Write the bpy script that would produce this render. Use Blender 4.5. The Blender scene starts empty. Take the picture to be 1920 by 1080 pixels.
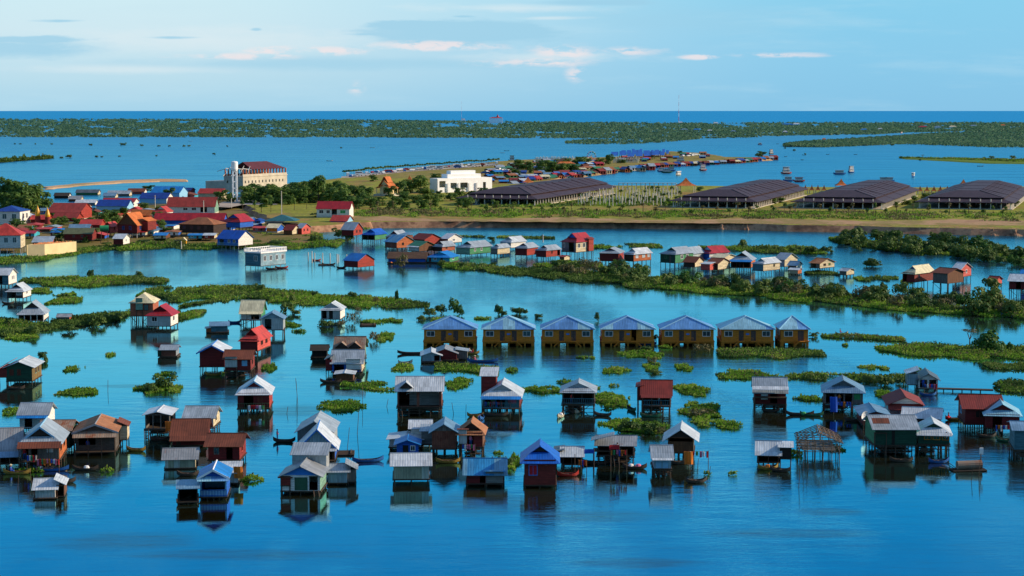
import bpy, math, random
import numpy as np
from mathutils import Vector, Matrix
from mathutils.geometry import tessellate_polygon

SC = bpy.context.scene
COL = SC.collection
rnd = random.Random(11)
R = math.radians

# ------------------------------------------------------------------ camera
FPX, CAMH, HOR = 3600.0, 50.0, 206.0          # focal length in photo pixels, eye height, horizon row
PITCH = math.atan((540.0 - HOR) / FPX)
cam_d = bpy.data.cameras.new("camera")
cam_d.sensor_width = 36.0
cam_d.lens = 36.0 * FPX / 1920.0
cam_d.clip_start = 1.0
cam_d.clip_end = 200000.0
cam = bpy.data.objects.new("camera", cam_d)
COL.objects.link(cam)
cam.location = (0, 0, CAMH)
cam.rotation_euler = (math.pi / 2 - PITCH, 0, 0)
SC.camera = cam

# ------------------------------------------------------------------ light
SUN_EL, SUN_AZ = R(23), R(82)                  # azimuth clockwise from the view direction (+y)
sd = bpy.data.lights.new("sun", 'SUN')
sd.energy = 4.2
sd.angle = R(0.5)
sd.color = (1.0, 0.80, 0.58)
sun = bpy.data.objects.new("sun", sd)
COL.objects.link(sun)
sdir = Vector((math.sin(SUN_AZ) * math.cos(SUN_EL), math.cos(SUN_AZ) * math.cos(SUN_EL), math.sin(SUN_EL)))
sun.rotation_euler = sdir.to_track_quat('Z', 'Y').to_euler()

SC.view_settings.view_transform = 'Standard'
SC.view_settings.look = 'None'
SC.view_settings.exposure = 0.55
SC.view_settings.gamma = 1.0
SC.cycles.max_bounces = 8
SC.cycles.volume_bounces = 0
SC.cycles.caustics_reflective = False
SC.cycles.caustics_refractive = False
SC.cycles.sample_clamp_indirect = 4.0


def lin(c):
    out = []
    for v in c[:3]:
        v = v / 255.0
        out.append(v / 12.92 if v <= 0.04045 else ((v + 0.055) / 1.055) ** 2.4)
    return tuple(out)


# node helpers -------------------------------------------------------------
class NT:
    def __init__(s, tree):
        s.t = tree
        s.t.nodes.clear()

    def n(s, typ, **kw):
        nd = s.t.nodes.new(typ)
        for k, v in kw.items():
            setattr(nd, k, v)
        return nd

    def put(s, sock, v):
        if v is None:
            return
        if hasattr(v, 'is_output'):
            s.t.links.new(v, sock)
        else:
            if isinstance(v, tuple) and len(v) == 3 and sock.type == 'RGBA':
                v = (*v, 1.0)
            sock.default_value = v

    def math(s, op, a, b=None, c=None, clamp=False):
        nd = s.n('ShaderNodeMath', operation=op)
        nd.use_clamp = clamp
        for i, v in enumerate((a, b, c)):
            s.put(nd.inputs[i], v)
        return nd.outputs[0]

    def mix(s, f, a, b, blend='MIX'):
        nd = s.n('ShaderNodeMix', data_type='RGBA', blend_type=blend)
        s.put(nd.inputs[0], f)
        s.put(nd.inputs[6], a)
        s.put(nd.inputs[7], b)
        return nd.outputs[2]

    def ramp(s, f, stops, interp='LINEAR'):
        nd = s.n('ShaderNodeValToRGB')
        cr = nd.color_ramp
        cr.interpolation = interp
        while len(cr.elements) < len(stops):
            cr.elements.new(0.5)
        for e, (p, c) in zip(cr.elements, stops):
            e.position = p
            e.color = (*c, 1.0) if isinstance(c, tuple) else (c, c, c, 1.0)
        s.put(nd.inputs[0], f)
        return nd.outputs[0]

    def noise(s, vec, scale, detail=3.0, rough=0.55):
        nd = s.n('ShaderNodeTexNoise')
        s.put(nd.inputs['Vector'], vec)
        nd.inputs['Scale'].default_value = scale
        nd.inputs['Detail'].default_value = detail
        nd.inputs['Roughness'].default_value = rough
        return nd.outputs[0]

    def vmul(s, vec, k):
        nd = s.n('ShaderNodeVectorMath', operation='MULTIPLY')
        s.put(nd.inputs[0], vec)
        nd.inputs[1].default_value = k
        return nd.outputs[0]

    def vadd(s, a, b):
        nd = s.n('ShaderNodeVectorMath', operation='ADD')
        s.put(nd.inputs[0], a)
        s.put(nd.inputs[1], b)
        return nd.outputs[0]

    def xyz(s, v):
        nd = s.n('ShaderNodeSeparateXYZ')
        s.put(nd.inputs[0], v)
        return nd.outputs

    def comb(s, x, y, z=0.0):
        nd = s.n('ShaderNodeCombineXYZ')
        for i, v in enumerate((x, y, z)):
            s.put(nd.inputs[i], v)
        return nd.outputs[0]

    def smooth(s, v, a, b):
        nd = s.n('ShaderNodeMapRange', interpolation_type='SMOOTHSTEP')
        s.put(nd.inputs[0], v)
        nd.inputs[1].default_value = a
        nd.inputs[2].default_value = b
        return nd.outputs[0]


# ------------------------------------------------------------------ sky
world = bpy.data.worlds.new("World")
SC.world = world
world.use_nodes = True
W = NT(world.node_tree)
wout = W.n('ShaderNodeOutputWorld')
wbg = W.n('ShaderNodeBackground')
W.t.links.new(wbg.outputs[0], wout.inputs[0])
STR = 0.1
wbg.inputs[1].default_value = STR
nish = W.n('ShaderNodeTexSky', sky_type='NISHITA')
nish.sun_disc = False
nish.sun_elevation = SUN_EL
nish.sun_rotation = SUN_AZ
nish.altitude = 20.0
nish.air_density = 1.0
nish.dust_density = 0.6
nish.ozone_density = 2.5
tc = W.n('ShaderNodeTexCoord')
gx, gy, gz = W.xyz(tc.outputs['Generated'])
yy = W.math('MAXIMUM', W.math('ABSOLUTE', gy), 0.15)
az = W.math('DIVIDE', gx, yy)                   # tan of azimuth
el = W.math('DIVIDE', gz, yy)                   # tan of elevation
elc = W.math('MAXIMUM', gz, 0.0)
S = lambda *c: tuple(v / STR for v in lin(c))
e1 = W.math('MULTIPLY', elc, 4.0, clamp=True)   # 0..0.25 -> 0..1
left = W.ramp(e1, [(0.0, lin((166, 210, 232))), (0.06, lin((184, 219, 234))), (0.16, lin((205, 230, 239))),
                   (0.24, lin((204, 234, 242))), (0.36, lin((176, 222, 238))), (0.52, lin((132, 204, 230))),
                   (0.72, lin((44, 160, 210))), (0.9, lin((0, 132, 192))), (1.0, lin((0, 126, 186)))])
right = W.ramp(e1, [(0.0, lin((134, 194, 228))), (0.10, lin((137, 200, 232))), (0.24, lin((136, 205, 235))),
                    (0.38, lin((118, 194, 230))), (0.55, lin((78, 176, 218))), (0.75, lin((24, 148, 202))), (0.9, lin((0, 128, 188))),
                    (1.0, lin((0, 122, 182)))])
lr = W.smooth(az, -0.20, 0.20)
base = W.mix(lr, left, right)
# clouds, laid out by azimuth / elevation
ce = W.comb(az, W.math('MULTIPLY', el, 3.2))
n1 = W.noise(W.vmul(ce, (1.0, 2.4, 1.0)), 9.0, 6.0, 0.6)
n2 = W.noise(ce, 60.0, 6.0, 0.62)


def ell(ax, ey, rx, ry, warp=0.55, soft=0.5):
    ax, ey, rx, ry = (ax - 960) / FPX, (HOR - ey) / FPX, rx / FPX, ry / FPX
    dx = W.math('DIVIDE', W.math('SUBTRACT', az, ax), rx)
    dy = W.math('DIVIDE', W.math('SUBTRACT', el, ey), ry)
    d = W.math('SQRT', W.math('ADD', W.math('MULTIPLY', dx, dx), W.math('MULTIPLY', dy, dy)))
    d = W.math('ADD', d, W.math('MULTIPLY', W.math('SUBTRACT', nwarp, 0.5), warp * 2))
    return W.math('SUBTRACT', 1.0, W.smooth(d, 1.0 - soft, 1.0))


nwarp = W.noise(W.vmul(ce, (1.0, 1.6, 1.0)), 26.0, 5.0, 0.6)
fr = W.math('GREATER_THAN', gy, 0.0)
blue = 0.0
for a in [(880, 62, 230, 28, .7, .4), (790, 50, 120, 12, .8, .35), (40, 92, 200, 24, .7, .6), (60, 76, 140, 9, .9, .4), (125, 41, 60, 4, .9, .8), (330, 72, 70, 4, .9, .8),
          (485, 57, 14, 4, .6, .7), (1110, 8, 150, 8, 1.0, .8), (870, 33, 30, 3, .6, .8), (720, 66, 80, 4, 1.0, .7), (1300, 40, 330, 40, .7, 1.0)]:
    blue = W.math('MAXIMUM', blue, W.math('MULTIPLY', ell(*a), .55 if a[0] == 1300 else 1.0))
band = ell(620, 120, 560, 19, .5, .9)
blue = W.math('MULTIPLY', W.math('MAXIMUM', blue, W.math('MULTIPLY', band, .75)), fr)
white = 0.0
for a in [(420, 78, 420, 34, .8, 1.0), (250, 130, 300, 12, .8, 1.0), (1020, 108, 260, 16, .9, 1.0), (960, 18, 240, 12, 1.0, 1.0), (1030, 36, 90, 5, 1.0, .9)]:
    white = W.math('MAXIMUM', white, ell(*a))
white = W.math('MULTIPLY', W.math('MULTIPLY', white, fr), W.math('MULTIPLY_ADD', nwarp, .6, .35))
base = W.mix(W.math('MULTIPLY', white, .8), base, lin((226, 236, 239)))
base = W.mix(W.math('MULTIPLY', blue, .8), base, lin((156, 206, 230)))
cum = 0.0
for a in [(440, 107, 150, 9, .9, .8), (520, 99, 60, 14, .9, .7), (620, 97, 110, 11, .9, .8), (820, 88, 150, 13, .9, .8), (1060, 97, 90, 17, .8, .9),
          (1180, 98, 80, 13, .8, .9), (1310, 108, 40, 6, .8, .8), (1080, 140, 28, 20, .7, .9), (1010, 118, 170, 12, .9, 1.0),
          (1460, 104, 110, 8, .8, 1.0), (670, 165, 24, 18, .8, 1.0)]:
    cum = W.math('MAXIMUM', cum, ell(*a))
cum = W.math('MULTIPLY', W.math('MULTIPLY', cum, fr), W.smooth(n2, 0.40, 0.56))
base = W.mix(W.math('MULTIPLY', cum, .8), base, lin((240, 229, 230)))
base = W.mix(W.math('MULTIPLY', W.smooth(n1, 0.48, 0.74), 0.25), base, lin((196, 226, 238)))
sc10 = W.n('ShaderNodeVectorMath', operation='SCALE')
W.put(sc10.inputs[0], base)
sc10.inputs[3].default_value = 0.70 / STR
hi = W.smooth(gz, 0.24, 0.5)
nhi = W.n('ShaderNodeVectorMath', operation='SCALE')
W.put(nhi.inputs[0], nish.outputs[0])
nhi.inputs[3].default_value = 1.35
W.put(wbg.inputs[0], W.mix(hi, sc10.outputs[0], nhi.outputs[0]))

# ------------------------------------------------------------------ projection helpers
FW = Vector((0, math.cos(PITCH), -math.sin(PITCH)))
UPV = Vector((0, math.sin(PITCH), math.cos(PITCH)))


def at(x, y, z=0.0):
    """ground point (height z) under photo pixel x, y"""
    d = Vector((1, 0, 0)) * ((x - 960) / FPX) + UPV * ((540 - y) / FPX) + FW
    t = (z - CAMH) / d.z
    return Vector((0, 0, CAMH)) + d * t


def ppm(p):
    return FPX / (p - Vector((0, 0, CAMH))).dot(FW)


def project(p):
    q = p - Vector((0, 0, CAMH))
    dd = q.dot(FW)
    return 960 + FPX * q.x / dd, 540 - FPX * q.dot(UPV) / dd


# ------------------------------------------------------------------ objects
def tag(o, label=None, cat=None, group=None, kind=None):
    if label:
        o['label'] = label
    if cat:
        o['category'] = cat
    if group:
        o['group'] = group
    if kind:
        o['kind'] = kind
    return o


def empty(name, loc, rz=0.0, label=None, cat=None, group=None):
    o = bpy.data.objects.new(name, None)
    o.empty_display_size = 0.5
    COL.objects.link(o)
    o.location = loc
    o.rotation_euler = (0, 0, rz)
    tag(o, label, cat, group)
    return o


def link(name, me, parent=None, loc=None, rz=0.0, scale=None):
    o = bpy.data.objects.new(name, me)
    COL.objects.link(o)
    if parent is not None:
        o.parent = parent
    if loc is not None:
        o.location = loc
    if rz:
        o.rotation_euler = (0, 0, rz)
    if scale is not None:
        o.scale = scale
    return o


KIDS = {}


def children(o):
    return [c for c in COL.objects if c.parent == o] if o.name not in KIDS else KIDS[o.name]


def copy_tree(o, loc, rz=0.0, scale=None, label=None, group=None, cat=None, kids=None):
    c = o.copy()
    COL.objects.link(c)
    c.location = loc
    c.rotation_euler = (0, 0, rz)
    if scale is not None:
        c.scale = scale
    tag(c, label, cat, group)
    for ch in (kids if kids is not None else children(o)):
        d = ch.copy()
        COL.objects.link(d)
        d.parent = c
        for g in children(ch):
            e = g.copy()
            COL.objects.link(e)
            e.parent = d
    return c


class MB:
    """mesh collector: faces with uv in metres and a material slot"""

    def __init__(s):
        s.v, s.f, s.m, s.uv = [], [], [], []

    def poly(s, pts, m=0, uv0=(0, 0)):
        pts = [Vector(p) for p in pts]
        i = len(s.v)
        s.v += pts
        s.f.append(tuple(range(i, i + len(pts))))
        s.m.append(m)
        e1 = pts[1] - pts[0]
        if e1.length < 1e-9:
            e1 = pts[2] - pts[0]
        nn = e1.cross(pts[-1] - pts[0])
        if nn.length < 1e-9:
            nn = e1.cross(pts[2] - pts[0])
        e1.normalize()
        e2 = nn.cross(e1)
        if e2.length > 0:
            e2.normalize()
        s.uv.append([((p - pts[0]).dot(e1) + uv0[0], (p - pts[0]).dot(e2) + uv0[1]) for p in pts])
        return s

    def slab(s, pts, th=0.06, m=0, mu=None):
        """flat polygon given a thickness below it"""
        pts = [Vector(p) for p in pts]
        nn = Vector((0, 0, 0))
        for k in range(len(pts)):
            nn += (pts[k] - pts[0]).cross(pts[(k + 1) % len(pts)] - pts[0])
        nn.normalize()
        if nn.z < 0:
            nn = -nn
            pts = [pts[1], pts[0]] + pts[:1:-1]
        lo = [p - nn * th for p in pts]
        mu = m if mu is None else mu
        s.poly(pts, m)
        s.poly(lo[::-1], mu)
        for k in range(len(pts)):
            j = (k + 1) % len(pts)
            s.poly([pts[k], lo[k], lo[j], pts[j]], mu)
        return s

    def box(s, x0, x1, y0, y1, z0, z1, m=0):
        a = [Vector((x, y, z)) for z in (z0, z1) for y in (y0, y1) for x in (x0, x1)]
        for q in ((0, 1, 5, 4), (1, 3, 7, 5), (3, 2, 6, 7), (2, 0, 4, 6), (4, 5, 7, 6), (2, 3, 1, 0)):
            s.poly([a[k] for k in q], m)
        return s

    def tube(s, p0, p1, r0, r1=None, n=6, m=0, cap=True):
        p0, p1 = Vector(p0), Vector(p1)
        r1 = r0 if r1 is None else r1
        d = (p1 - p0)
        if d.length < 1e-6:
            return s
        d.normalize()
        a = d.orthogonal().normalized()
        b = d.cross(a)
        A = [p0 + (a * math.cos(2 * math.pi * k / n) + b * math.sin(2 * math.pi * k / n)) * r0 for k in range(n)]
        B = [p1 + (a * math.cos(2 * math.pi * k / n) + b * math.sin(2 * math.pi * k / n)) * r1 for k in range(n)]
        for k in range(n):
            j = (k + 1) % n
            s.poly([A[k], A[j], B[j], B[k]], m)
        if cap:
            s.poly(B, m)
            s.poly(A[::-1], m)
        return s

    def lathe(s, prof, n=12, m=0, c=(0, 0, 0)):
        c = Vector(c)
        rings = [[c + Vector((r * math.cos(2 * math.pi * k / n), r * math.sin(2 * math.pi * k / n), z)) for k in range(n)] for r, z in prof]
        for A, B in zip(rings, rings[1:]):
            for k in range(n):
                j = (k + 1) % n
                s.poly([A[k], A[j], B[j], B[k]], m)
        return s

    def mesh(s, name, mats):
        me = bpy.data.meshes.new(name)
        me.from_pydata([tuple(v) for v in s.v], [], s.f)
        for mt in mats:
            me.materials.append(mt)
        me.polygons.foreach_set('material_index', s.m)
        ul = me.uv_layers.new(name='UVMap')
        ul.data.foreach_set('uv', [c for f in s.uv for p in f for c in p])
        me.update()
        return me

    def build(s, name, mats, parent=None, loc=None, rz=0.0):
        if not isinstance(mats, (list, tuple)):
            mats = [mats]
        return link(name, s.mesh(name, mats), parent, loc, rz)


def wall(mb, o, u, L, z0, z1, holes=(), m=0, th=0.1):
    """wall rectangle with rectangular holes; o = lower left corner seen from outside"""
    o, u = Vector((o[0], o[1], 0)), Vector((u[0], u[1], 0))
    n = Vector((u.y, -u.x, 0))
    xs = sorted({0.0, L, *[h[0] for h in holes], *[h[1] for h in holes]})
    zs = sorted({z0, z1, *[h[2] for h in holes], *[h[3] for h in holes]})
    P = lambda a, z, k=0.0: o + u * a - n * k + Vector((0, 0, z))
    for a0, a1 in zip(xs, xs[1:]):
        for b0, b1 in zip(zs, zs[1:]):
            ca, cb = (a0 + a1) / 2, (b0 + b1) / 2
            if any(h[0] < ca < h[1] and h[2] < cb < h[3] for h in holes):
                continue
            mb.poly([P(a0, b0), P(a1, b0), P(a1, b1), P(a0, b1)], m, (a0, b0))
            mb.poly([P(a1, b0, th), P(a0, b0, th), P(a0, b1, th), P(a1, b1, th)], m, (a0, b0))
    for h in holes:
        a0, a1, b0, b1 = h
        mb.poly([P(a0, b0), P(a0, b1), P(a0, b1, th), P(a0, b0, th)], m)
        mb.poly([P(a1, b0), P(a1, b0, th), P(a1, b1, th), P(a1, b1)], m)
        mb.poly([P(a0, b1), P(a1, b1), P(a1, b1, th), P(a0, b1, th)], m)


# ------------------------------------------------------------------ materials
MATS = {}


def new_mat(name):
    m = bpy.data.materials.new(name)
    m.use_nodes = True
    return m, NT(m.node_tree)


def finish(N, col, rough=0.8, metal=0.0, bump=None, bstr=0.3, bdist=0.02, spec=0.3):
    out = N.n('ShaderNodeOutputMaterial')
    b = N.n('ShaderNodeBsdfPrincipled')
    N.put(b.inputs['Base Color'], col)
    N.put(b.inputs['Roughness'], rough)
    b.inputs['Metallic'].default_value = metal
    b.inputs['Specular IOR Level'].default_value = spec
    if bump is not None:
        bp = N.n('ShaderNodeBump')
        bp.inputs['Strength'].default_value = bstr
        bp.inputs['Distance'].default_value = bdist
        N.put(bp.inputs['Height'], bump)
        N.t.links.new(bp.outputs[0], b.inputs['Normal'])
    N.t.links.new(b.outputs[0], out.inputs[0])
    return b


def uvr(N):
    """uv in metres, shifted by a random amount per object"""
    u = N.n('ShaderNodeUVMap', uv_map='UVMap').outputs[0]
    oi = N.n('ShaderNodeObjectInfo').outputs['Random']
    return N.vadd(u, N.comb(N.math('MULTIPLY', oi, 37.0), N.math('MULTIPLY', oi, 91.0))), oi


def brick(N, vec, bw, rh, mortar, lo, hi, mc=0.3, off=0.5):
    b = N.n('ShaderNodeTexBrick')
    b.offset = off
    N.put(b.inputs['Vector'], vec)
    b.inputs['Color1'].default_value = (lo, lo, lo, 1)
    b.inputs['Color2'].default_value = (hi, hi, hi, 1)
    b.inputs['Mortar'].default_value = (mc, mc, mc, 1)
    b.inputs['Scale'].default_value = 1.0
    b.inputs['Mortar Size'].default_value = mortar
    b.inputs['Brick Width'].default_value = bw
    b.inputs['Row Height'].default_value = rh
    return b.outputs[0]


RUST = lin((112, 56, 34))


def tin(name, c, rust=0.25, c2=None, metal=0.25, rough=0.42, pitch=0.34, c2w=1.7, rustc=RUST):
    m, N = new_mat(name)
    v, oi = uvr(N)
    sh = brick(N, v, 0.95, 2.4, 0.014, 0.82, 1.10, 0.55, 0.3)
    st = N.noise(N.vmul(v, (3.0, 0.35, 1)), 1.6, 4.0)
    big = N.noise(v, 0.55, 5.0, 0.62)
    col = lin(c)
    if c2:
        pk = brick(N, v, c2w, 40.0, 0.0, 0.0, 1.0, 0.0, 0.0)
        col = N.mix(N.smooth(pk, .4, .6), col, lin(c2))
    col = N.mix(1.0, col, sh, 'MULTIPLY')
    col = N.mix(1.0, col, N.ramp(st, [(0.25, 0.62), (0.75, 1.14)]), 'MULTIPLY')
    col = N.mix(1.0, col, N.ramp(N.noise(v, .35, 3.0), [(0.3, .8), (0.7, 1.1)]), 'MULTIPLY')
    rm = N.math('MULTIPLY', N.smooth(N.math('ADD', N.math('MULTIPLY', big, .6), N.math('MULTIPLY', st, .4)), 0.66 - 0.3 * rust, 0.74 - 0.12 * rust), min(1.0, rust * 1.6))
    col = N.mix(rm, col, rustc)
    ux, uy, _ = N.xyz(v)
    cor = N.math('SINE', N.math('MULTIPLY', ux, 2 * math.pi / pitch))
    col = N.mix(1.0, col, N.ramp(N.math('MULTIPLY_ADD', cor, .5, .5), [(0.0, 0.94), (0.5, 1.0), (1.0, 1.02)]), 'MULTIPLY')
    b = finish(N, col, N.math('MULTIPLY_ADD', rm, 0.35, rough), metal, cor, 0.22, 0.03, 0.4)
    return m


def plank(name, c, row=0.24, vert=False, wear=0.35, wearc=(150, 140, 125), lo=0.72, hi=1.15, rough=0.75, ln=2.6):
    m, N = new_mat(name)
    v, oi = uvr(N)
    if vert:
        x, y, _ = N.xyz(v)
        v = N.comb(y, x)
    br = brick(N, v, ln, row, 0.014, lo, hi, 0.35)
    st = N.noise(N.vmul(v, (0.5, 4.0, 1)), 2.0, 4.0)
    big = N.noise(v, 0.9, 5.0, 0.65)
    col = N.mix(1.0, lin(c), br, 'MULTIPLY')
    col = N.mix(1.0, col, N.ramp(st, [(0.25, 0.62), (0.75, 1.2)]), 'MULTIPLY')
    wm = N.math('MULTIPLY', N.smooth(N.math('ADD', N.math('MULTIPLY', big, .7), N.math('MULTIPLY', st, .3)), 0.60, 0.72), wear)
    col = N.mix(wm, col, lin(wearc))
    finish(N, col, rough, 0.0, br, 0.4, 0.02)
    return m


def plain(name, c, rough=0.7, var=0.2, scale=1.5, metal=0.0, spec=0.3, bump=True):
    m, N = new_mat(name)
    g = N.n('ShaderNodeTexCoord').outputs['Object']
    a = N.noise(g, scale, 5.0, 0.6)
    col = N.mix(1.0, lin(c), N.ramp(a, [(0.3, 1.0 - var), (0.7, 1.0 + var * 0.6)]), 'MULTIPLY')
    finish(N, col, rough, metal, a if bump else None, 0.15, 0.03, spec)
    return m


def bricks(name, c):
    m, N = new_mat(name)
    v, oi = uvr(N)
    br = brick(N, v, 0.5, 0.2, 0.02, 0.75, 1.15, 0.8)
    a = N.noise(v, 0.8, 5.0)
    col = N.mix(1.0, lin(c), br, 'MULTIPLY')
    col = N.mix(1.0, col, N.ramp(a, [(0.3, 0.75), (0.7, 1.12)]), 'MULTIPLY')
    finish(N, col, 0.85)
    return m


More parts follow.
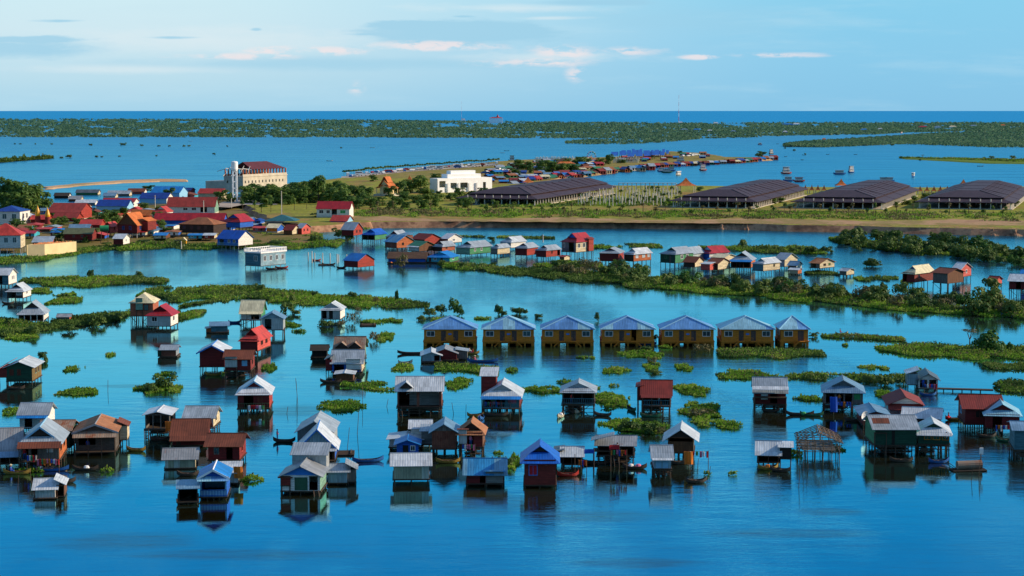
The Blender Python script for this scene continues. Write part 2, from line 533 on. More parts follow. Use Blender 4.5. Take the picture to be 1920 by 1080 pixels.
TAB = {
    # roofs
    'tin': lambda n: tin(n, (164, 178, 188), 0.26, metal=0.12),
    'tinold': lambda n: tin(n, (150, 156, 160), 0.4, metal=0.1),
    'tinlight': lambda n: tin(n, (204, 214, 220), 0.15, metal=0.08),
    'tinblue': lambda n: tin(n, (118, 156, 184), 0.24),
    'tinwhite': lambda n: tin(n, (214, 222, 228), 0.0, metal=0.1),
    'tindark': lambda n: tin(n, (96, 106, 114), 0.15),
    'skytin': lambda n: tin(n, (152, 206, 226), 0.05, (104, 160, 220), metal=0.1, rough=0.4, c2w=2.6),
    'blue': lambda n: tin(n, (22, 96, 196), 0.0, metal=0.05, rough=0.4),
    'deepblue': lambda n: tin(n, (22, 62, 150), 0.0, metal=0.05),
    'azure': lambda n: tin(n, (24, 128, 208), 0.05, metal=0.05),
    'azureold': lambda n: tin(n, (44, 138, 196), 0.12, (110, 166, 196), metal=0.1, c2w=.9),
    'rust': lambda n: tin(n, (118, 62, 42), 0.5, metal=0.0, rough=0.8, rustc=lin((84, 44, 34))),
    'rusttin': lambda n: tin(n, (158, 140, 122), 0.75, metal=0.0, rough=0.7, rustc=lin((128, 70, 42))),
    'rustorange': lambda n: tin(n, (172, 118, 80), 0.65, metal=0.0, rough=0.8, rustc=lin((130, 76, 46))),
    'redroof': lambda n: tin(n, (132, 44, 34), 0.3, metal=0.0, rough=0.7, rustc=lin((92, 44, 36))),
    'crimson': lambda n: tin(n, (168, 32, 40), 0.0, metal=0.0, rough=0.5),
    'pinkred': lambda n: tin(n, (190, 62, 52), 0.05, metal=0.0, rough=0.6),
    'tile': lambda n: tin(n, (150, 52, 46), 0.1, metal=0.0, rough=0.8, pitch=0.5, rustc=lin((116, 44, 40))),
    'orangetile': lambda n: tin(n, (204, 112, 52), 0.15, metal=0.0, rough=0.8, rustc=lin((168, 84, 44))),
    'browntile': lambda n: tin(n, (156, 98, 62), 0.2, metal=0.0, rough=0.8),
    'creamroof': lambda n: tin(n, (222, 214, 176), 0.04, metal=0.0, rough=0.6),
    'greenroof': lambda n: tin(n, (46, 122, 84), 0.08, metal=0.0, rough=0.5),
    'olive': lambda n: tin(n, (96, 104, 72), 0.2, metal=0.0, rough=0.7),
    'tealroof': lambda n: tin(n, (44, 104, 110), 0.0, metal=0.05),
    'stripe': lambda n: tin(n, (226, 230, 234), 0.0, (30, 62, 150), metal=0.0, c2w=1.6),
    'purple': lambda n: tin(n, (66, 47, 54), 0.1, metal=0.05, rough=0.6, pitch=0.9, rustc=lin((78, 54, 54))),
    'maroon': lambda n: tin(n, (92, 36, 44), 0.0, metal=0.0, rough=0.7),
    'thatch': lambda n: plank(n, (88, 66, 52), 0.35, False, 0.4, (120, 92, 70), rough=0.95),
    'darkthatch': lambda n: plank(n, (54, 50, 48), 0.35, False, 0.3, (80, 74, 68), rough=0.95),
    # walls
    'darkred': lambda n: plank(n, (112, 28, 28), wear=0.35, wearc=(120, 80, 70)),
    'redworn': lambda n: plank(n, (124, 42, 36), wear=0.6, wearc=(150, 120, 110)),
    'red': lambda n: plank(n, (160, 54, 42), wear=0.15, wearc=(180, 110, 90)),
    'pink': lambda n: plank(n, (202, 88, 78), wear=0.1),
    'orangewood': lambda n: plank(n, (178, 98, 54), wear=0.35, wearc=(120, 70, 44)),
    'brown': lambda n: plank(n, (108, 68, 42), wear=0.3, wearc=(140, 104, 74), vert=True),
    'rustwall': lambda n: tin(n, (126, 72, 54), 0.6, metal=0.0, rough=0.8, rustc=lin((80, 40, 32))),
    'darkwood': lambda n: plank(n, (58, 42, 36), wear=0.2, wearc=(96, 70, 56)),
    'grey': lambda n: plank(n, (124, 124, 120), wear=0.3, wearc=(160, 158, 150)),
    'greyv': lambda n: plank(n, (112, 108, 102), vert=True, wear=0.35, wearc=(150, 140, 126)),
    'weave': lambda n: plank(n, (92, 84, 76), 0.12, wear=0.35, wearc=(130, 116, 100), ln=0.5),
    'tinwall': lambda n: tin(n, (178, 184, 184), 0.14, metal=0.15, pitch=0.4),
    'silver': lambda n: tin(n, (188, 196, 188), 0.08, (150, 150, 128), metal=0.2, pitch=0.4, c2w=0.8),
    'bluetin': lambda n: tin(n, (132, 158, 172), 0.05, metal=0.15),
    'darkgreen': lambda n: plank(n, (22, 66, 50), wear=0.2, wearc=(30, 84, 70)),
    'green': lambda n: plank(n, (62, 136, 92), wear=0.2, wearc=(130, 150, 110)),
    'palegreen': lambda n: plank(n, (120, 160, 140), wear=0.3),
    'olivewall': lambda n: plank(n, (120, 96, 52), wear=0.5, wearc=(60, 88, 50), vert=True),
    'cyan': lambda n: plank(n, (60, 170, 190), wear=0.1),
    'bluewall': lambda n: plank(n, (26, 96, 190), wear=0.1),
    'teal': lambda n: plank(n, (72, 122, 136), wear=0.1),
    'cream': lambda n: plank(n, (206, 192, 158), wear=0.25, wearc=(150, 130, 100)),
    'whitewall': lambda n: plank(n, (226, 224, 216), wear=0.15, wearc=(180, 176, 166), lo=.9, hi=1.05),
    'yellow': lambda n: plank(n, (214, 130, 38), 0.2, wear=0.1, wearc=(150, 96, 40), lo=.88, hi=1.08),
    'brickwall': lambda n: bricks(n, (164, 92, 68)),
    'concrete': lambda n: plain(n, (190, 182, 164), 0.9, 0.22, 0.25),
    'plaster': lambda n: plain(n, (244, 244, 242), 0.8, 0.08, 0.2),
    'creamplaster': lambda n: plain(n, (222, 200, 150), 0.85, 0.15, 0.3),
    # details
    'pole': lambda n: plain(n, (84, 70, 58), 0.9, 0.35, 2.0),
    'wood': lambda n: plain(n, (132, 112, 92), 0.9, 0.3, 2.0),
    'palepole': lambda n: plain(n, (206, 200, 188), 0.9, 0.2, 2.0),
    'dark': lambda n: plain(n, (34, 30, 28), 0.9, 0.3),
    'door': lambda n: plank(n, (92, 74, 70), vert=True, wear=0.2),
    'doorbrown': lambda n: plank(n, (84, 52, 40), vert=True, wear=0.2),
    'doorgreen': lambda n: tin(n, (22, 70, 44), 0.05, metal=0.05),
    'white': lambda n: plain(n, (232, 232, 230), 0.6, 0.06),
    'trimblue': lambda n: plain(n, (38, 120, 200), 0.6, 0.1),
    'lightblue': lambda n: plain(n, (132, 184, 214), 0.6, 0.12),
    'pane': lambda n: plain(n, (44, 54, 64), 0.12, 0.2, spec=0.6, bump=False),
    'shutter': lambda n: plank(n, (120, 56, 40), vert=True, wear=0.2),
    'raft': lambda n: plank(n, (70, 56, 44), 0.2, wear=0.4, wearc=(110, 92, 74)),
    'gold': lambda n: plain(n, (226, 158, 36), 0.4, 0.15),
    'boatdark': lambda n: plain(n, (66, 54, 46), 0.7, 0.3),
    'boatblue': lambda n: plain(n, (38, 92, 158), 0.5, 0.25),
    'boatred': lambda n: plain(n, (170, 48, 36), 0.5, 0.2),
    'boatgreen': lambda n: plain(n, (36, 92, 64), 0.6, 0.3),
    'boatyellow': lambda n: plain(n, (150, 120, 50), 0.7, 0.3),
    'boatpale': lambda n: plain(n, (190, 186, 160), 0.6, 0.2),
    'clothred': lambda n: plain(n, (196, 40, 48), 0.9, 0.1),
    'clothorange': lambda n: plain(n, (214, 120, 44), 0.9, 0.2),
    'clothblue': lambda n: plain(n, (40, 90, 190), 0.9, 0.15),
    'clothwhite': lambda n: plain(n, (230, 228, 224), 0.9, 0.1),
    'clothgreen': lambda n: plain(n, (60, 150, 90), 0.9, 0.15),
    'clothpink': lambda n: plain(n, (214, 120, 150), 0.9, 0.15),
    'skin': lambda n: plain(n, (150, 100, 74), 0.7, 0.1),
    'hair': lambda n: plain(n, (22, 18, 16), 0.6, 0.1),
    'bark': lambda n: plain(n, (104, 86, 66), 0.95, 0.35, 3.0),
    'soilpile': lambda n: plain(n, (176, 116, 74), 0.95, 0.3, 0.6),
    'tyre': lambda n: plain(n, (24, 24, 26), 0.8, 0.2),
    'net': lambda n: plain(n, (40, 140, 92), 0.8, 0.2),
}


def M(k):
    if k not in MATS:
        MATS[k] = TAB[k](k) if k in TAB else None
    return MATS[k]

# ------------------------------------------------------------------ the lake
def water_material():
    m, N = new_mat('lake_water')
    g = N.n('ShaderNodeNewGeometry').outputs['Position']
    px, py, pz = N.xyz(g)
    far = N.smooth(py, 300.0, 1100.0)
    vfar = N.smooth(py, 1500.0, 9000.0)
    patch = N.noise(N.vmul(g, (0.010, 0.0035, 1)), 1.0, 4.0, 0.55)
    p2 = N.noise(N.vmul(g, (0.05, 0.012, 1)), 1.0, 3.0, 0.5)
    calm = N.smooth(N.math('ADD', N.math('MULTIPLY', patch, .7), N.math('MULTIPLY', p2, .3)), 0.46, 0.60)
    paw = 0.0
    wob = N.noise(N.vmul(g, (0.03, 0.012, 1)), 1.0, 5.0, 0.6)
    for cx, cy, rx, ry in ((230, 1015, 190, 26), (420, 1040, 300, 14), (905, 945, 110, 26), (1130, 968, 170, 16), (1500, 1000, 200, 12), (1190, 1055, 150, 12), (560, 770, 90, 14), (1560, 960, 80, 10), (240, 724, 70, 5), (330, 640, 130, 10)):
        c_, e_ = at(cx, cy), at(cx + rx, cy)
        dy_ = at(cx, cy - ry).y - c_.y
        ex = N.math('DIVIDE', N.math('SUBTRACT', px, c_.x), e_.x - c_.x)
        ey = N.math('DIVIDE', N.math('SUBTRACT', py, c_.y), dy_)
        dd_ = N.math('ADD', N.math('SQRT', N.math('ADD', N.math('MULTIPLY', ex, ex), N.math('MULTIPLY', ey, ey))), N.math('MULTIPLY_ADD', wob, 1.4, -.7))
        paw = N.math('MAXIMUM', paw, N.math('SUBTRACT', 1.0, N.smooth(dd_, .45, 1.05)))
    w1 = N.noise(N.vmul(g, (0.9, 2.2, 1)), 0.9, 3.0, 0.6)
    w2 = N.noise(N.vmul(g, (0.35, 1.0, 1)), 0.33, 2.0, 0.5)
    h = N.math('ADD', N.math('MULTIPLY', w1, 0.45), w2)
    bp = N.n('ShaderNodeBump')
    bp.inputs['Distance'].default_value = 1.0
    amt = N.math('MULTIPLY_ADD', calm, 0.13, 0.013)
    amt = N.math('ADD', amt, N.math('MULTIPLY', far, 0.10))
    amt = N.math('ADD', amt, N.math('MULTIPLY', vfar, 0.25))
    N.put(bp.inputs['Strength'], amt)
    N.put(bp.inputs['Height'], h)
    out = N.n('ShaderNodeOutputMaterial')
    gl = N.n('ShaderNodeBsdfGlossy')
    gl.inputs['Color'].default_value = (0.38, 0.87, 0.97, 1)
    rg = N.math('ADD', N.math('MULTIPLY_ADD', far, 0.20, 0.014), N.math('MULTIPLY', N.smooth(py, 900.0, 6000.0), 0.22))
    N.put(gl.inputs['Roughness'], rg)
    N.t.links.new(bp.outputs[0], gl.inputs['Normal'])
    df = N.n('ShaderNodeBsdfDiffuse')
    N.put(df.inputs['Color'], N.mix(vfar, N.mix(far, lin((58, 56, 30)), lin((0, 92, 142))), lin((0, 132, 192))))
    mx = N.n('ShaderNodeMixShader')
    streak = N.noise(N.vmul(g, (0.006, 0.05, 1)), 1.0, 5.0, 0.65)
    s2 = N.noise(N.vmul(g, (0.16, 0.7, 1)), 1.0, 3.0, 0.7)
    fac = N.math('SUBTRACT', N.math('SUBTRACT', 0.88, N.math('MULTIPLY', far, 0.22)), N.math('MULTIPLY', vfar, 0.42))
    fac = N.math('SUBTRACT', fac, N.math('MULTIPLY', paw, N.math('MULTIPLY_ADD', s2, .42, .0)))
    fac = N.math('SUBTRACT', fac, N.math('MULTIPLY', N.smooth(streak, .45, .75), N.math('MULTIPLY_ADD', far, .16, .07)))
    fac = N.math('SUBTRACT', fac, N.math('MULTIPLY', N.smooth(s2, .5, .75), .10))
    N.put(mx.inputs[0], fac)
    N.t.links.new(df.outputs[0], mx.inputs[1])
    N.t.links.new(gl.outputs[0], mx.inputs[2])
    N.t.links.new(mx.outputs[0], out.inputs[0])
    return m


mb = MB()
mb.poly([(-60000, -400, 0), (60000, -400, 0), (60000, 90000, 0), (-60000, 90000, 0)])
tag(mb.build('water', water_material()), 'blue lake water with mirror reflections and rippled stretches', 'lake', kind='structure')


# ------------------------------------------------------------------ land
def ground_mat(name, cols, scale=0.05, fine=0.6):
    m, N = new_mat(name)
    g = N.n('ShaderNodeNewGeometry').outputs['Position']
    a = N.noise(N.vmul(g, (1, .45, 1)), scale, 6.0, 0.6)
    b = N.noise(g, fine, 4.0, 0.6)
    f = N.math('ADD', N.math('MULTIPLY', a, .75), N.math('MULTIPLY', b, .25))
    col = N.ramp(f, [(0.36 + 0.28 * i / (len(cols) - 1), lin(c)) for i, c in enumerate(cols)])
    finish(N, col, 0.95, 0.0, b, 0.6, 0.15, 0.1)
    return m


GRASS = ground_mat('meadow', [(146, 108, 68), (138, 128, 62), (112, 120, 44), (146, 146, 58), (104, 110, 48), (154, 122, 76), (124, 130, 48)], 0.035)
SOIL = ground_mat('soil', [(104, 76, 60), (136, 102, 80), (172, 134, 104), (112, 82, 64)], 0.12)
DIRT = ground_mat('dirt', [(142, 112, 86), (170, 138, 106), (126, 116, 66), (156, 126, 96)], 0.05)
YARD = ground_mat('yard', [(70, 84, 32), (104, 100, 46), (126, 104, 68), (78, 92, 36)], 0.06)
SAND = ground_mat('sand', [(160, 130, 100), (190, 158, 122), (150, 132, 96)], 0.03)
ROADM = ground_mat('road_surface', [(150, 140, 128), (172, 160, 146), (136, 128, 118)], 0.05)


def land(name, px, h, mat, bank=3.0, jit=1.2, step=14.0, label='', cat='ground', z0=0.0, below=1.5, matb=None, kind='structure'):
    """raised ground: px = shore polygon in photo pixels (counter-clockwise not needed)"""
    P = [at(x, y, z0) for x, y in px]
    pts = []
    for a, b in zip(P, P[1:] + P[:1]):
        L = (b - a).length
        n = max(1, int(L / step))
        for k in range(n):
            t = k / n
            q = a.lerp(b, t)
            if 0 < k:
                q = q + Vector((rnd.uniform(-jit, jit), rnd.uniform(-jit, jit), 0))
            pts.append(q)
    area = sum(p.x * q.y - q.x * p.y for p, q in zip(pts, pts[1:] + pts[:1]))
    if area < 0:
        pts.reverse()
    n = len(pts)
    inn, outr = [], []
    for k in range(n):
        t = pts[(k + 1) % n] - pts[k - 1]
        nn = Vector((-t.y, t.x, 0)).normalized()      # inward for ccw
        inn.append(pts[k] + nn * bank * rnd.uniform(.7, 1.3) + Vector((0, 0, h)))
        outr.append(pts[k] - nn * bank * 0.6 - Vector((0, 0, below)))
    mb = MB()
    for k in range(n):
        j = (k + 1) % n
        mb.poly([outr[k], outr[j], pts[j], pts[k]], 1)
        mb.poly([pts[k], pts[j], inn[j], inn[k]], 1)
    base = len(mb.v)
    mb.v += inn
    for t in tessellate_polygon([inn]):
        tt = t if (inn[t[1]] - inn[t[0]]).cross(inn[t[2]] - inn[t[0]]).z > 0 else t[::-1]
        mb.f.append(tuple(base + i for i in tt))
        mb.m.append(0)
        mb.uv.append([(inn[i].x, inn[i].y) for i in tt])
    o = mb.build(name, [mat, matb or mat])
    return tag(o, label, cat, kind=kind)


LZ, TZ = 2.6, 1.0
land('ground', [(560, 438), (640, 434), (700, 428), (860, 427), (960, 427), (1300, 430), (1600, 436), (1760, 440), (2040, 446),
                (2040, 356), (1760, 359), (1500, 358), (1290, 355), (1150, 355), (1000, 352), (900, 352), (820, 342), (640, 340), (540, 350), (470, 362), (440, 380), (470, 410)],
     LZ, GRASS, 3.0, 2.0, 12.0, 'dry yellow green meadow on the embanked peninsula', 'ground', matb=SOIL)
land('town_ground', [(-60, 476), (150, 470), (230, 462), (330, 462), (420, 460), (480, 462), (600, 458), (600, 440), (560, 426), (520, 410), (480, 372), (400, 373), (300, 386), (200, 391),
                     (100, 396), (-60, 398)], TZ, YARD, 4.0, 2.0, 12.0, 'muddy green village ground under the houses on the left shore', 'ground')
land('market_spit', [(560, 352), (640, 336), (760, 318), (900, 308), (960, 303), (1140, 297), (1260, 286), (1330, 290), (1365, 297), (1440, 298), (1450, 301), (1290, 309), (1200, 318), (1120, 329), (1060, 337), (1000, 352), (820, 356), (640, 356)],
     1.6, ground_mat('spit_ground', [(150, 116, 78), (112, 116, 52), (142, 124, 70), (96, 108, 46), (172, 134, 94)], 0.03), 4.0, 2.0, 20.0, 'sandy green spit of land carrying the road and the market', 'ground', matb=DIRT)
land('sandbar', [(78, 352), (150, 345), (230, 339), (300, 337), (352, 338), (352, 341), (300, 341), (230, 343.5), (150, 349), (82, 356)],
     0.7, SAND, 1.5, 2.5, 12.0, 'narrow bare sand dyke curving across the lake behind the village', 'dyke')
land('grass_spit', [(1690, 297), (1760, 297), (1850, 299), (2000, 301), (2000, 309), (1850, 307), (1760, 302), (1700, 299)],
     0.8, ground_mat('reed_ground', [(70, 96, 30), (96, 120, 40), (84, 108, 34)]), 5.0, 2.0, 20.0, 'low green reed bank jutting out from the right', 'bank')


def strip(name, px, z, mat, label, cat):
    """flat sheet lying on the ground: px polygon at height z"""
    pts = [at(x, y, z) for x, y in px]
    mb = MB()
    for t in tessellate_polygon([pts]):
        tt = t if (pts[t[1]] - pts[t[0]]).cross(pts[t[2]] - pts[t[0]]).z > 0 else t[::-1]
        mb.f.append(tuple(len(mb.v) + i for i in range(3)))
        mb.v += [pts[i] for i in tt]
        mb.m.append(0)
        mb.uv.append([(pts[i].x, pts[i].y) for i in tt])
    return tag(mb.build(name, mat), label, cat, kind='structure')


random.seed(4)
top = [(x, 407.6 + 2.2 * math.sin(x / 61.0) + random.uniform(-1.0, 1.0) + (x - 660) * 0.005) for x in range(664, 2030, 14)]
bot = [(x, 413.5 + (x - 660) * 0.0075 + random.uniform(-.4, .4)) for x in range(2026, 650, -14)]
strip('dirt_track', top + bot, LZ + 0.03, DIRT, 'bare dirt strip along the top of the eroded bank', 'track')
strip('road', [(640, 331), (760, 319.5), (880, 311.5), (930, 308.5), (930, 310.5), (880, 314), (760, 322.5), (640, 335)], 1.75, ROADM, 'pale road along the lake side of the spit lined with parked cars', 'road')
strip('lane', [(395, 387), (420, 378), (452, 374), (520, 377), (520, 384), (455, 384), (430, 389)], LZ + 0.03, ROADM, 'grey paved lane beside the water tower', 'road')

# the eroded bank face: soil wall with gullies
mb = MB()
xs = [640 + i * 2.0 for i in range(700)]
rows = []
for x in xs:
    yb = float(np.interp(x, [640, 700, 860, 960, 1300, 1600, 1760, 2040], [433, 427, 426, 426, 429.5, 435.5, 439.5, 446]))
    a = at(x, yb, 0.0)
    gl = 1.1 * math.sin(x * 0.21) * math.sin(x * 0.063 + 1) + random.uniform(-.5, .5)
    rows.append([a + Vector((0, -1.8 + gl * .3, -0.6)), a + Vector((0, 0.2 + gl * .8, 0.5)), a + Vector((0, 2.2 + gl * 1.4, 1.35 + .25 * gl)),
                 a + Vector((0, 3.6 + gl * 1.8, LZ - .2 + random.uniform(-.2, .25))), a + Vector((0, 9.5 + gl * 2, LZ + .06))])
for A, B in zip(rows, rows[1:]):
    for k in range(4):
        mb.poly([A[k], B[k], B[k + 1], A[k + 1]])
tag(mb.build('soil_bank', SOIL), 'eroded brown soil bank above the channel in front of the meadow', 'bank', kind='structure')

# ------------------------------------------------------------------ stilt houses
ms = MB()
ms.tube((0, 0, 0), (0, 0, 1), 1.0, .85, 6)
POST = ms.mesh('post', [None])
POSTM = {}


def post_mesh(mk):
    if mk not in POSTM:
        me = POST.copy()
        me.materials.clear()
        me.materials.append(M(mk))
        POSTM[mk] = me
    return POSTM[mk]


def stick(name, p0, p1, r, mk='pole', parent=None):
    """round pole between two points, one shared mesh"""
    p0, p1 = Vector(p0), Vector(p1)
    d = p1 - p0
    o = link(name, post_mesh(mk), parent)
    o.location = p0
    o.rotation_mode = 'QUATERNION'
    o.rotation_quaternion = d.to_track_quat('Z', 'Y')
    o.scale = (r, r, d.length)
    return o


INFO = {}
HOUSES = []     # (x centre, y base, short description)


def roof_mesh(kind, w, d, he, hr, o, mats, gz=0.22, k=0.5, th=0.07, ox=None):
    """mesh of one roof in house coordinates (front at y = -d/2)"""
    mb = MB()
    ox = o if ox is None else ox
    if kind == 'GF' or kind == 'GH':
        sl = (hr - he) / (w / 2)
        Wx, z0 = w / 2 + ox, he - ox * sl
        y0, y1 = -d / 2 - o, d / 2 + o
        if kind == 'GF':
            mb.slab([(-Wx, y1, z0), (-Wx, y0, z0), (0, y0, hr), (0, y1, hr)], th)
            mb.slab([(Wx, y0, z0), (Wx, y1, z0), (0, y1, hr), (0, y0, hr)], th)
        else:
            yg = -d / 2 + gz * d
            zt = z0 + k * (hr - z0)
            xt = Wx * (1 - k)
            for s_ in (-1, 1):
                mb.slab([(s_ * Wx, y1, z0), (s_ * Wx, y0, z0), (s_ * xt, yg, zt), (s_ * xt, yg - .35, zt + .02), (0, yg - .35, hr), (0, y1, hr)][::1 if s_ < 0 else -1], th)
            mb.slab([(-Wx, y0, z0), (Wx, y0, z0), (xt, yg, zt), (-xt, yg, zt)], th)
    elif kind == 'GS':
        sl = (hr - he) / (d / 2)
        Dy, z0 = d / 2 + o, he - o * sl
        x0, x1 = -w / 2 - ox, w / 2 + ox
        mb.slab([(x0, -Dy, z0), (x1, -Dy, z0), (x1, 0, hr), (x0, 0, hr)], th)
        mb.slab([(x1, Dy, z0), (x0, Dy, z0), (x0, 0, hr), (x1, 0, hr)], th)
    elif kind == 'HIP':
        Wx, Dy = w / 2 + o, d / 2 + o
        sl = (hr - he) / (min(w, d) / 2)
        z0 = he - o * sl
        if w >= d:
            r = (w - d) / 2 + 0.01
            A, B = Vector((-r, 0, hr)), Vector((r, 0, hr))
            mb.slab([(-Wx, -Dy, z0), (Wx, -Dy, z0), B, A], th)
            mb.slab([(Wx, Dy, z0), (-Wx, Dy, z0), A, B], th)
            mb.slab([(Wx, -Dy, z0), (Wx, Dy, z0), B], th)
            mb.slab([(-Wx, Dy, z0), (-Wx, -Dy, z0), A], th)
        else:
            r = (d - w) / 2 + 0.01
            A, B = Vector((0, -r, hr)), Vector((0, r, hr))
            mb.slab([(-Wx, -Dy, z0), (Wx, -Dy, z0), A], th)
            mb.slab([(Wx, Dy, z0), (-Wx, Dy, z0), B], th)
            mb.slab([(Wx, -Dy, z0), (Wx, Dy, z0), B, A], th)
            mb.slab([(-Wx, Dy, z0), (-Wx, -Dy, z0), A, B], th)
    elif kind == 'SH':
        sl = (hr - he) / d
        mb.slab([(-w / 2 - ox, -d / 2 - o, he - o * sl), (w / 2 + ox, -d / 2 - o, he - o * sl), (w / 2 + ox, d / 2 + o, hr + o * sl), (-w / 2 - ox, d / 2 + o, hr + o * sl)], th)
    elif kind == 'FLAT':
        mb.box(-w / 2 - o, w / 2 + o, -d / 2 - o, d / 2 + o, he, he + .25)
    return mb


def holes_of(spec, L, z0, z1):
    H = []
    for s in spec or []:
        t, a, b = s[0], s[1] * L, s[2] * L
        hh = z1 - z0
        if t == 'w':
            H.append((a, b, z0 + hh * .40, z0 + hh * .78))
        elif t == 'd':
            H.append((a, b, z0 + .03, z0 + min(hh * .86, 2.2)))
        elif t == 'o':
            H.append((a, b, z0 + hh * (s[3] if len(s) > 3 else .04), z0 + hh * .94))
    return H


def fill(e, spec, o, u, L, z0, z1, frame='white', th=0.1):
    """window and door parts for one wall"""
    o, u = Vector((o[0], o[1], 0)), Vector((u[0], u[1], 0))
    n = Vector((u.y, -u.x, 0))
    rz = math.atan2(u.y, u.x)
    for s, h in zip(spec or [], holes_of(spec, L, z0, z1)):
        a0, a1, b0, b1 = h
        w_, h_ = a1 - a0, b1 - b0
        c = o + u * ((a0 + a1) / 2)
        if s[0] == 'w':
            fk = s[3] if len(s) > 3 else frame
            mb = MB()
            t = min(.09, w_ * .16)
            mb.box(-w_ / 2 - t, w_ / 2 + t, -.05, .07, h_, h_ + t)
            mb.box(-w_ / 2 - t, w_ / 2 + t, -.05, .07, -t, 0)
            mb.box(-w_ / 2 - t, -w_ / 2, -.05, .07, 0, h_)
            mb.box(w_ / 2, w_ / 2 + t, -.05, .07, 0, h_)
            mb.box(-.025, .025, -.02, .05, 0, h_)
            f = mb.build('window', M(fk), e, c + Vector((0, 0, b0)), rz)
            mb = MB()
            mb.box(-w_ / 2, w_ / 2, .05, .08, 0, h_)
            mb.build('pane', M(s[4] if len(s) > 4 else 'pane'), f)
        elif s[0] == 'd':
            mb = MB()
            mb.box(-w_ / 2, w_ / 2, .04, .09, 0, h_)
            mb.box(-w_ / 2 + .1 * w_, w_ / 2 - .1 * w_, .02, .04, h_ * .12, h_ * .48)
            mb.box(-w_ / 2 + .1 * w_, w_ / 2 - .1 * w_, .02, .04, h_ * .55, h_ * .92)
            mb.build('door', M(s[3] if len(s) > 3 else 'door'), e, c + Vector((0, 0, b0)), rz)


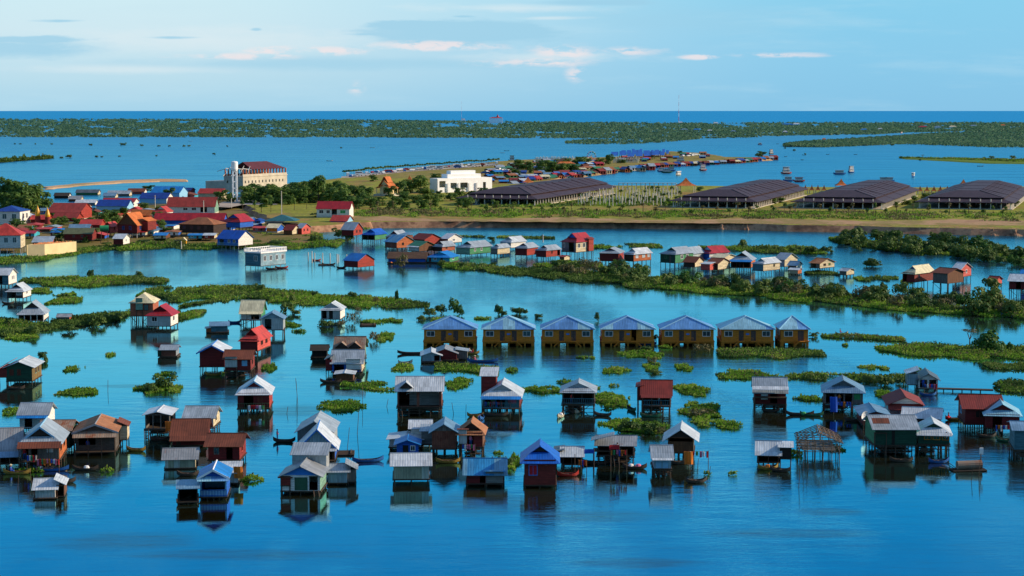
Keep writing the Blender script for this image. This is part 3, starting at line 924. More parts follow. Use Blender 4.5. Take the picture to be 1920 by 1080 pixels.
def H(label, short, x0, x1, yw, yf, ye, yr, side=0, d=6.0, roof='GS', rc='tin', wc='grey', sc=None, gc=None, fr=None, sr=None, sl=None, z=0.0,
      base='s', skirt=None, trim=None, st=None, o=.45, name='stilt_house', cat='stilt house', frame='white', gz=.22, k=.5, lad=None, rail=None,
      extra=None, bc=None, group=None, pole='pole', pc=None, gdet=None, braces=True, minw=None):
    if base == 's' and yw < 570 and yw - yf > 7:
        yw -= .35 * (yw - yf)
    p = at((x0 + x1) / 2, yw, z)
    s = ppm(p)
    ta = (yw - HOR) / FPX
    phi = math.atan((p.x) / (p.y))
    at_ = math.asin(max(-.95, min(.95, side / (s * d)))) if side is not None else phi * -1
    rz = -at_ - phi if side is not None else 0.0
    w = (x1 - x0) / (s * math.cos(at_))
    hf = max(0.12, (yw - yf) / s)
    back = {'GF': d * .62, 'GH': d * .66, 'GS': d / 2, 'HIP': d / 2 if w >= d else w / 2, 'SH': d, 'FLAT': 0}[roof]
    he = max(hf + 1.2, (yw - ye) / s + .04)
    hr = max(he + .15, (yw - yr) / s - back * ta)
    e = empty(name, p + Matrix.Rotation(rz, 3, 'Z') @ Vector((0, d / 2, 0)), rz, label, cat, group)
    HOUSES.append(((x0 + x1) / 2, yw, short, e))
    INFO[short] = (e, w, d, hf)
    sc = sc or wc
    gc = gc or wc
    bc = bc or wc
    D, Wd = d / 2, w / 2
    # walls
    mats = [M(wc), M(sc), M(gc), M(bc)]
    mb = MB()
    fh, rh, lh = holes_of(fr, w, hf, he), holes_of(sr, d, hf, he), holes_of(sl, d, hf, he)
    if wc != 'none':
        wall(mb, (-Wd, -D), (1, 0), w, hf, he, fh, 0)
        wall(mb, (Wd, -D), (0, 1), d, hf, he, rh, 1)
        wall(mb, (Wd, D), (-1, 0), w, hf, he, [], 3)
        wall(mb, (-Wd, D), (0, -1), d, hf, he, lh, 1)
        if roof == 'GF':
            mb.poly([(-Wd, -D, he), (Wd, -D, he), (0, -D, hr - .08)], 2)
            mb.poly([(Wd, D, he), (-Wd, D, he), (0, D, hr - .08)], 3)
        elif roof == 'GH':
            yg = -D + gz * d
            zt = he + k * (hr - he)
            mb.poly([(-Wd * (1 - k), yg, zt - .1), (Wd * (1 - k), yg, zt - .1), (0, yg, hr - .1)], 2)
            mb.poly([(Wd, D, he), (-Wd, D, he), (0, D, hr - .08)], 3)
        elif roof == 'GS':
            mb.poly([(Wd, -D, he), (Wd, D, he), (Wd, 0, hr - .08)], 1)
            mb.poly([(-Wd, D, he), (-Wd, -D, he), (-Wd, 0, hr - .08)], 1)
        elif roof == 'SH':
            mb.poly([(Wd, -D, he), (Wd, D, he), (Wd, D, hr - .05)], 1)
            mb.poly([(-Wd, D, he), (-Wd, -D, he), (-Wd, D, hr - .05)], 1)
            wall(mb, (Wd, D), (-1, 0), w, he, hr - .04, [], 3)
        mb.build('wall', mats, e)
        fill(e, fr, (-Wd, -D), (1, 0), w, hf, he, frame)
        fill(e, sr, (Wd, -D), (0, 1), d, hf, he, frame)
        fill(e, sl, (-Wd, D), (0, -1), d, hf, he, frame)
    ro = roof_mesh(roof, w, d, he + .03, hr, o, None, gz, k).build('roof', M(rc), e)
    # ridge cap
    if roof in ('GF', 'GH', 'GS') and s > 6:
        mb = MB()
        a_, b_ = {'GF': ((0, -D - o, hr), (0, D + o, hr)), 'GH': ((0, -D + gz * d - .35, hr), (0, D + o, hr)), 'GS': ((-Wd - o, 0, hr), (Wd + o, 0, hr))}[roof]
        mb.tube(Vector(a_) + Vector((0, 0, .02)), Vector(b_) + Vector((0, 0, .02)), .09, .09, 5)
        mb.build('ridge_cap', M(trim or rc), ro)
    if trim and roof in ('GF', 'GH'):
        sl_ = (hr - he) / Wd
        if roof == 'GF':
            xe, ze, yy_, xt, zt = Wd + o, he - o * sl_, -D - o - .03, 0, hr
        else:
            xe = (Wd + o) * (1 - k) + .1
            ze, yy_, zt = hr - xe * (hr - he) / Wd, -D + gz * d - .4, hr
        mb = MB()
        for sx in (-1, 1):
            mb.slab([(sx * xe, yy_, ze - .2), (0, yy_, zt - .2), (0, yy_, zt + .08), (sx * xe, yy_, ze + .08)], .05)
        mb.build('fascia', M(trim), ro)
    # floor and posts
    if base in 's':
        mb = MB()
        mb.box(-Wd - .15, Wd + .15, -D - .15, D + .15, hf - .16, hf)
        mb.build('floor', M('raft'), e)
        nx, ny = st or (max(3, int(w / 1.7) + 1), 4 if s > 9 else 3)
        nx = min(nx, 6)
        r = .095 if s > 9 else .11
        for i in range(nx):
            for j in range(ny):
                x = -Wd + .1 + (w - .2) * i / (nx - 1)
                y = -D + .1 + (d - .2) * j / (ny - 1)
                stick('stilt', (x + rnd.uniform(-.14, .14), y + rnd.uniform(-.14, .14), -1.2), (x, y, hf - .1), r * rnd.uniform(.75, 1.25), pole, e)
        if hf > 1.2 and s > 9:
            # low landing with planks and odds and ends under the floor
            mb = MB()
            xa = -Wd + w * rnd.uniform(0, .3)
            xb = xa + w * rnd.uniform(.45, .7)
            zl = rnd.uniform(.3, .6)
            for k_ in range(int(d / .45)):
                if rnd.random() < .8:
                    y_ = -D + .1 + k_ * .45
                    mb.box(xa + rnd.uniform(-.3, .1), xb + rnd.uniform(-.2, .4), y_, y_ + .36, zl - .07, zl)
            for k_ in range(4):
                x_, y_, b_ = rnd.uniform(xa, xb), rnd.uniform(-D + .3, D - .5), rnd.uniform(.25, .5)
                mb.box(x_ - b_, x_ + b_, y_ - b_, y_ + b_ * .6, zl + .004, zl + b_ * rnd.uniform(.8, 1.8))
            mb.build('landing', M('raft'), e)
            for y_ in (-D + .1, 0, D - .1):
                stick('bearer', (-Wd - .2, y_, hf - .3), (Wd + .2, y_, hf - .32), .09, pole, e)
                stick('bearer', (-Wd - .1, y_ + .12, hf * .55), (Wd + .1, y_ + .12, hf * .5), .06, pole, e)
        if hf > 1.3 and braces and s > 6:
            for i in range(0, nx - 1, 2):
                xa, xb = -Wd + .1 + (w - .2) * i / (nx - 1), -Wd + .1 + (w - .2) * (i + 1) / (nx - 1)
                ya = -D + .1 + (d - .2) * rnd.choice((0, 0, 1)) / (ny - 1)
                f_ = rnd.random() < .5
                stick('brace', (xa if f_ else xb, ya, .1), (xb if f_ else xa, ya, hf - .2), .06, pole, e)
    elif base == 'f':
        mb = MB()
        mb.box(-Wd - .3, Wd + .3, -D - .5, D + .3, .10, hf)
        mb.build('deck', M('raft'), e)
        for i in range(4):
            x = -Wd + w * (i + .5) / 4
            mb = MB()
            mb.tube((x, -D - .35, .0), (x, D + .2, .0), .22, .22, 8)
            mb.build('float', M('dark'), e)
    elif base == 'g':
        mb = MB()
        mb.box(-Wd - .1, Wd + .1, -D - .1, D + .1, -.6, hf)
        mb.build('plinth', M('concrete'), e)
    # front lean-to roof: (depth, drop, roof key, posts)
    if skirt:
        sd_, dr, sk = skirt[:3]
        mb = MB()
        mb.slab([(-Wd - .3, -D - sd_, he - dr), (Wd + .3, -D - sd_, he - dr), (Wd + .3, -D - .02, he + .0), (-Wd - .3, -D - .02, he + .0)], .06)
        mb.build('porch_roof', M(sk), e)
        if len(skirt) > 3 and skirt[3]:
            n_ = skirt[3]
            if base == 's':
                mb = MB()
                mb.box(-Wd, Wd, -D - sd_ + .2, -D - .18, hf - .14, hf - .01)
                mb.build('porch_floor', M('raft'), e)
            for i in range(n_):
                x = -Wd + w * i / (n_ - 1)
                stick('porch_post', (x, -D - sd_ + .25, -1 if base != 'g' else -.3), (x, -D - sd_ + .25, he - dr), .08, pc or pole, e)
    if rail:
        mb = MB()
        yy_ = -D - (skirt[0] - .25 if skirt and len(skirt) > 3 and skirt[3] else .12)
        mb.box(-Wd, Wd, yy_ - .03, yy_ + .03, hf + .85, hf + .93)
        mb.box(-Wd, Wd, yy_ - .03, yy_ + .03, hf + .1, hf + .18)
        nb = int(w / .35)
        for i in range(nb + 1):
            x = -Wd + w * i / nb
            mb.box(x - .03, x + .03, yy_ - .025, yy_ + .025, hf - .1, hf + .85)
        mb.build('railing', M(rail), e)
    if lad:
        for u_ in (lad if isinstance(lad, (list, tuple)) else [lad]):
            x = -Wd + w * u_
            mb = MB()
            top_, bot_ = Vector((x, -D - .2, hf)), Vector((x + .3, -D - 1.2 - hf * .4, -.4))
            for dx in (-.32, .32):
                mb.tube(top_ + Vector((dx, 0, .1)), bot_ + Vector((dx, 0, 0)), .06, .06, 5)
            for i in range(1, 8):
                q = bot_.lerp(top_, i / 8)
                mb.tube(q + Vector((-.34, 0, 0)), q + Vector((.34, 0, 0)), .04, .04, 4)
            mb.build('ladder', M('palepole' if pole == 'palepole' else 'pole'), e)
    if gdet:       # little front gables set on the roof slope (GS) : list of (u, width, height)
        for u_, gw, gh in gdet:
            x = -Wd + w * u_
            zz = he + .35
            yb_ = -D + .2
            mb = MB()
            mb.slab([(x - gw / 2, -D - .3, zz), (x, -D - .3, zz + gh), (x, D * .1, zz + gh), (x - gw / 2, -D * .4, zz)], .05, 0)
            mb.slab([(x + gw / 2, -D - .3, zz), (x, -D - .3, zz + gh), (x, D * .1, zz + gh), (x + gw / 2, -D * .4, zz)], .05, 0)
            mb.poly([(x - gw / 2 + .1, -D - .1, zz - .1), (x + gw / 2 - .1, -D - .1, zz - .1), (x, -D - .1, zz + gh - .1)], 1)
            mb.build('dormer', [M(rc), M('darkwood')], ro)
    for ex in extra or []:
        annex(e, w, d, hf, he, hr, base, *ex)
    return e


def annex(e, w, d, hf, he, hr, base, x0, x1, y0, y1, zf, z0, z1, slope, rk, wk, openf=False):
    """side wing in house fractions: x in widths, y in depths, z in metres; slope = side the roof falls to"""
    X0, X1, Y0, Y1 = x0 * w, x1 * w, y0 * d, y1 * d
    mb = MB()
    if wk != 'none':
        wall(mb, (X0, Y0), (1, 0), X1 - X0, zf, z0, [(.12, X1 - X0 - .12, zf + .04, z0 - .15)] if openf else [], 0)
        wall(mb, (X1, Y0), (0, 1), Y1 - Y0, zf, z0, [], 0)
        wall(mb, (X1, Y1), (-1, 0), X1 - X0, zf, z0, [], 0)
        wall(mb, (X0, Y1), (0, -1), Y1 - Y0, zf, z0, [], 0)
        g = mb.build('annex', M(wk), e)
    else:
        mb.box(X0, X1, Y0, Y1, zf - .14, zf)
        g = mb.build('annex', M('raft'), e)
    zz = {'f': (z0, z0, z1, z1), 'r': (z1, z0, z0, z1), 'l': (z0, z1, z1, z0), 'b': (z1, z1, z0, z0)}[slope]
    o = .3
    mb = MB()
    mb.slab([(X0 - o, Y0 - o, zz[0] + .03), (X1 + o, Y0 - o, zz[1] + .03), (X1 + o, Y1 + o, zz[2] + .03), (X0 - o, Y1 + o, zz[3] + .03)], .06)
    mb.build('roof', M(rk), g)
    if wk != 'none':
        mb = MB()
        mb.box(X0 - .02, X1 + .02, Y0 - .02, Y1 + .02, zf - .14, zf - .01)
        mb.build('floor', M('raft'), g)
    if base == 's':
        for x in (X0 + .1, X1 - .1):
            for y in (Y0 + .1, Y1 - .1):
                stick('stilt', (x + rnd.uniform(-.1, .1), y, -1.2), (x, y, zf), .08, 'pole', g)

# ------------------------------------------------------------------ houses, nearest rows
D1 = [('d', .4, .56)]
H("dark green plank house with pale tin roof cut by the left edge of the view", "dark green house at the left edge", 14, 60, 722, 714, 687, 670, 18, 8, 'GF', 'tinlight', 'darkgreen', 'olivewall',
  fr=[('w', .12, .26, 'doorbrown', 'shutter'), ('w', .42, .54, 'doorbrown', 'shutter')], sr=[('w', .3, .45, 'palegreen', 'shutter'), ('w', .6, .75, 'palegreen', 'shutter')],
  extra=[(-.82, -.5, -.5, .4, 1.5, 3.0, 4.1, 'l', 'redroof', 'redworn')], o=.6)
H("small white and grey house with blue porch roof behind the left shacks", "white house with the blue porch roof", 38, 88, 812, 802, 776, 754, 15, 6, 'GS', 'tin', 'tinwall', 'whitewall',
  fr=[('o', .18, .46)], skirt=(1.1, .5, 'azure'), base='s')
H("grey house with two stepped tin roofs at the far left edge", "stepped tin roofed house at the left edge", -14, 36, 880, 866, 846, 800, 8, 9, 'GS', 'tinold', 'darkwood', 'tinwall', skirt=(1.6, .6, 'tinblue', 4), fr=[('o', .1, .5), ('o', .55, .9)])
H("big grey gabled house with rust porch roof and orange side wall", "grey gabled house with orange side wall", 40, 111, 881, 862, 828, 786, 15, 9, 'GH', 'tin', 'greyv', 'orangewood', 'darkwood',
  fr=[('o', .05, .22), ('o', .28, .44), ('w', .68, .84, 'grey', 'clothwhite')], skirt=(1.5, .7, 'rust', 5), sr=[('w', .15, .3, 'doorbrown', 'dark'), ('w', .6, .75, 'doorbrown', 'dark')], gz=.1, k=.4, trim='lightblue', o=.5)
H("rust streaked tin roofed house with dark green walls behind the grey gabled house", "green walled house with rust streaked roof", 76, 130, 848, 838, 806, 786, 15, 6, 'GS', 'rusttin', 'darkgreen', 'darkgreen')
H("old woven wall house with rusty orange roof beside open water", "woven wall house with rusty orange roof", 143, 216, 852, 845, 808, 781, 12, 9, 'GF', 'rustorange', 'weave', 'weave',
  fr=[('o', .08, .5, .3)], skirt=(1.4, .75, 'rusttin', 4), o=.5, extra=[(.52, .72, .1, .5, 1.2, 3.2, 4.0, 'r', 'rust', 'cream')], trim='tinold')
H("open timber frame shed on stilts with one white roof slope", "open frame shed with the white roof", 273, 318, 820, 804, 777, 763, 12, 6, 'GF', 'tinwhite', 'greyv', fr=[('o', .04, .3), ('o', .34, .62), ('o', .66, .96)], sr=[('o', .1, .6)], lad=.05, gc='darkwood', base='s')
H("grey tin roofed house with cream woven end wall behind the dark red houses", "tin roofed house with cream end wall", 347, 400, 815, 800, 782, 760, 13, 6, 'GS', 'tin', 'tinwall', 'cream', sr=[('w', .3, .5, 'cream', 'dark')])
H("dark red house under a double rust coloured roof", "dark red house with double rust roof", 324, 386, 839, 834, 815, 784, 9, 7, 'GS', 'rust', 'darkred', 'darkred', fr=[('d', .1, .25, 'doorbrown'), ('w', .6, .8, 'redworn', 'clothred')], skirt=(1.6, .7, 'rust'))
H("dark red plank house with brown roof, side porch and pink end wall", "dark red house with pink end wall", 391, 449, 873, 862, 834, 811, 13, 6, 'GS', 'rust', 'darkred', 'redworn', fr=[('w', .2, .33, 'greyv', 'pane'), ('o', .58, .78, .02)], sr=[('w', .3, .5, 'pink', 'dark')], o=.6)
H("low grey corrugated shed standing in the water in front of red houses", "low grey corrugated shed", 310, 366, 880, 877, 859, 839, 4, 5, 'GS', 'tinold', 'silver', 'cream', base='s', o=.5)
H("pale tin shed just behind the bright blue house", "pale tin shed behind the bright blue house", 407, 446, 910, 905, 886, 865, 4, 4.5, 'SH', 'tinlight', 'tinwall', 'silver')
H("bright blue gabled house with white trim and blue porch fence", "bright blue house with white trim", 376, 425, 938, 931, 893, 868, 7, 6, 'GF', 'azure', 'lightblue', 'bluewall', 'bluewall', fr=[('o', .06, .94, .3)], skirt=(1.0, .45, 'skytin'), rail='bluewall', trim='white', st=(5, 4))
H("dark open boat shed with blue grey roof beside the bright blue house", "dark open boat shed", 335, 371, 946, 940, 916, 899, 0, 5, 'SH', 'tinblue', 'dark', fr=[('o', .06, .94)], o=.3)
H("tiny floating tin hut with a sunlit white end near the lower left corner", "tiny floating tin hut", 67, 103, 936, 933, 917, 896, 7, 5, 'GS', 'tinlight', 'tinwall', 'whitewall', base='f', extra=[(.55, .95, -.4, .4, .25, 1.7, 2.5, 'r', 'tinlight', 'brown', True)], name='floating_hut', cat='floating hut')
H("dark red stilt house with white and blue roof left of a rust roofed house", "dark red house with white and blue roof", 375, 421, 698, 687, 659, 640, 10, 8, 'GF', 'tinwhite', 'darkred', trim='trimblue', o=.6)
H("dark red house with rust roof, grey front panel and small window", "dark red house with grey front panel", 422, 470, 709, 694, 672, 655, 8, 6, 'GS', 'rust', 'darkred', 'redworn', fr=[('w', .68, .85, 'lightblue', 'lightblue')], sr=[('w', .3, .5, 'doorbrown', 'pane')], extra=[(-.49, -.02, -.53, -.505, 2.1, 4.1, 4.15, 'f', 'rust', 'tinwall')])
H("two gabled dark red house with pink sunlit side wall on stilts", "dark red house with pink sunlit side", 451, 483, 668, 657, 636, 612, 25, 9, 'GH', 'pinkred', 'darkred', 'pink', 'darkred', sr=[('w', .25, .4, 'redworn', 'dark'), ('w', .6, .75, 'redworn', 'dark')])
H("red house with pale blue gabled roof and railed open porch", "red house with the pale blue gabled roof", 446, 505, 777, 766, 737, 707, 7, 8, 'GH', 'tinwhite', 'darkred', 'red', 'darkred', fr=[('o', .2, .5), ('w', .62, .8, 'darkred', 'shutter')], trim='lightblue', rail='olive', st=(6, 4))
H("small floating rust streaked shed reflected alone on calm water", "lone rust streaked floating shed", 303, 330, 671, 667, 655, 646, 6, 4, 'GS', 'tin', 'rustwall', 'tinold', base='f', name='floating_hut', cat='floating hut', extra=[(-.78, -.52, -.4, .4, .3, 1.5, 1.7, 'l', 'tin', 'darkgreen')])
H("old black thatched floating shed standing by itself", "black thatched floating shed", 585, 613, 672, 669, 656, 646, 2, 4, 'GS', 'darkthatch', 'dark', base='f', name='floating_hut', cat='floating hut')
H("house with brown roof and two small front gables above a blue porch", "brown roofed house with two small gables", 628, 680, 680, 672, 655, 630, 7, 6, 'GS', 'rusttin', 'teal', 'palegreen', fr=[('o', .08, .3), ('d', .4, .52, 'bluewall'), ('w', .65, .85)], gdet=[(.25, 2.8, 1.1), (.72, 2.8, 1.1)], pc='white', skirt=(1, .4, 'tinblue', 4))
H("grey house with one large plain tin roof slope and white front panel", "grey house with large plain roof", 623, 678, 704, 697, 680, 655, 6, 7, 'GS', 'tin', 'bluewall', 'cream', fr=[('o', .06, .4)], extra=[(-.02, .46, -.53, -.505, 1.2, 3.2, 3.25, 'f', 'tin', 'whitewall'), (-.72, -.52, -.5, .2, 1.0, 3.0, 3.8, 'l', 'tindark', 'darkred')])
H("tiny brown hut with pale gable roof below the large plain roof", "tiny brown hut with pale gable", 630, 662, 716, 713, 703, 695, 3, 4, 'GF', 'tinlight', 'brown', base='f', name='floating_hut', cat='floating hut', gc='darkwood')
H("long white tin roof on tall stilts with ladder behind the grey gable house", "long white tin roof on stilts", 745, 828, 780, 762, 731, 704, 3, 7, 'GS', 'tinlight', 'rustwall', 'rustwall', fr=[('o', .04, .44, .02), ('o', .5, .95, .02)], gdet=[(.2, 2.4, 1.0)], st=(5, 4), lad=.05)
H("grey corrugated house with a plain blank front gable", "grey house with blank front gable", 768, 824, 777, 768, 736, 714, 2, 7, 'GF', 'tinlight', 'grey', 'grey', o=.5)
H("wide tin roofed house with blue edged porch and potted trees", "wide house with the blue edged porch", 906, 974, 777, 764, 743, 712, 6, 9, 'GH', 'tinlight', 'teal', 'darkred', 'tinwall', fr=[('o', .05, .3), ('o', .36, .6), ('w', .7, .9, 'pink', 'clothpink')], skirt=(1.2, .35, 'azure', 5), rail='teal', extra=[(-.62, -.2, .1, .5, 1.8, 5.6, 6.6, 'f', 'tinlight', 'redworn')], st=(6, 4))
H("dark grey house with tin gable behind the white gabled house", "dark grey house behind the white gable", 558, 622, 846, 838, 808, 776, 12, 9, 'GF', 'tin', 'tindark', 'tinwall')
H("white corrugated gable house with blue edged roof and open brown porch", "white gabled house with the blue edge", 562, 628, 866, 862, 837, 793, 5, 7, 'GF', 'tinwhite', 'brown', 'bluewall', 'bluetin', fr=[('o', .08, .46), ('o', .54, .92)], skirt=(1.3, .5, 'tinlight', 4), trim='trimblue', o=.55)
H("house with blue gable, green front door and long left roof slope", "house with green door and blue gable", 528, 600, 928, 920, 891, 862, 13, 6, 'GF', 'tinold', 'whitewall', 'palegreen', 'trimblue', fr=[('o', .0, .24, .35), ('d', .34, .68, 'doorgreen'), ('o', .72, .94, .02)], lad=.9, extra=[(-.4, .5, .5, 1.0, 1.5, 4.2, 5.3, 'f', 'tin', 'tinwall'), (-.52, -.26, -.52, -.505, 1.3, 2.3, 2.4, 'f', 'rust', 'redworn')])
H("grey tin shed with a smaller wing right of the green door house", "grey tin shed with small wing", 615, 651, 910, 905, 884, 868, 2, 5, 'GS', 'tin', 'bluetin', 'tinwall', extra=[(.52, .95, -.4, .3, .4, 2.0, 2.9, 'r', 'tinold', 'greyv')])
H("small bright blue hut crowded among tin sheds", "small bright blue hut", 744, 784, 858, 853, 832, 818, 2, 4, 'GF', 'azure', 'bluewall', fr=[('d', .28, .55, 'dark'), ('w', .66, .84, 'white', 'pane')], name='hut', cat='hut')
H("grey tin hut behind the small bright blue hut", "tin hut behind the small blue hut", 730, 790, 846, 838, 828, 812, 4, 5, 'GF', 'tinlight', 'tinwall', 'greyv', extra=[(.5, .98, -.5, .2, 1.0, 3.0, 3.4, 'f', 'tin', 'grey')])
H("silver corrugated house whose bright wall mirrors in the water", "silver corrugated house", 738, 804, 910, 898, 871, 848, 0, 6, 'GS', 'tinlight', 'silver', 'tinwall', o=.5)
H("low white tin hut behind two brown huts", "low white tin hut", 771, 806, 838, 826, 802, 786, 1, 5, 'GS', 'tinlight', 'whitewall', 'brown')
H("hut with blue grey gable roof and rusty board walls", "hut with rusty board walls", 810, 855, 855, 841, 808, 785, 3, 6, 'GF', 'tinblue', 'rustwall', 'rustwall', 'greyv', o=.5)
H("brown roofed hut with white and red front and log landing", "brown roofed hut with log landing", 860, 905, 856, 837, 811, 784, 5, 6, 'GH', 'rustorange', 'redworn', 'brown', 'darkwood', fr=[('o', .38, .62, .02)], extra=[(-.48, -.16, -.53, -.505, 1.9, 4.0, 4.05, 'f', 'rust', 'tinwall')], k=.3)
H("house with streaky blue tin roof, half red and half grey front", "house with streaky blue roof", 875, 944, 912, 906, 887, 858, 1, 6, 'GS', 'azureold', 'darkred', 'grey', fr=[('o', .36, .5, .02)], extra=[(.02, .49, -.53, -.505, .5, 2.1, 2.15, 'f', 'azureold', 'grey')], o=.55)
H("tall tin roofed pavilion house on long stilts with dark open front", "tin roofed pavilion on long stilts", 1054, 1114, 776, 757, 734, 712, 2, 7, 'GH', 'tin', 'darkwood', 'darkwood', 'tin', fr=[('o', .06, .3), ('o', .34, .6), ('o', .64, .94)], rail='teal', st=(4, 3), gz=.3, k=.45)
H("rust red roofed stilt house with teal railing and red side wing", "rust red roofed house with teal railing", 1205, 1256, 777, 759, 739, 711, 1, 7, 'GS', 'redroof', 'darkwood', 'darkwood', fr=[('o', .05, .33), ('o', .37, .63), ('o', .67, .95)], rail='teal', skirt=(1.2, .45, 'redroof', 4), extra=[(-.72, -.52, -.2, .5, 2.1, 4.2, 4.6, 'l', 'redroof', 'darkred')], st=(5, 4))
H("weathered red house with vivid blue hipped gable roof and shuttered window", "weathered red house with vivid blue roof", 983, 1042, 915, 909, 862, 827, 0, 7, 'GH', 'blue', 'redworn', 'redworn', 'darkwood', fr=[('w', .16, .4, 'trimblue', 'clothred')], k=.55, gz=.32, o=.6)
H("small tin roofed open hut right of the vivid blue roof", "small tin hut by the vivid blue roof", 1055, 1090, 880, 870, 857, 836, 1, 5, 'GS', 'tinlight', 'darkwood', fr=[('o', .06, .45), ('o', .5, .94)], extra=[(-.9, -.52, -.3, .4, .8, 2.4, 2.6, 'l', 'tindark', 'dark')])
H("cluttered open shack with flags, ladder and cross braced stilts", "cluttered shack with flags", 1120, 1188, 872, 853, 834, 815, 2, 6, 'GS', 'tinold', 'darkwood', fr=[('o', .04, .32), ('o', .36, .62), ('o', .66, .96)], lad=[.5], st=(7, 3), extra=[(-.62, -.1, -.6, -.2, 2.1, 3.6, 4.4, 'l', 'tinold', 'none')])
H("narrow blue grey hut with two step tin roof on messy stilts", "narrow blue grey hut", 1226, 1258, 897, 878, 857, 833, -5, 5, 'GS', 'tin', 'bluetin', 'bluetin', skirt=(.8, .3, 'tinlight'), fr=[('d', .1, .45, 'lightblue'), ('d', .5, .85, 'lightblue')], st=(4, 4))
H("brown woven hut with open gable under a wide tin roof", "brown woven hut with open gable", 1252, 1300, 862, 848, 820, 794, 2, 6, 'GF', 'tinlight', 'brown', 'weave', 'darkwood', fr=[('o', .05, .95, .72)], o=.8, st=(6, 4))
H("dark red stilt house with a single grey tin roof slope", "dark red house with grey tin slope", 1415, 1473, 772, 757, 735, 706, -3, 7, 'GS', 'tin', 'darkred', 'darkred', fr=[('o', .5, .72), ('w', .22, .4, 'tinwall', 'tinwall')], o=.4, extra=[(-.52, .52, -.68, -.5, 2.6, 3.9, 4.2, 'f', 'tinlight', 'none')])
H("open platform hut with stepped tin roof and small side hutch", "platform hut with stepped tin roof", 1421, 1460, 876, 866, 854, 825, 0, 5, 'GS', 'tinlight', 'darkwood', fr=[('o', .05, .48), ('o', .52, .95)], extra=[(.54, 1.1, -.4, .2, 1.2, 2.8, 3.1, 'f', 'tinlight', 'dark')], st=(5, 4))
H("grey timber house with hipped gable roof and blue cloth on the stilts", "grey timber house with hipped gable", 1545, 1617, 773, 757, 734, 706, -3, 8, 'GH', 'tinblue', 'greyv', 'greyv', 'tindark', fr=[('o', .05, .28), ('o', .32, .5), ('o', .54, .72), ('w', .78, .92, 'green', 'clothgreen')], st=(5, 4), trim='tindark')
H("small white gabled house with lean to at the head of a dark jetty", "small white house at the dark jetty", 1722, 1758, 734, 728, 711, 693, -6, 7, 'GF', 'tindark', 'whitewall', 'bluetin', fr=[('o', .08, .45), ('o', .55, .92)], extra=[(-1.05, -.52, -.4, .3, 1.1, 3.0, 3.8, 'l', 'tinlight', 'bluetin')])
H("rust red roofed house with white walls hidden behind tin roofs", "rust red roofed white house", 1668, 1726, 787, 780, 757, 733, -10, 9, 'GF', 'redroof', 'whitewall', 'bluetin', skirt=(1.4, .8, 'redroof'), o=.6)
H("red walled house with tin gable and white satellite dish", "tin gabled house with satellite dish", 1618, 1664, 802, 796, 777, 760, -12, 8, 'GF', 'tinblue', 'redworn', 'redworn', o=.6)
H("dark walled house with long pale tin roof behind the green houses", "long pale tin roof behind the green houses", 1694, 1760, 803, 802, 783, 763, 4, 7, 'GS', 'tinlight', 'darkwood', 'bluewall')
H("large dark green house with tin roof and rusty patch, first of the green pair", "large dark green house", 1641, 1717, 854, 834, 803, 776, -20, 8, 'GS', 'tin', 'darkgreen', 'green', fr=[('d', .4, .48, 'dark')], extra=[(-.53, -.22, -.55, -.48, 3.4, 4.8, 5.4, 'f', 'rust', 'none')], st=(5, 4), o=.5)
H("smaller green house with yellow framed front panels", "small green house with yellow frames", 1722, 1779, 854, 832, 811, 784, -6, 7, 'GH', 'tinlight', 'darkgreen', 'darkgreen', fr=[('w', .2, .4, 'yellow', 'doorgreen'), ('w', .48, .68, 'yellow', 'doorgreen'), ('w', .78, .95, 'yellow', 'doorgreen')], st=(5, 4), skirt=(1.0, .3, 'tinlight'))
H("dark red house with rust red roof and propped shutter near the right edge", "dark red house with rust red roof near the right edge", 1810, 1876, 807, 795, 764, 738, -14, 8, 'GS', 'redroof', 'darkred', 'darkred', fr=[('w', .3, .5, 'redworn', 'dark')], sl=[('w', .3, .5, 'lightblue', 'tinwall')], o=.6, st=(6, 4))
H("dark red house with pale blue hipped gable roof and entrance stairs", "dark red house with pale blue hipped roof", 1849, 1910, 815, 803, 777, 750, -6, 7, 'GH', 'skytin', 'darkred', 'darkred', fr=[('o', .2, .48, .02)], lad=[.1, .3], gdet=None, k=.4)
H("blue grey plank house cut off by the right edge", "blue grey house at the right edge", 1902, 1950, 864, 843, 806, 788, -10, 7, 'GS', 'tinblue', 'teal', 'teal', st=(6, 4))

# ------------------------------------------------------------------ left cluster by the weeds
H("white ended tin roofed house at the upper left edge of the water", "white ended house at the upper left edge", -12, 16, 540, 533, 515, 502, 15, 7, 'GS', 'tinlight', 'teal', 'whitewall', fr=[('o', .3, .6)], sr=[('w', .4, .5, 'white'), ('w', .6, .7, 'white')])
H("small white sided house with dark open porch on low stilts", "white sided house with dark porch", 14, 43, 568, 558, 545, 530, 15, 7, 'GH', 'tinlight', 'darkwood', 'whitewall', fr=[('o', .1, .5), ('w', .62, .88, 'white')], sr=[('w', .4, .55, 'white')])
H("tin gabled house with white porch posts among the weeds on the left", "tin gabled house with white porch posts", 36, 82, 607, 600, 587, 563, 9, 8, 'GH', 'tin', 'darkwood', 'whitewall', fr=[('o', .1, .4), ('o', .5, .9)], skirt=(1.2, .3, 'tin', 5), pc='white')
H("tiny grey roofed hut with an orange lit end in the weeds", "tiny hut with orange end", 109, 130, 606, 603, 597, 588, 4, 3.5, 'GS', 'tinold', 'greyv', 'orangewood', name='hut', cat='hut')
H("tall brick house with cream hipped roof and green banner", "tall brick house", 245, 287, 606, 592, 566, 549, 11, 8, 'HIP', 'creamroof', 'brickwall', 'brickwall', fr=[('w', .62, .78, 'doorbrown', 'pane')], st=(5, 4), extra=[(-.25, .05, -.53, -.508, 3.2, 6.0, 6.05, 'f', 'creamroof', 'palegreen')])
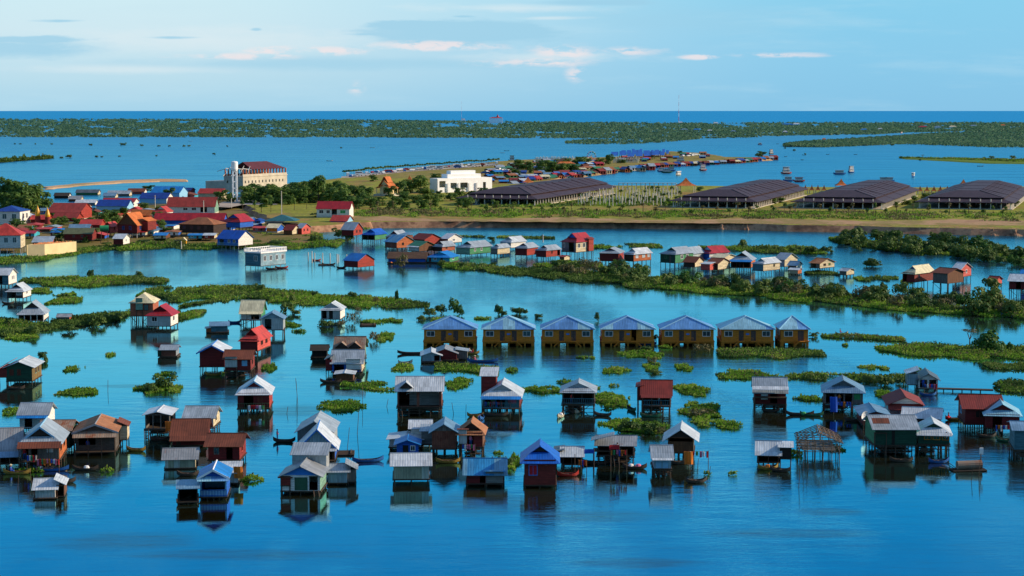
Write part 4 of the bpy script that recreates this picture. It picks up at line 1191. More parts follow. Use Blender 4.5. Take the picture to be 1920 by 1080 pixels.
H("grey white house with red hipped gable roof beside the brick house", "white house with red roof by the brick house", 276, 320, 618, 611, 590, 570, 14, 7, 'GH', 'crimson', 'tinwall', 'whitewall', 'darkred', fr=[('w', .22, .42, 'white', 'dark')], sr=[('w', .3, .5, 'white', 'dark')])
H("little round roofed blue floating hut moored in open water", "round roofed blue floating hut", 396, 427, 625, 622, 611, 603, 0, 4, 'SH', 'tinblue', 'teal', 'teal', base='f', name='floating_hut', cat='floating hut', extra=[(-.8, -.5, -.4, .4, .3, 1.1, 1.3, 'l', 'tinold', 'orangewood')])
H("house with two tier cream roof and green end wall", "cream roofed house with green end", 452, 490, 610, 599, 584, 562, 8, 6, 'GS', 'creamroof', 'whitewall', 'green', skirt=(1.3, .5, 'creamroof', 4), fr=[('o', .5, .9)])
H("grey white corrugated hut with blue gable roof over the water", "corrugated hut with blue gable", 491, 531, 632, 618, 597, 582, 4, 6, 'GF', 'tinblue', 'tinwall', 'tinwall', 'bluetin', fr=[('o', .15, .45)])
H("white walled stilt hut with tin gable standing alone in the weeds", "lone white stilt hut in the weeds", 602, 638, 605, 598, 580, 565, 9, 7, 'GH', 'tinlight', 'tinwall', 'whitewall', fr=[('o', .04, .3), ('d', .42, .62, 'dark')], k=.35)
H("small pale floating house with gable and orange drums on its deck", "pale floating house with orange drums", 792, 826, 681, 677, 667, 654, 0, 7, 'GF', 'tinlight', 'bluetin', 'bluetin', base='f', fr=[('o', .65, .95, .02)], name='floating_house', cat='floating house')
H("dark red floating house with pale gable roof in front of the first yellow house", "dark red floating house", 812, 856, 678, 674, 662, 648, 2, 7, 'GF', 'tinold', 'darkred', 'darkred', base='f', name='floating_house', cat='floating house', extra=[(.5, .95, -.2, .4, .3, 1.8, 2.2, 'r', 'tin', 'greyv')])

# ------------------------------------------------------------------ the row of yellow houses
ORD = ['leftmost', 'second from the left', 'third from the left', 'middle', 'third from the right', 'second from the right']
PLUS = ['its left roof edge behind a dark red floating house', 'clear of boats', 'clear of boats', 'an open red lit door', 'a bush at its right corner', 'a weed patch along its front']


def yellow(i, x0, x1, narrow=False):
    yw, d = 649, 8.5
    p = at((x0 + x1) / 2, yw)
    s = ppm(p)
    w = (x1 - x0) / s
    e = empty('yellow_house', p + Vector((0, d / 2, 0)), 0, ('narrow blue roofed yellow house standing last at the right end of the row' if narrow else
              'yellow house with blue striped hip roof, %s in the row of seven' % (ORD[i] if ORD[i] != 'middle' else 'the middle one')), 'house', 'yellow houses in a row')
    HOUSES.append(((x0 + x1) / 2, yw, ('narrow yellow house' if narrow else '%s yellow house' % ORD[i]), e))
    hf, he, hr = 1.1, 3.75, 3.75 + 2.3
    D, Wd = d / 2, w / 2
    if narrow:
        fr = [('w', .13, .42, 'white', 'pane'), ('d', .62, .84, 'door')]
    else:
        fr = [('w', .06, .20, 'white', 'pane'), ('d', .33, .425, 'door'), ('d' if i != 3 else 'o', .565, .66, 'door')[:4], ('w', .79, .93, 'white', 'pane')]
        if i == 3:
            fr[2] = ('o', .565, .66, .02)
    mb = MB()
    wall(mb, (-Wd, -D), (1, 0), w, hf, he, holes_of(fr, w, hf, he), 0)
    wall(mb, (Wd, -D), (0, 1), d, hf, he, holes_of([('w', .3, .45), ('w', .6, .75)], d, hf, he), 0)
    wall(mb, (Wd, D), (-1, 0), w, hf, he, [], 0)
    wall(mb, (-Wd, D), (0, -1), d, hf, he, holes_of([('w', .3, .45), ('w', .6, .75)], d, hf, he), 0)
    mb.build('wall', M('yellow'), e)
    fill(e, fr, (-Wd, -D), (1, 0), w, hf, he)
    for o_, u_ in (((Wd, -D), (0, 1)), ((-Wd, D), (0, -1))):
        fill(e, [('w', .3, .45, 'white', 'pane'), ('w', .6, .75, 'white', 'pane')], o_, u_, d, hf, he)
    # hip roof with a short ridge running away from the viewer
    o = .45
    mb = MB()
    X, Y, zo = Wd + o, D + o, he - .12
    fy, by = -D + 2.6, D - 2.6
    if narrow:
        fy = by = 0.0
        by = .02
    A, B = Vector((0, fy, hr)), Vector((0, by, hr))
    mb.slab([(-X, -Y, zo), (X, -Y, zo), A], .07)
    mb.slab([(X, Y, zo), (-X, Y, zo), B], .07)
    mb.slab([(X, -Y, zo), (X, Y, zo), B, A], .07)
    mb.slab([(-X, Y, zo), (-X, -Y, zo), A, B], .07)
    ro = mb.build('roof', M('skytin'), e)
    mb = MB()
    for c in ((-X, -Y), (X, -Y)):
        mb.tube((c[0], c[1], zo + .03), A + Vector((0, 0, .04)), .12, .12, 5)
    mb.build('hip_cap', M('lightblue'), ro)
    mb = MB()
    mb.box(-Wd - .2, Wd + .2, -D - .2, D + .2, hf - .2, hf)
    mb.build('floor', M('yellow'), e)
    # wide posts, plank infill under the floor
    n = 3 if narrow else 7
    for j in (-D + .15, 0, D - .15):
        for i_ in range(n):
            x = -Wd + .15 + (w - .3) * i_ / (n - 1)
            mb = MB()
            r = .16 if i_ not in (0, n - 1) else .28
            mb.box(x - r, x + r, j - .14, j + .14, -1.2, hf - .2)
            mb.build('stilt', M('yellow'), e)
    mb = MB()
    mb.box(-Wd, Wd, -D - .06, -D + .06, hf - .5, hf - .2)
    for u0, u1 in ((0.0, .05), (.30, .345), (.66, .70), (.95, 1.0)) if not narrow else ((0, .1), (.5, .58), (.92, 1)):
        mb.box(-Wd + u0 * w, -Wd + u1 * w, -D - .1, -D + .05, -.6, hf - .2)
    mb.box(-Wd + .3, -Wd + w * .36, D - .4, D - .3, -.6, hf - .2)
    mb.box(-Wd + w * .5, Wd - .3, D - .4, D - .3, -.6, hf - .2)
    mb.build('apron', M('yellow'), e)
    # entry steps left and right of the doors
    for u0, sgn in (((.33, -1), (.66, 1)) if not narrow else ((.66, -1),)):
        x = -Wd + u0 * w
        mb = MB()
        mb.box(min(x, x + sgn * -1.2), max(x, x + sgn * -1.2), -D - 1.0, -D - .2, hf - .12, hf)
        for k_ in range(5):
            xa = x + sgn * (.28 * k_)
            mb.box(min(xa, xa + sgn * .3), max(xa, xa + sgn * .3), -D - 1.0, -D - .25, hf - .3 - .27 * k_, hf - .2 - .27 * k_)
        for yy_ in (-D - 1.02, -D - .22):
            mb.slab([(x, yy_, hf + .1), (x + sgn * 1.5, yy_, hf - 1.35), (x + sgn * 1.5, yy_ + .06, hf - 1.35), (x, yy_ + .06, hf + .1)], .18)
        mb.build('steps', M('yellow'), e)
    mb = MB()
    mb.box(-.1 * w + .0, .1 * w, -D - .98, -D - .9, hf + .75, hf + .82)
    for k_ in range(9):
        x = -.1 * w + .2 * w * k_ / 8
        mb.box(x - .03, x + .03, -D - .96, -D - .92, hf, hf + .75)
    mb.build('railing', M('yellow'), e)
    if not narrow:
        mb = MB()
        mb.box(-.35, .35, -D - .05, -D, hf + 1.3, hf + 1.65)
        mb.build('number_plate', M('trimblue'), e)
    return e


for i, (a, b) in enumerate([(795, 892), (906, 1001), (1017, 1112), (1129, 1226), (1241, 1338), (1353, 1450)]):
    yellow(i, a, b)
yellow(6, 1464, 1515, True)

# ------------------------------------------------------------------ houses along the middle channel
OPN = [('o', .1, .4), ('o', .5, .9)]
WN3 = [('w', .12, .26), ('w', .43, .57), ('w', .74, .88)]
H("pale teal concrete house on stilts with flat roof and white balustrade", "flat roofed teal house", 460, 489, 508, 498, 475, 468, 47, 12, 'FLAT', 'white', 'teal', 'bluetin', fr=[('w', .58, .78)], sr=[('w', .12, .2), ('w', .36, .44), ('w', .6, .68), ('w', .84, .92)], o=.3, rail=None, pole='concrete')
H("red plank house with blue roof standing alone in the channel", "lone red house with blue roof", 645, 671, 508, 500, 488, 474, 31, 8, 'GS', 'azure', 'darkred', 'red', o=.4)
H("bright blue and green floating house with a clean blue roof", "blue and green floating house", 800, 843, 494, 491, 482, 470, 17, 9, 'GH', 'azure', 'cyan', 'green', base='f', fr=[('d', .1, .2, 'doorbrown'), ('w', .3, .42), ('d', .6, .7, 'dark')], sr=[('w', .3, .5)], name='floating_house', cat='floating house')
H("long brown thatched shed with a blue tarpaulin side", "brown thatched shed", 728, 798, 494, 491, 484, 472, 6, 9, 'GS', 'thatch', 'bluewall', 'brown', base='f', name='floating_house', cat='floating house')
H("red house with grey tin roof and two windows at the left of the middle row", "grey roofed red house left of the middle row", 641, 663, 459, 441, 430, 416, 17, 8, 'GS', 'tin', 'darkred', 'red', sr=[('w', .3, .42, 'darkred', 'pane'), ('w', .65, .78, 'darkred', 'pane')])
H("house with bright blue roof and green end wall on stilts", "blue roofed house with green end", 679, 703, 461, 449, 439, 428, 22, 9, 'GH', 'blue', 'darkwood', 'green', 'bluewall', fr=OPN)
H("tin roofed house with dark red gable behind the orange walled house", "tin roofed house behind the orange walls", 724, 745, 466, 456, 443, 431, 20, 9, 'GH', 'tin', 'darkwood', 'darkred', 'darkred')
H("orange brown house under joined blue and silver roofs", "orange brown house under joined roofs", 722, 744, 474, 464, 453, 440, 33, 9, 'GS', 'azureold', 'rustwall', 'orangewood', sr=[('w', .3, .4, 'doorbrown', 'dark')], extra=[(-.5, .1, .2, .7, 2.3, 5.2, 6.0, 'f', 'tinblue', 'rustwall')])
H("house with a long rust red roof in the middle row", "house with long rust red roof", 771, 796, 466, 458, 448, 437, 32, 9, 'GS', 'redroof', 'darkred', 'red')
H("green roofed house with pale tin front in the crowded middle row", "green roofed house", 766, 786, 479, 470, 461, 451, 30, 8, 'GS', 'greenroof', 'tinwall', 'brown', skirt=(1.2, .3, 'tinlight'))
H("brick brown house with grey roof left of the long green house", "brick brown house with grey roof", 813, 829, 478, 470, 461, 451, 24, 7, 'GH', 'tin', 'darkwood', 'brickwall', sr=[('w', .3, .4, 'brown', 'dark')])
H("white house with a blue and white striped roof", "striped roofed white house", 827, 840, 462, 455, 447, 437, 26, 8, 'GS', 'stripe', 'darkred', 'whitewall', sr=[('w', .35, .5)])
H("long green walled house with broad tin roof on short posts", "long green walled house", 855, 881, 484, 476, 463, 450, 41, 12, 'GH', 'tin', 'palegreen', 'green', 'darkgreen', sr=[('w', .2, .27), ('w', .5, .57)])
H("grey house with sunlit tan end right of the long green house", "grey house with tan end", 920, 933, 484, 476, 464, 456, 23, 7, 'GH', 'tin', 'grey', 'cream')
H("white house with pale blue roof behind the red houses of the middle row", "white house with pale blue roof", 938, 958, 472, 464, 453, 442, 28, 9, 'GH', 'tinlight', 'bluetin', 'whitewall', 'bluetin')
H("red house with grey hipped gable roof left of the orange house", "red house left of the orange one", 966, 988, 488, 478, 464, 454, 21, 8, 'GH', 'tin', 'darkred', 'red', 'darkred')
H("orange red house with grey roof and small window", "orange red house with grey roof", 1005, 1024, 490, 481, 468, 458, 27, 8, 'GH', 'tin', 'darkred', 'red', 'darkred', sr=[('w', .35, .45, 'red', 'dark'), ('o', .78, .97)])
H("tall two storey grey house with crimson hipped gable roof and three windows", "tall crimson roofed house", 1053, 1080, 488, 472, 452, 435, 30, 9, 'GH', 'crimson', 'tindark', 'cream', 'bluewall', fr=[('w', .1, .22), ('o', .5, .85)], sr=WN3, k=.45, extra=[(.5, .62, .2, .5, 2.0, 6.0, 6.6, 'r', 'redroof', 'red')])
H("little tan shed with rust roof before the tall crimson roofed house", "little tan shed with rust roof", 1050, 1058, 490, 488, 483, 478, 10, 4, 'GS', 'redroof', 'brown', 'cream', name='hut', cat='hut', base='f')
H("dark red house with grey hipped gable roof beside the orange board house", "dark red house beside the orange boards", 1124, 1160, 503, 489, 474, 463, 10, 9, 'GH', 'tin', 'darkred', 'red', 'darkred')
H("orange board house with propped up shutters and tin roof", "orange board house with shutters", 1170, 1188, 503, 489, 475, 463, 33, 9, 'GH', 'tinlight', 'darkwood', 'orangewood', 'bluetin', sr=[('w', .12, .26, 'tinlight', 'tinlight'), ('w', .5, .64, 'tinlight', 'tinlight'), ('w', .8, .92, 'tinlight', 'tinlight')])
H("green house with grey hipped gable roof on long posts", "green house on long posts", 1238, 1266, 506, 492, 475, 461, 34, 10, 'GH', 'tin', 'darkgreen', 'green', 'darkgreen', fr=[('w', .3, .42, 'green'), ('d', .6, .72)], sr=[('w', .3, .42), ('w', .6, .72)])
H("tin roofed house half hidden behind the green house", "tin roof behind the green house", 1276, 1296, 497, 489, 474, 461, 24, 8, 'GH', 'tin', 'grey', 'tinwall')
H("white ended house with a crimson hipped gable roof", "white house with crimson roof", 1307, 1330, 492, 486, 473, 459, 36, 9, 'GH', 'crimson', 'bluewall', 'whitewall', 'lightblue', k=.4)
H("small tan hut with dark rust gable roof right of the green house", "small tan hut with dark rust roof", 1282, 1303, 507, 500, 491, 480, 16, 7, 'GS', 'rust', 'darkwood', 'cream')
H("tan house with dark rust roof and a pink side annex", "tan house with pink annex", 1325, 1346, 512, 505, 493, 483, 22, 8, 'GS', 'rust', 'darkwood', 'cream', extra=[(-.6, .2, -.9, -.5, 1.2, 3.0, 3.4, 'f', 'tinlight', 'pink')])
H("long low cream house under a flat bright blue roof", "cream house under flat blue roof", 1334, 1356, 500, 494, 483, 475, 24, 8, 'GS', 'creamroof', 'cream', 'cream', skirt=(2.5, .5, 'azure'))
H("tin roofed house with blue porch roof and open stilted deck", "tin roofed house with blue porch", 1370, 1408, 513, 501, 487, 471, 8, 9, 'GH', 'tin', 'darkwood', 'orangewood', fr=OPN, skirt=(2.0, .5, 'azure', 4))
H("grey teal house with pale sunlit side wall and tin roof", "grey teal house with pale side", 1411, 1431, 521, 507, 493, 482, 31, 9, 'GH', 'tinlight', 'teal', 'cream', 'bluetin', sr=[('w', .6, .7, 'cream', 'dark')])
H("cream house with silver roof behind the small tin huts", "cream house with silver roof", 1453, 1471, 508, 499, 486, 473, 24, 8, 'GS', 'tin', 'bluetin', 'cream')
H("small tin hut standing behind a lower cream hut", "small tin hut by the cream house", 1478, 1493, 514, 506, 497, 489, 10, 5, 'GS', 'tinblue', 'greyv', 'tinwall', name='hut', cat='hut')
H("low cream hut with tin roof at the end of the row", "low cream hut", 1480, 1496, 516, 513, 507, 502, 7, 4, 'GS', 'tinlight', 'cream', 'orangewood', name='hut', cat='hut')
H("tan stilt house with rusty orange tin roof and side platform", "tan house with rusty orange roof", 1519, 1537, 518, 502, 493, 483, 27, 8, 'GS', 'rustorange', 'greyv', 'cream', fr=[('o', .1, .6)], sr=[('w', .25, .4, 'brown', 'dark'), ('w', .6, .72, 'brown', 'clothgreen')], extra=[(-.95, -.52, -.3, .3, 2.6, 4.4, 4.6, 'l', 'tindark', 'none')])
H("tiny tin roofed hut standing alone in open water", "tiny lone tin hut", 1574, 1587, 520, 515, 508, 502, 14, 5, 'GS', 'tin', 'greyv', 'cream', name='hut', cat='hut', extra=[(-.8, -.5, -.4, .4, .8, 1.9, 2.1, 'l', 'tindark', 'none')])
H("long red house with blue front roof and cream side roof", "red house with blue and cream roof", 1692, 1714, 548, 528, 511, 495, 36, 11, 'GH', 'creamroof', 'darkred', 'redworn', 'bluewall', fr=[('o', .05, .35)], sr=[('w', .15, .28, 'pink')], k=.6)
H("brown board house with rust roof and blue gable end", "brown board house with rust roof", 1749, 1776, 550, 530, 511, 501, 29, 8, 'GS', 'rust', 'greyv', 'brown', o=.6)
H("pink red house with silver roof behind the brown board house", "pink red house with silver roof", 1786, 1800, 533, 519, 504, 491, 20, 8, 'GS', 'tinlight', 'darkred', 'pink', sr=[('w', .5, .62)])
H("small red hut with rust roof standing alone on the right", "lone small red hut", 1852, 1866, 540, 533, 525, 517, 12, 5, 'GS', 'redroof', 'darkred', 'pink', name='hut', cat='hut')
H("dark red stilt house with pale roof cut by the right edge", "pale roofed red house at the right edge", 1892, 1935, 563, 542, 527, 513, 8, 9, 'GS', 'tinlight', 'darkred', 'redworn', fr=[('o', .3, .5)])
H("blue roofed house behind the pale roof at the right edge", "blue roof at the right edge", 1914, 1945, 548, 535, 520, 505, 4, 9, 'GS', 'azure', 'bluewall')

# ------------------------------------------------------------------ the village on the left shore
G = dict(z=TZ, base='g', name='village_house', cat='house')
T = dict(z=TZ, name='village_house', cat='house')
H("two storey white building with a deep blue hipped roof", "white building with deep blue roof", -12, 37, 421, 420, 396, 385, 19, 13, 'HIP', 'deepblue', 'whitewall', 'whitewall', fr=[('w', .35, .5), ('w', .7, .86)], sr=[('w', .25, .4), ('w', .6, .75)], **G)
H("white house on posts with red hipped roof near the retaining wall", "white house on posts with red roof", -24, 38, 476, 465, 440, 418, 9, 11, 'HIP', 'pinkred', 'whitewall', 'cream', fr=[('w', .52, .63), ('w', .77, .88)], pole='palepole', **T)
H("long red tiled hall with double gable end", "long red tiled hall", 93, 152, 411, 410, 394, 380, 20, 14, 'GS', 'tile', 'darkred', 'red', fr=OPN, skirt=(3.0, 1.0, 'tile'), **G)
H("low red tiled wing in front of the long hall", "low red tiled wing", 100, 143, 416, 415, 408, 399, 12, 8, 'GS', 'tile', 'darkred', 'red', **G)
H("red roofed house beside the two golden finials", "red roofed house by the golden finials", 58, 90, 419, 418, 411, 403, 8, 8, 'GS', 'pinkred', 'darkred', 'red', **G)
H("low house with a broad royal blue roof", "house with broad royal blue roof", 182, 238, 398, 397, 386, 374, 12, 12, 'GS', 'deepblue', 'lightblue', 'lightblue', **G)
H("house with long crimson roof and white gable trim behind the royal blue roof", "crimson roof behind the royal blue roof", 192, 250, 389, 388, 379, 371, 10, 10, 'GS', 'crimson', 'whitewall', 'whitewall', **G)
H("large hall with light blue roof at the back of the village", "large light blue hall", 284, 336, 374, 373, 361, 349, 16, 14, 'GS', 'azure', 'lightblue', 'lightblue', **G)
H("deep blue roofed hall in front of the light blue one", "deep blue roofed hall", 262, 312, 382, 381, 372, 361, 14, 12, 'GS', 'deepblue', 'lightblue', 'whitewall', **G)
H("white house with pinkish red roof right of the royal blue roof", "white house with pinkish roof", 286, 312, 406, 405, 397, 386, 12, 9, 'GH', 'pinkred', 'whitewall', 'whitewall', **G)
H("ornate wooden house with tiered orange tiled roofs on pale posts", "ornate orange tiled house", 221, 257, 451, 437, 421, 397, 23, 11, 'GF', 'orangetile', 'darkred', 'redworn', 'brown', fr=[('w', .25, .35, 'bluewall'), ('w', .6, .7, 'bluewall')], sr=[('w', .2, .3, 'bluewall')], pole='palepole', trim='orangetile', extra=[(-.5, .5, .5, .75, 4.0, 8.0, 10.2, 'f', 'orangetile', 'darkred'), (.5, .8, -.1, .6, 2.8, 6.2, 7.6, 'r', 'orangetile', 'redworn')], **T)
H("house with wide red roof left of the orange tiled house", "wide red roof left of the orange tiles", 150, 187, 428, 427, 421, 411, 10, 9, 'GS', 'pinkred', 'darkred', 'red', **G)
H("house with pale blue tin roof below the wide red roof", "pale blue tin roof in the village", 130, 166, 440, 439, 430, 420, 6, 8, 'GS', 'tinblue', 'darkred', 'red', **G)
H("pinkish red boxy house touching the orange tiled house", "pinkish red boxy house", 192, 206, 444, 437, 424, 415, 16, 8, 'GH', 'pinkred', 'darkred', 'pink', sr=[('w', .5, .62, 'red', 'dark')], **T)
H("long dark red house with an olive roof on the village shore", "dark red house with olive roof", 121, 172, 458, 450, 438, 427, 9, 9, 'GS', 'olive', 'darkred', 'redworn', fr=[('w', .3, .38, 'red'), ('w', .6, .68, 'red')], **T)
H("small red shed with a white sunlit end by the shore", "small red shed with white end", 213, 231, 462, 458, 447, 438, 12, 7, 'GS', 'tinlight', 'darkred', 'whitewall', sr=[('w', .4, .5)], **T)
H("low red house with grey lean to roof behind the retaining wall", "low house behind the retaining wall", 62, 96, 462, 460, 454, 443, 5, 8, 'SH', 'tin', 'redworn', 'red', **G)
H("long white school block with red roof in the village centre", "white school block with red roof", 314, 402, 401, 399, 387, 369, 8, 13, 'GS', 'tile', 'whitewall', 'palegreen', fr=[('w', .34, .43), ('w', .52, .61), ('o', .7, .84, .1)], **G)
H("very long dark crimson roof below the white school block", "very long dark crimson roof", 290, 418, 421, 420, 412, 399, 8, 9, 'GS', 'crimson', 'bluewall', 'bluewall', **G)
H("dark timber house with brown tiled hipped roof", "dark timber house with brown roof", 337, 400, 443, 436, 420, 407, 24, 11, 'HIP', 'browntile', 'darkwood', 'darkwood', fr=[('w', .1, .17, 'brown'), ('w', .32, .39, 'brown'), ('w', .53, .6, 'brown'), ('w', .73, .8, 'brown')], **T)
H("bright blue stilt house with crimson hipped gable roof", "bright blue house with crimson roof", 416, 450, 440, 426, 415, 400, 25, 10, 'GH', 'crimson', 'bluewall', 'bluewall', 'bluewall', **T)
H("house with vivid blue roof and white gable end over the water", "blue roofed house with white gable", 408, 447, 470, 460, 447, 431, 27, 9, 'GS', 'blue', 'bluewall', 'whitewall', fr=[('o', .1, .3), ('w', .5, .6), ('w', .75, .85)], rail='lightblue', pole='palepole', name='village_house', cat='house')
H("open sided canopy with a teal green hipped roof", "teal canopy", 497, 553, 421, 420, 414, 402, 8, 12, 'HIP', 'tealroof', 'none', z=LZ, name='canopy', cat='canopy')
H("low house with striped coloured gable and cream tin roof", "striped gable house", 500, 520, 436, 434, 427, 419, 12, 9, 'GS', 'creamroof', 'clothorange', 'bluewall', **G)
H("small brown stilt house beside a pink one", "small brown stilt house", 532, 548, 449, 439, 431, 421, 14, 7, 'GS', 'redroof', 'brown', 'cream', name='village_house', cat='house')
H("pink stilt house with grey roof and two dark windows", "pink stilt house", 556, 566, 447, 439, 427, 418, 16, 7, 'GS', 'tin', 'darkred', 'pink', sr=[('w', .2, .35, 'pink', 'dark'), ('w', .6, .75, 'pink', 'dark')], name='village_house', cat='house')
H("two storey white school house with crimson roof beside the meadow", "white school house by the meadow", 594, 655, 408, 406, 391, 377, 8, 10, 'GS', 'crimson', 'whitewall', 'whitewall', fr=[('w', .08, .2), ('w', .3, .4), ('o', .46, .62, .1), ('w', .72, .88, 'white', 'clothgreen')], z=LZ, base='g', name='village_house', cat='house', rail='white')
H("blue walled house with pinkish red roof below the school house", "blue house with pinkish roof", 620, 650, 428, 421, 414, 403, 12, 9, 'GS', 'pinkred', 'bluewall', 'lightblue', name='village_house', cat='house')
H("long cream house with pinkish red roof near the water tower", "cream house near the water tower", 372, 415, 374, 373, 362, 353, 10, 9, 'GS', 'pinkred', 'cream', 'cream', **G)
rr = random.Random(3)
for i, (x, y, w_, rk, wk, lab) in enumerate([(163, 366, 40, 'tindark', 'green', 'long dark roofed floating house with green wall near the dyke'), (115, 372, 26, 'darkthatch', 'dark', 'black thatched floating shed right of the tall trees'),
                                              (222, 368, 40, 'tin', 'grey', 'grey floating house in the back creek'), (160, 385, 36, 'tinlight', 'teal', 'pale roofed floating house behind the red hall'),
                                              (205, 372, 22, 'tinblue', 'whitewall', 'little blue roofed floating house in the back creek'), (255, 364, 30, 'rust', 'pink', 'rust roofed floating house farthest right in the back creek'),
                                              (140, 378, 22, 'tinold', 'brown', 'small brown floating hut behind the red hall')]):
    H(lab, lab, x - w_ / 2, x + w_ / 2, y, y - 1, y - 5, y - 11, 5, 8, 'GS', rk, wk, 'whitewall' if i % 2 else 'cream', base='f', name='floating_house', cat='floating house')

# low pale retaining wall filled with earth
mb = MB()
a, b, c, dd = at(50, 482), at(84, 481), at(144, 478), at(112, 478)
c = at(144, 475)
dd = a + (c - b)
hh = 4.2
for p, q in ((a, b), (b, c), (c, dd), (dd, a)):
    n = (q - p).cross(Vector((0, 0, 1))).normalized() * .2
    Z = Vector((0, 0, hh))
    D_ = Vector((0, 0, -1))
    mb.poly([p + D_, q + D_, q + Z, p + Z])
    mb.poly([q - n + D_, p - n + D_, p - n + Z, q - n + Z])
    mb.poly([p + Z, q + Z, q + Z - n, p + Z - n])
e = empty('retaining_wall', (0, 0, 0), 0, 'pale concrete retaining wall around a heap of brown earth on the left shore', 'wall')
mb.build('wall', M('creamplaster'), e)
mb = MB()
N_ = 14
g = [[a.lerp(b, i / N_).lerp(dd.lerp(c, i / N_), j / N_) + Vector((0, 0, 3.4 + (1.3 * rr.random() if 0 < i < N_ and 0 < j < N_ else 0))) for i in range(N_ + 1)] for j in range(N_ + 1)]
for j in range(N_):
    for i in range(N_):
        mb.poly([g[j][i], g[j][i + 1], g[j + 1][i + 1], g[j + 1][i]])
mb.build('earth_heap', M('soilpile'), e)

# two golden finials
for x, y0, lab in ((71, 405, 'golden bulb finial on the left, plain tipped'), (89.5, 406, 'golden bulb finial on the right, beside a blue flag')):
    p = at(x, 420, TZ)
    s = ppm(p)
    h = 34 / s if x < 80 else 30 / s
    e = empty('golden_finial', p, 0, lab, 'finial', 'golden finials')
    mb = MB()
    mb.lathe([(1.2, 0), (1.2, h * .42), (1.0, h * .45)], 14)
    mb.build('pedestal', M('tile'), e)
    mb = MB()
    mb.lathe([(1.0, h * .44), (1.15, h * .52), (1.1, h * .6), (.8, h * .75), (.42, h * .9), (.12, h * .98), (.05, h * 1.06), (0.01, h * 1.07)], 14)
    mb.build('bulb', M('gold'), e)

# ------------------------------------------------------------------ water tower
p = at(440.5, 378, LZ)
s = ppm(p)
e = empty('water_tower', p, .3, 'tall white concrete water tower with a round tank in front of the grey building', 'water tower')
h = 76 / s
mb = MB()
for sx in (-1, 1):
    for sy in (-1, 1):
        mb.box(sx * .95 - .28, sx * .95 + .28, sy * .95 - .28, sy * .95 + .28, 0, h * .76)
for z in (.16, .32, .48, .64):
    for a_ in (-1, 1):
        mb.box(-.95, .95, a_ * .95 - .18, a_ * .95 + .18, h * z, h * z + .5)
        mb.box(a_ * .95 - .18, a_ * .95 + .18, -.95, .95, h * z, h * z + .5)
mb.build('tower_legs', M('plaster'), e)
mb = MB()
mb.lathe([(.6, h * .72), (1.5, h * .77), (1.75, h * .8), (1.75, h * .96), (1.55, h * .985), (0.02, h * 1.0)], 18)
mb.build('tank', M('plaster'), e)
mb = MB()
mb.tube((1.4, -.2, 0), (1.4, -.2, h * .8), .12, .12, 6)
mb.build('pipe', M('plaster'), e)

# ------------------------------------------------------------------ unfinished concrete building with maroon roof
p = at(456, 358, LZ)
s = ppm(p)
phi = math.atan(p.x / p.y)
e = empty('concrete_building', p, R(-29), 'unfinished grey concrete building with small windows and a maroon roof on brick posts', 'building')
w, d = 14.0, 44.0          # local: x along short face, y along the long sunlit wall; origin at the near corner
hb = 27 / s
mb = MB()
win = [('x', )]
lh = [(1.6 + k * 3.4, 2.7 + k * 3.4, hb * .52, hb * .70) for k in range(12)]
wall(mb, (0, 0), (0, 1), d, -1, hb, lh, 0, .4)
wall(mb, (-w, 0), (1, 0), w, -1, hb, [(2 + k * 3.6, 3.2 + k * 3.6, hb * .52, hb * .7) for k in range(3)], 0, .4)
wall(mb, (0, d), (-1, 0), w, -1, hb, [], 0, .4)
wall(mb, (-w, d), (0, -1), d, -1, hb, [], 0, .4)
mb.box(-w - .3, .3, -.3, d + .3, hb - .35, hb + .01)
mb.build('wall', M('concrete'), e)
for k, hl in enumerate(lh):
    mb = MB()
    mb.box(-.3, -.22, hl[0], hl[1], hl[2], hl[3])
    mb.build('window', M('pane'), e)
mb = MB()
for k in range(15):
    y = .6 + k * (d - 1.2) / 14
    for x in (-.6, -w + .6):
        mb2 = MB()
        mb2.box(x - .3, x + .3, y - .3, y + .3, hb, hb + 4.0)
        mb2.build('post', M('brickwall'), e)
mb.box(-.5, -.1, 0, d, hb, hb + 1.2)
mb.box(-w + .1, -w + .5, 0, d, hb, hb + 1.2)
mb.build('parapet', M('concrete'), e)
mb = MB()
y0, y1, zz, zt = 8, d - 2, hb + 4.0, hb + 8.2
A, B = Vector((-w / 2, y0 + 1, zt)), Vector((-w / 2, y1 - 9, zt))
mb.slab([(.6, y0, zz), (.6, y1, zz), B, A], .2)
mb.slab([(-w - .6, y1, zz), (-w - .6, y0, zz), A, B], .2)
mb.slab([(.6, y1, zz), (-w - .6, y1, zz), B], .2)
mb.build('roof', M('maroon'), e)
mb = MB()
for k in range(4):
    x = -w + .5 + k * (w - 1) / 3
    mb.tube((x, -1.5 + 2 * k, hb), (x, 7.5, zz + 2), .18, .18, 5)
    mb.tube((x, 8, zz - .2), (x, 1, zz + .6), .16, .16, 5)
mb.tube((-w, 7, zz), (0.5, 7, zz), .2, .2, 5)
mb.tube((-w - 8, 4, zz - 1.4), (-w, 8, zz + 1.2), .2, .2, 5)
mb.build('roof_frame', M('whitewall'), e)
mb = MB()
mb.box(-w - 16, -w - .2, 3, 26, -1, hb * .62)
mb.build('low_wing', M('concrete'), e)

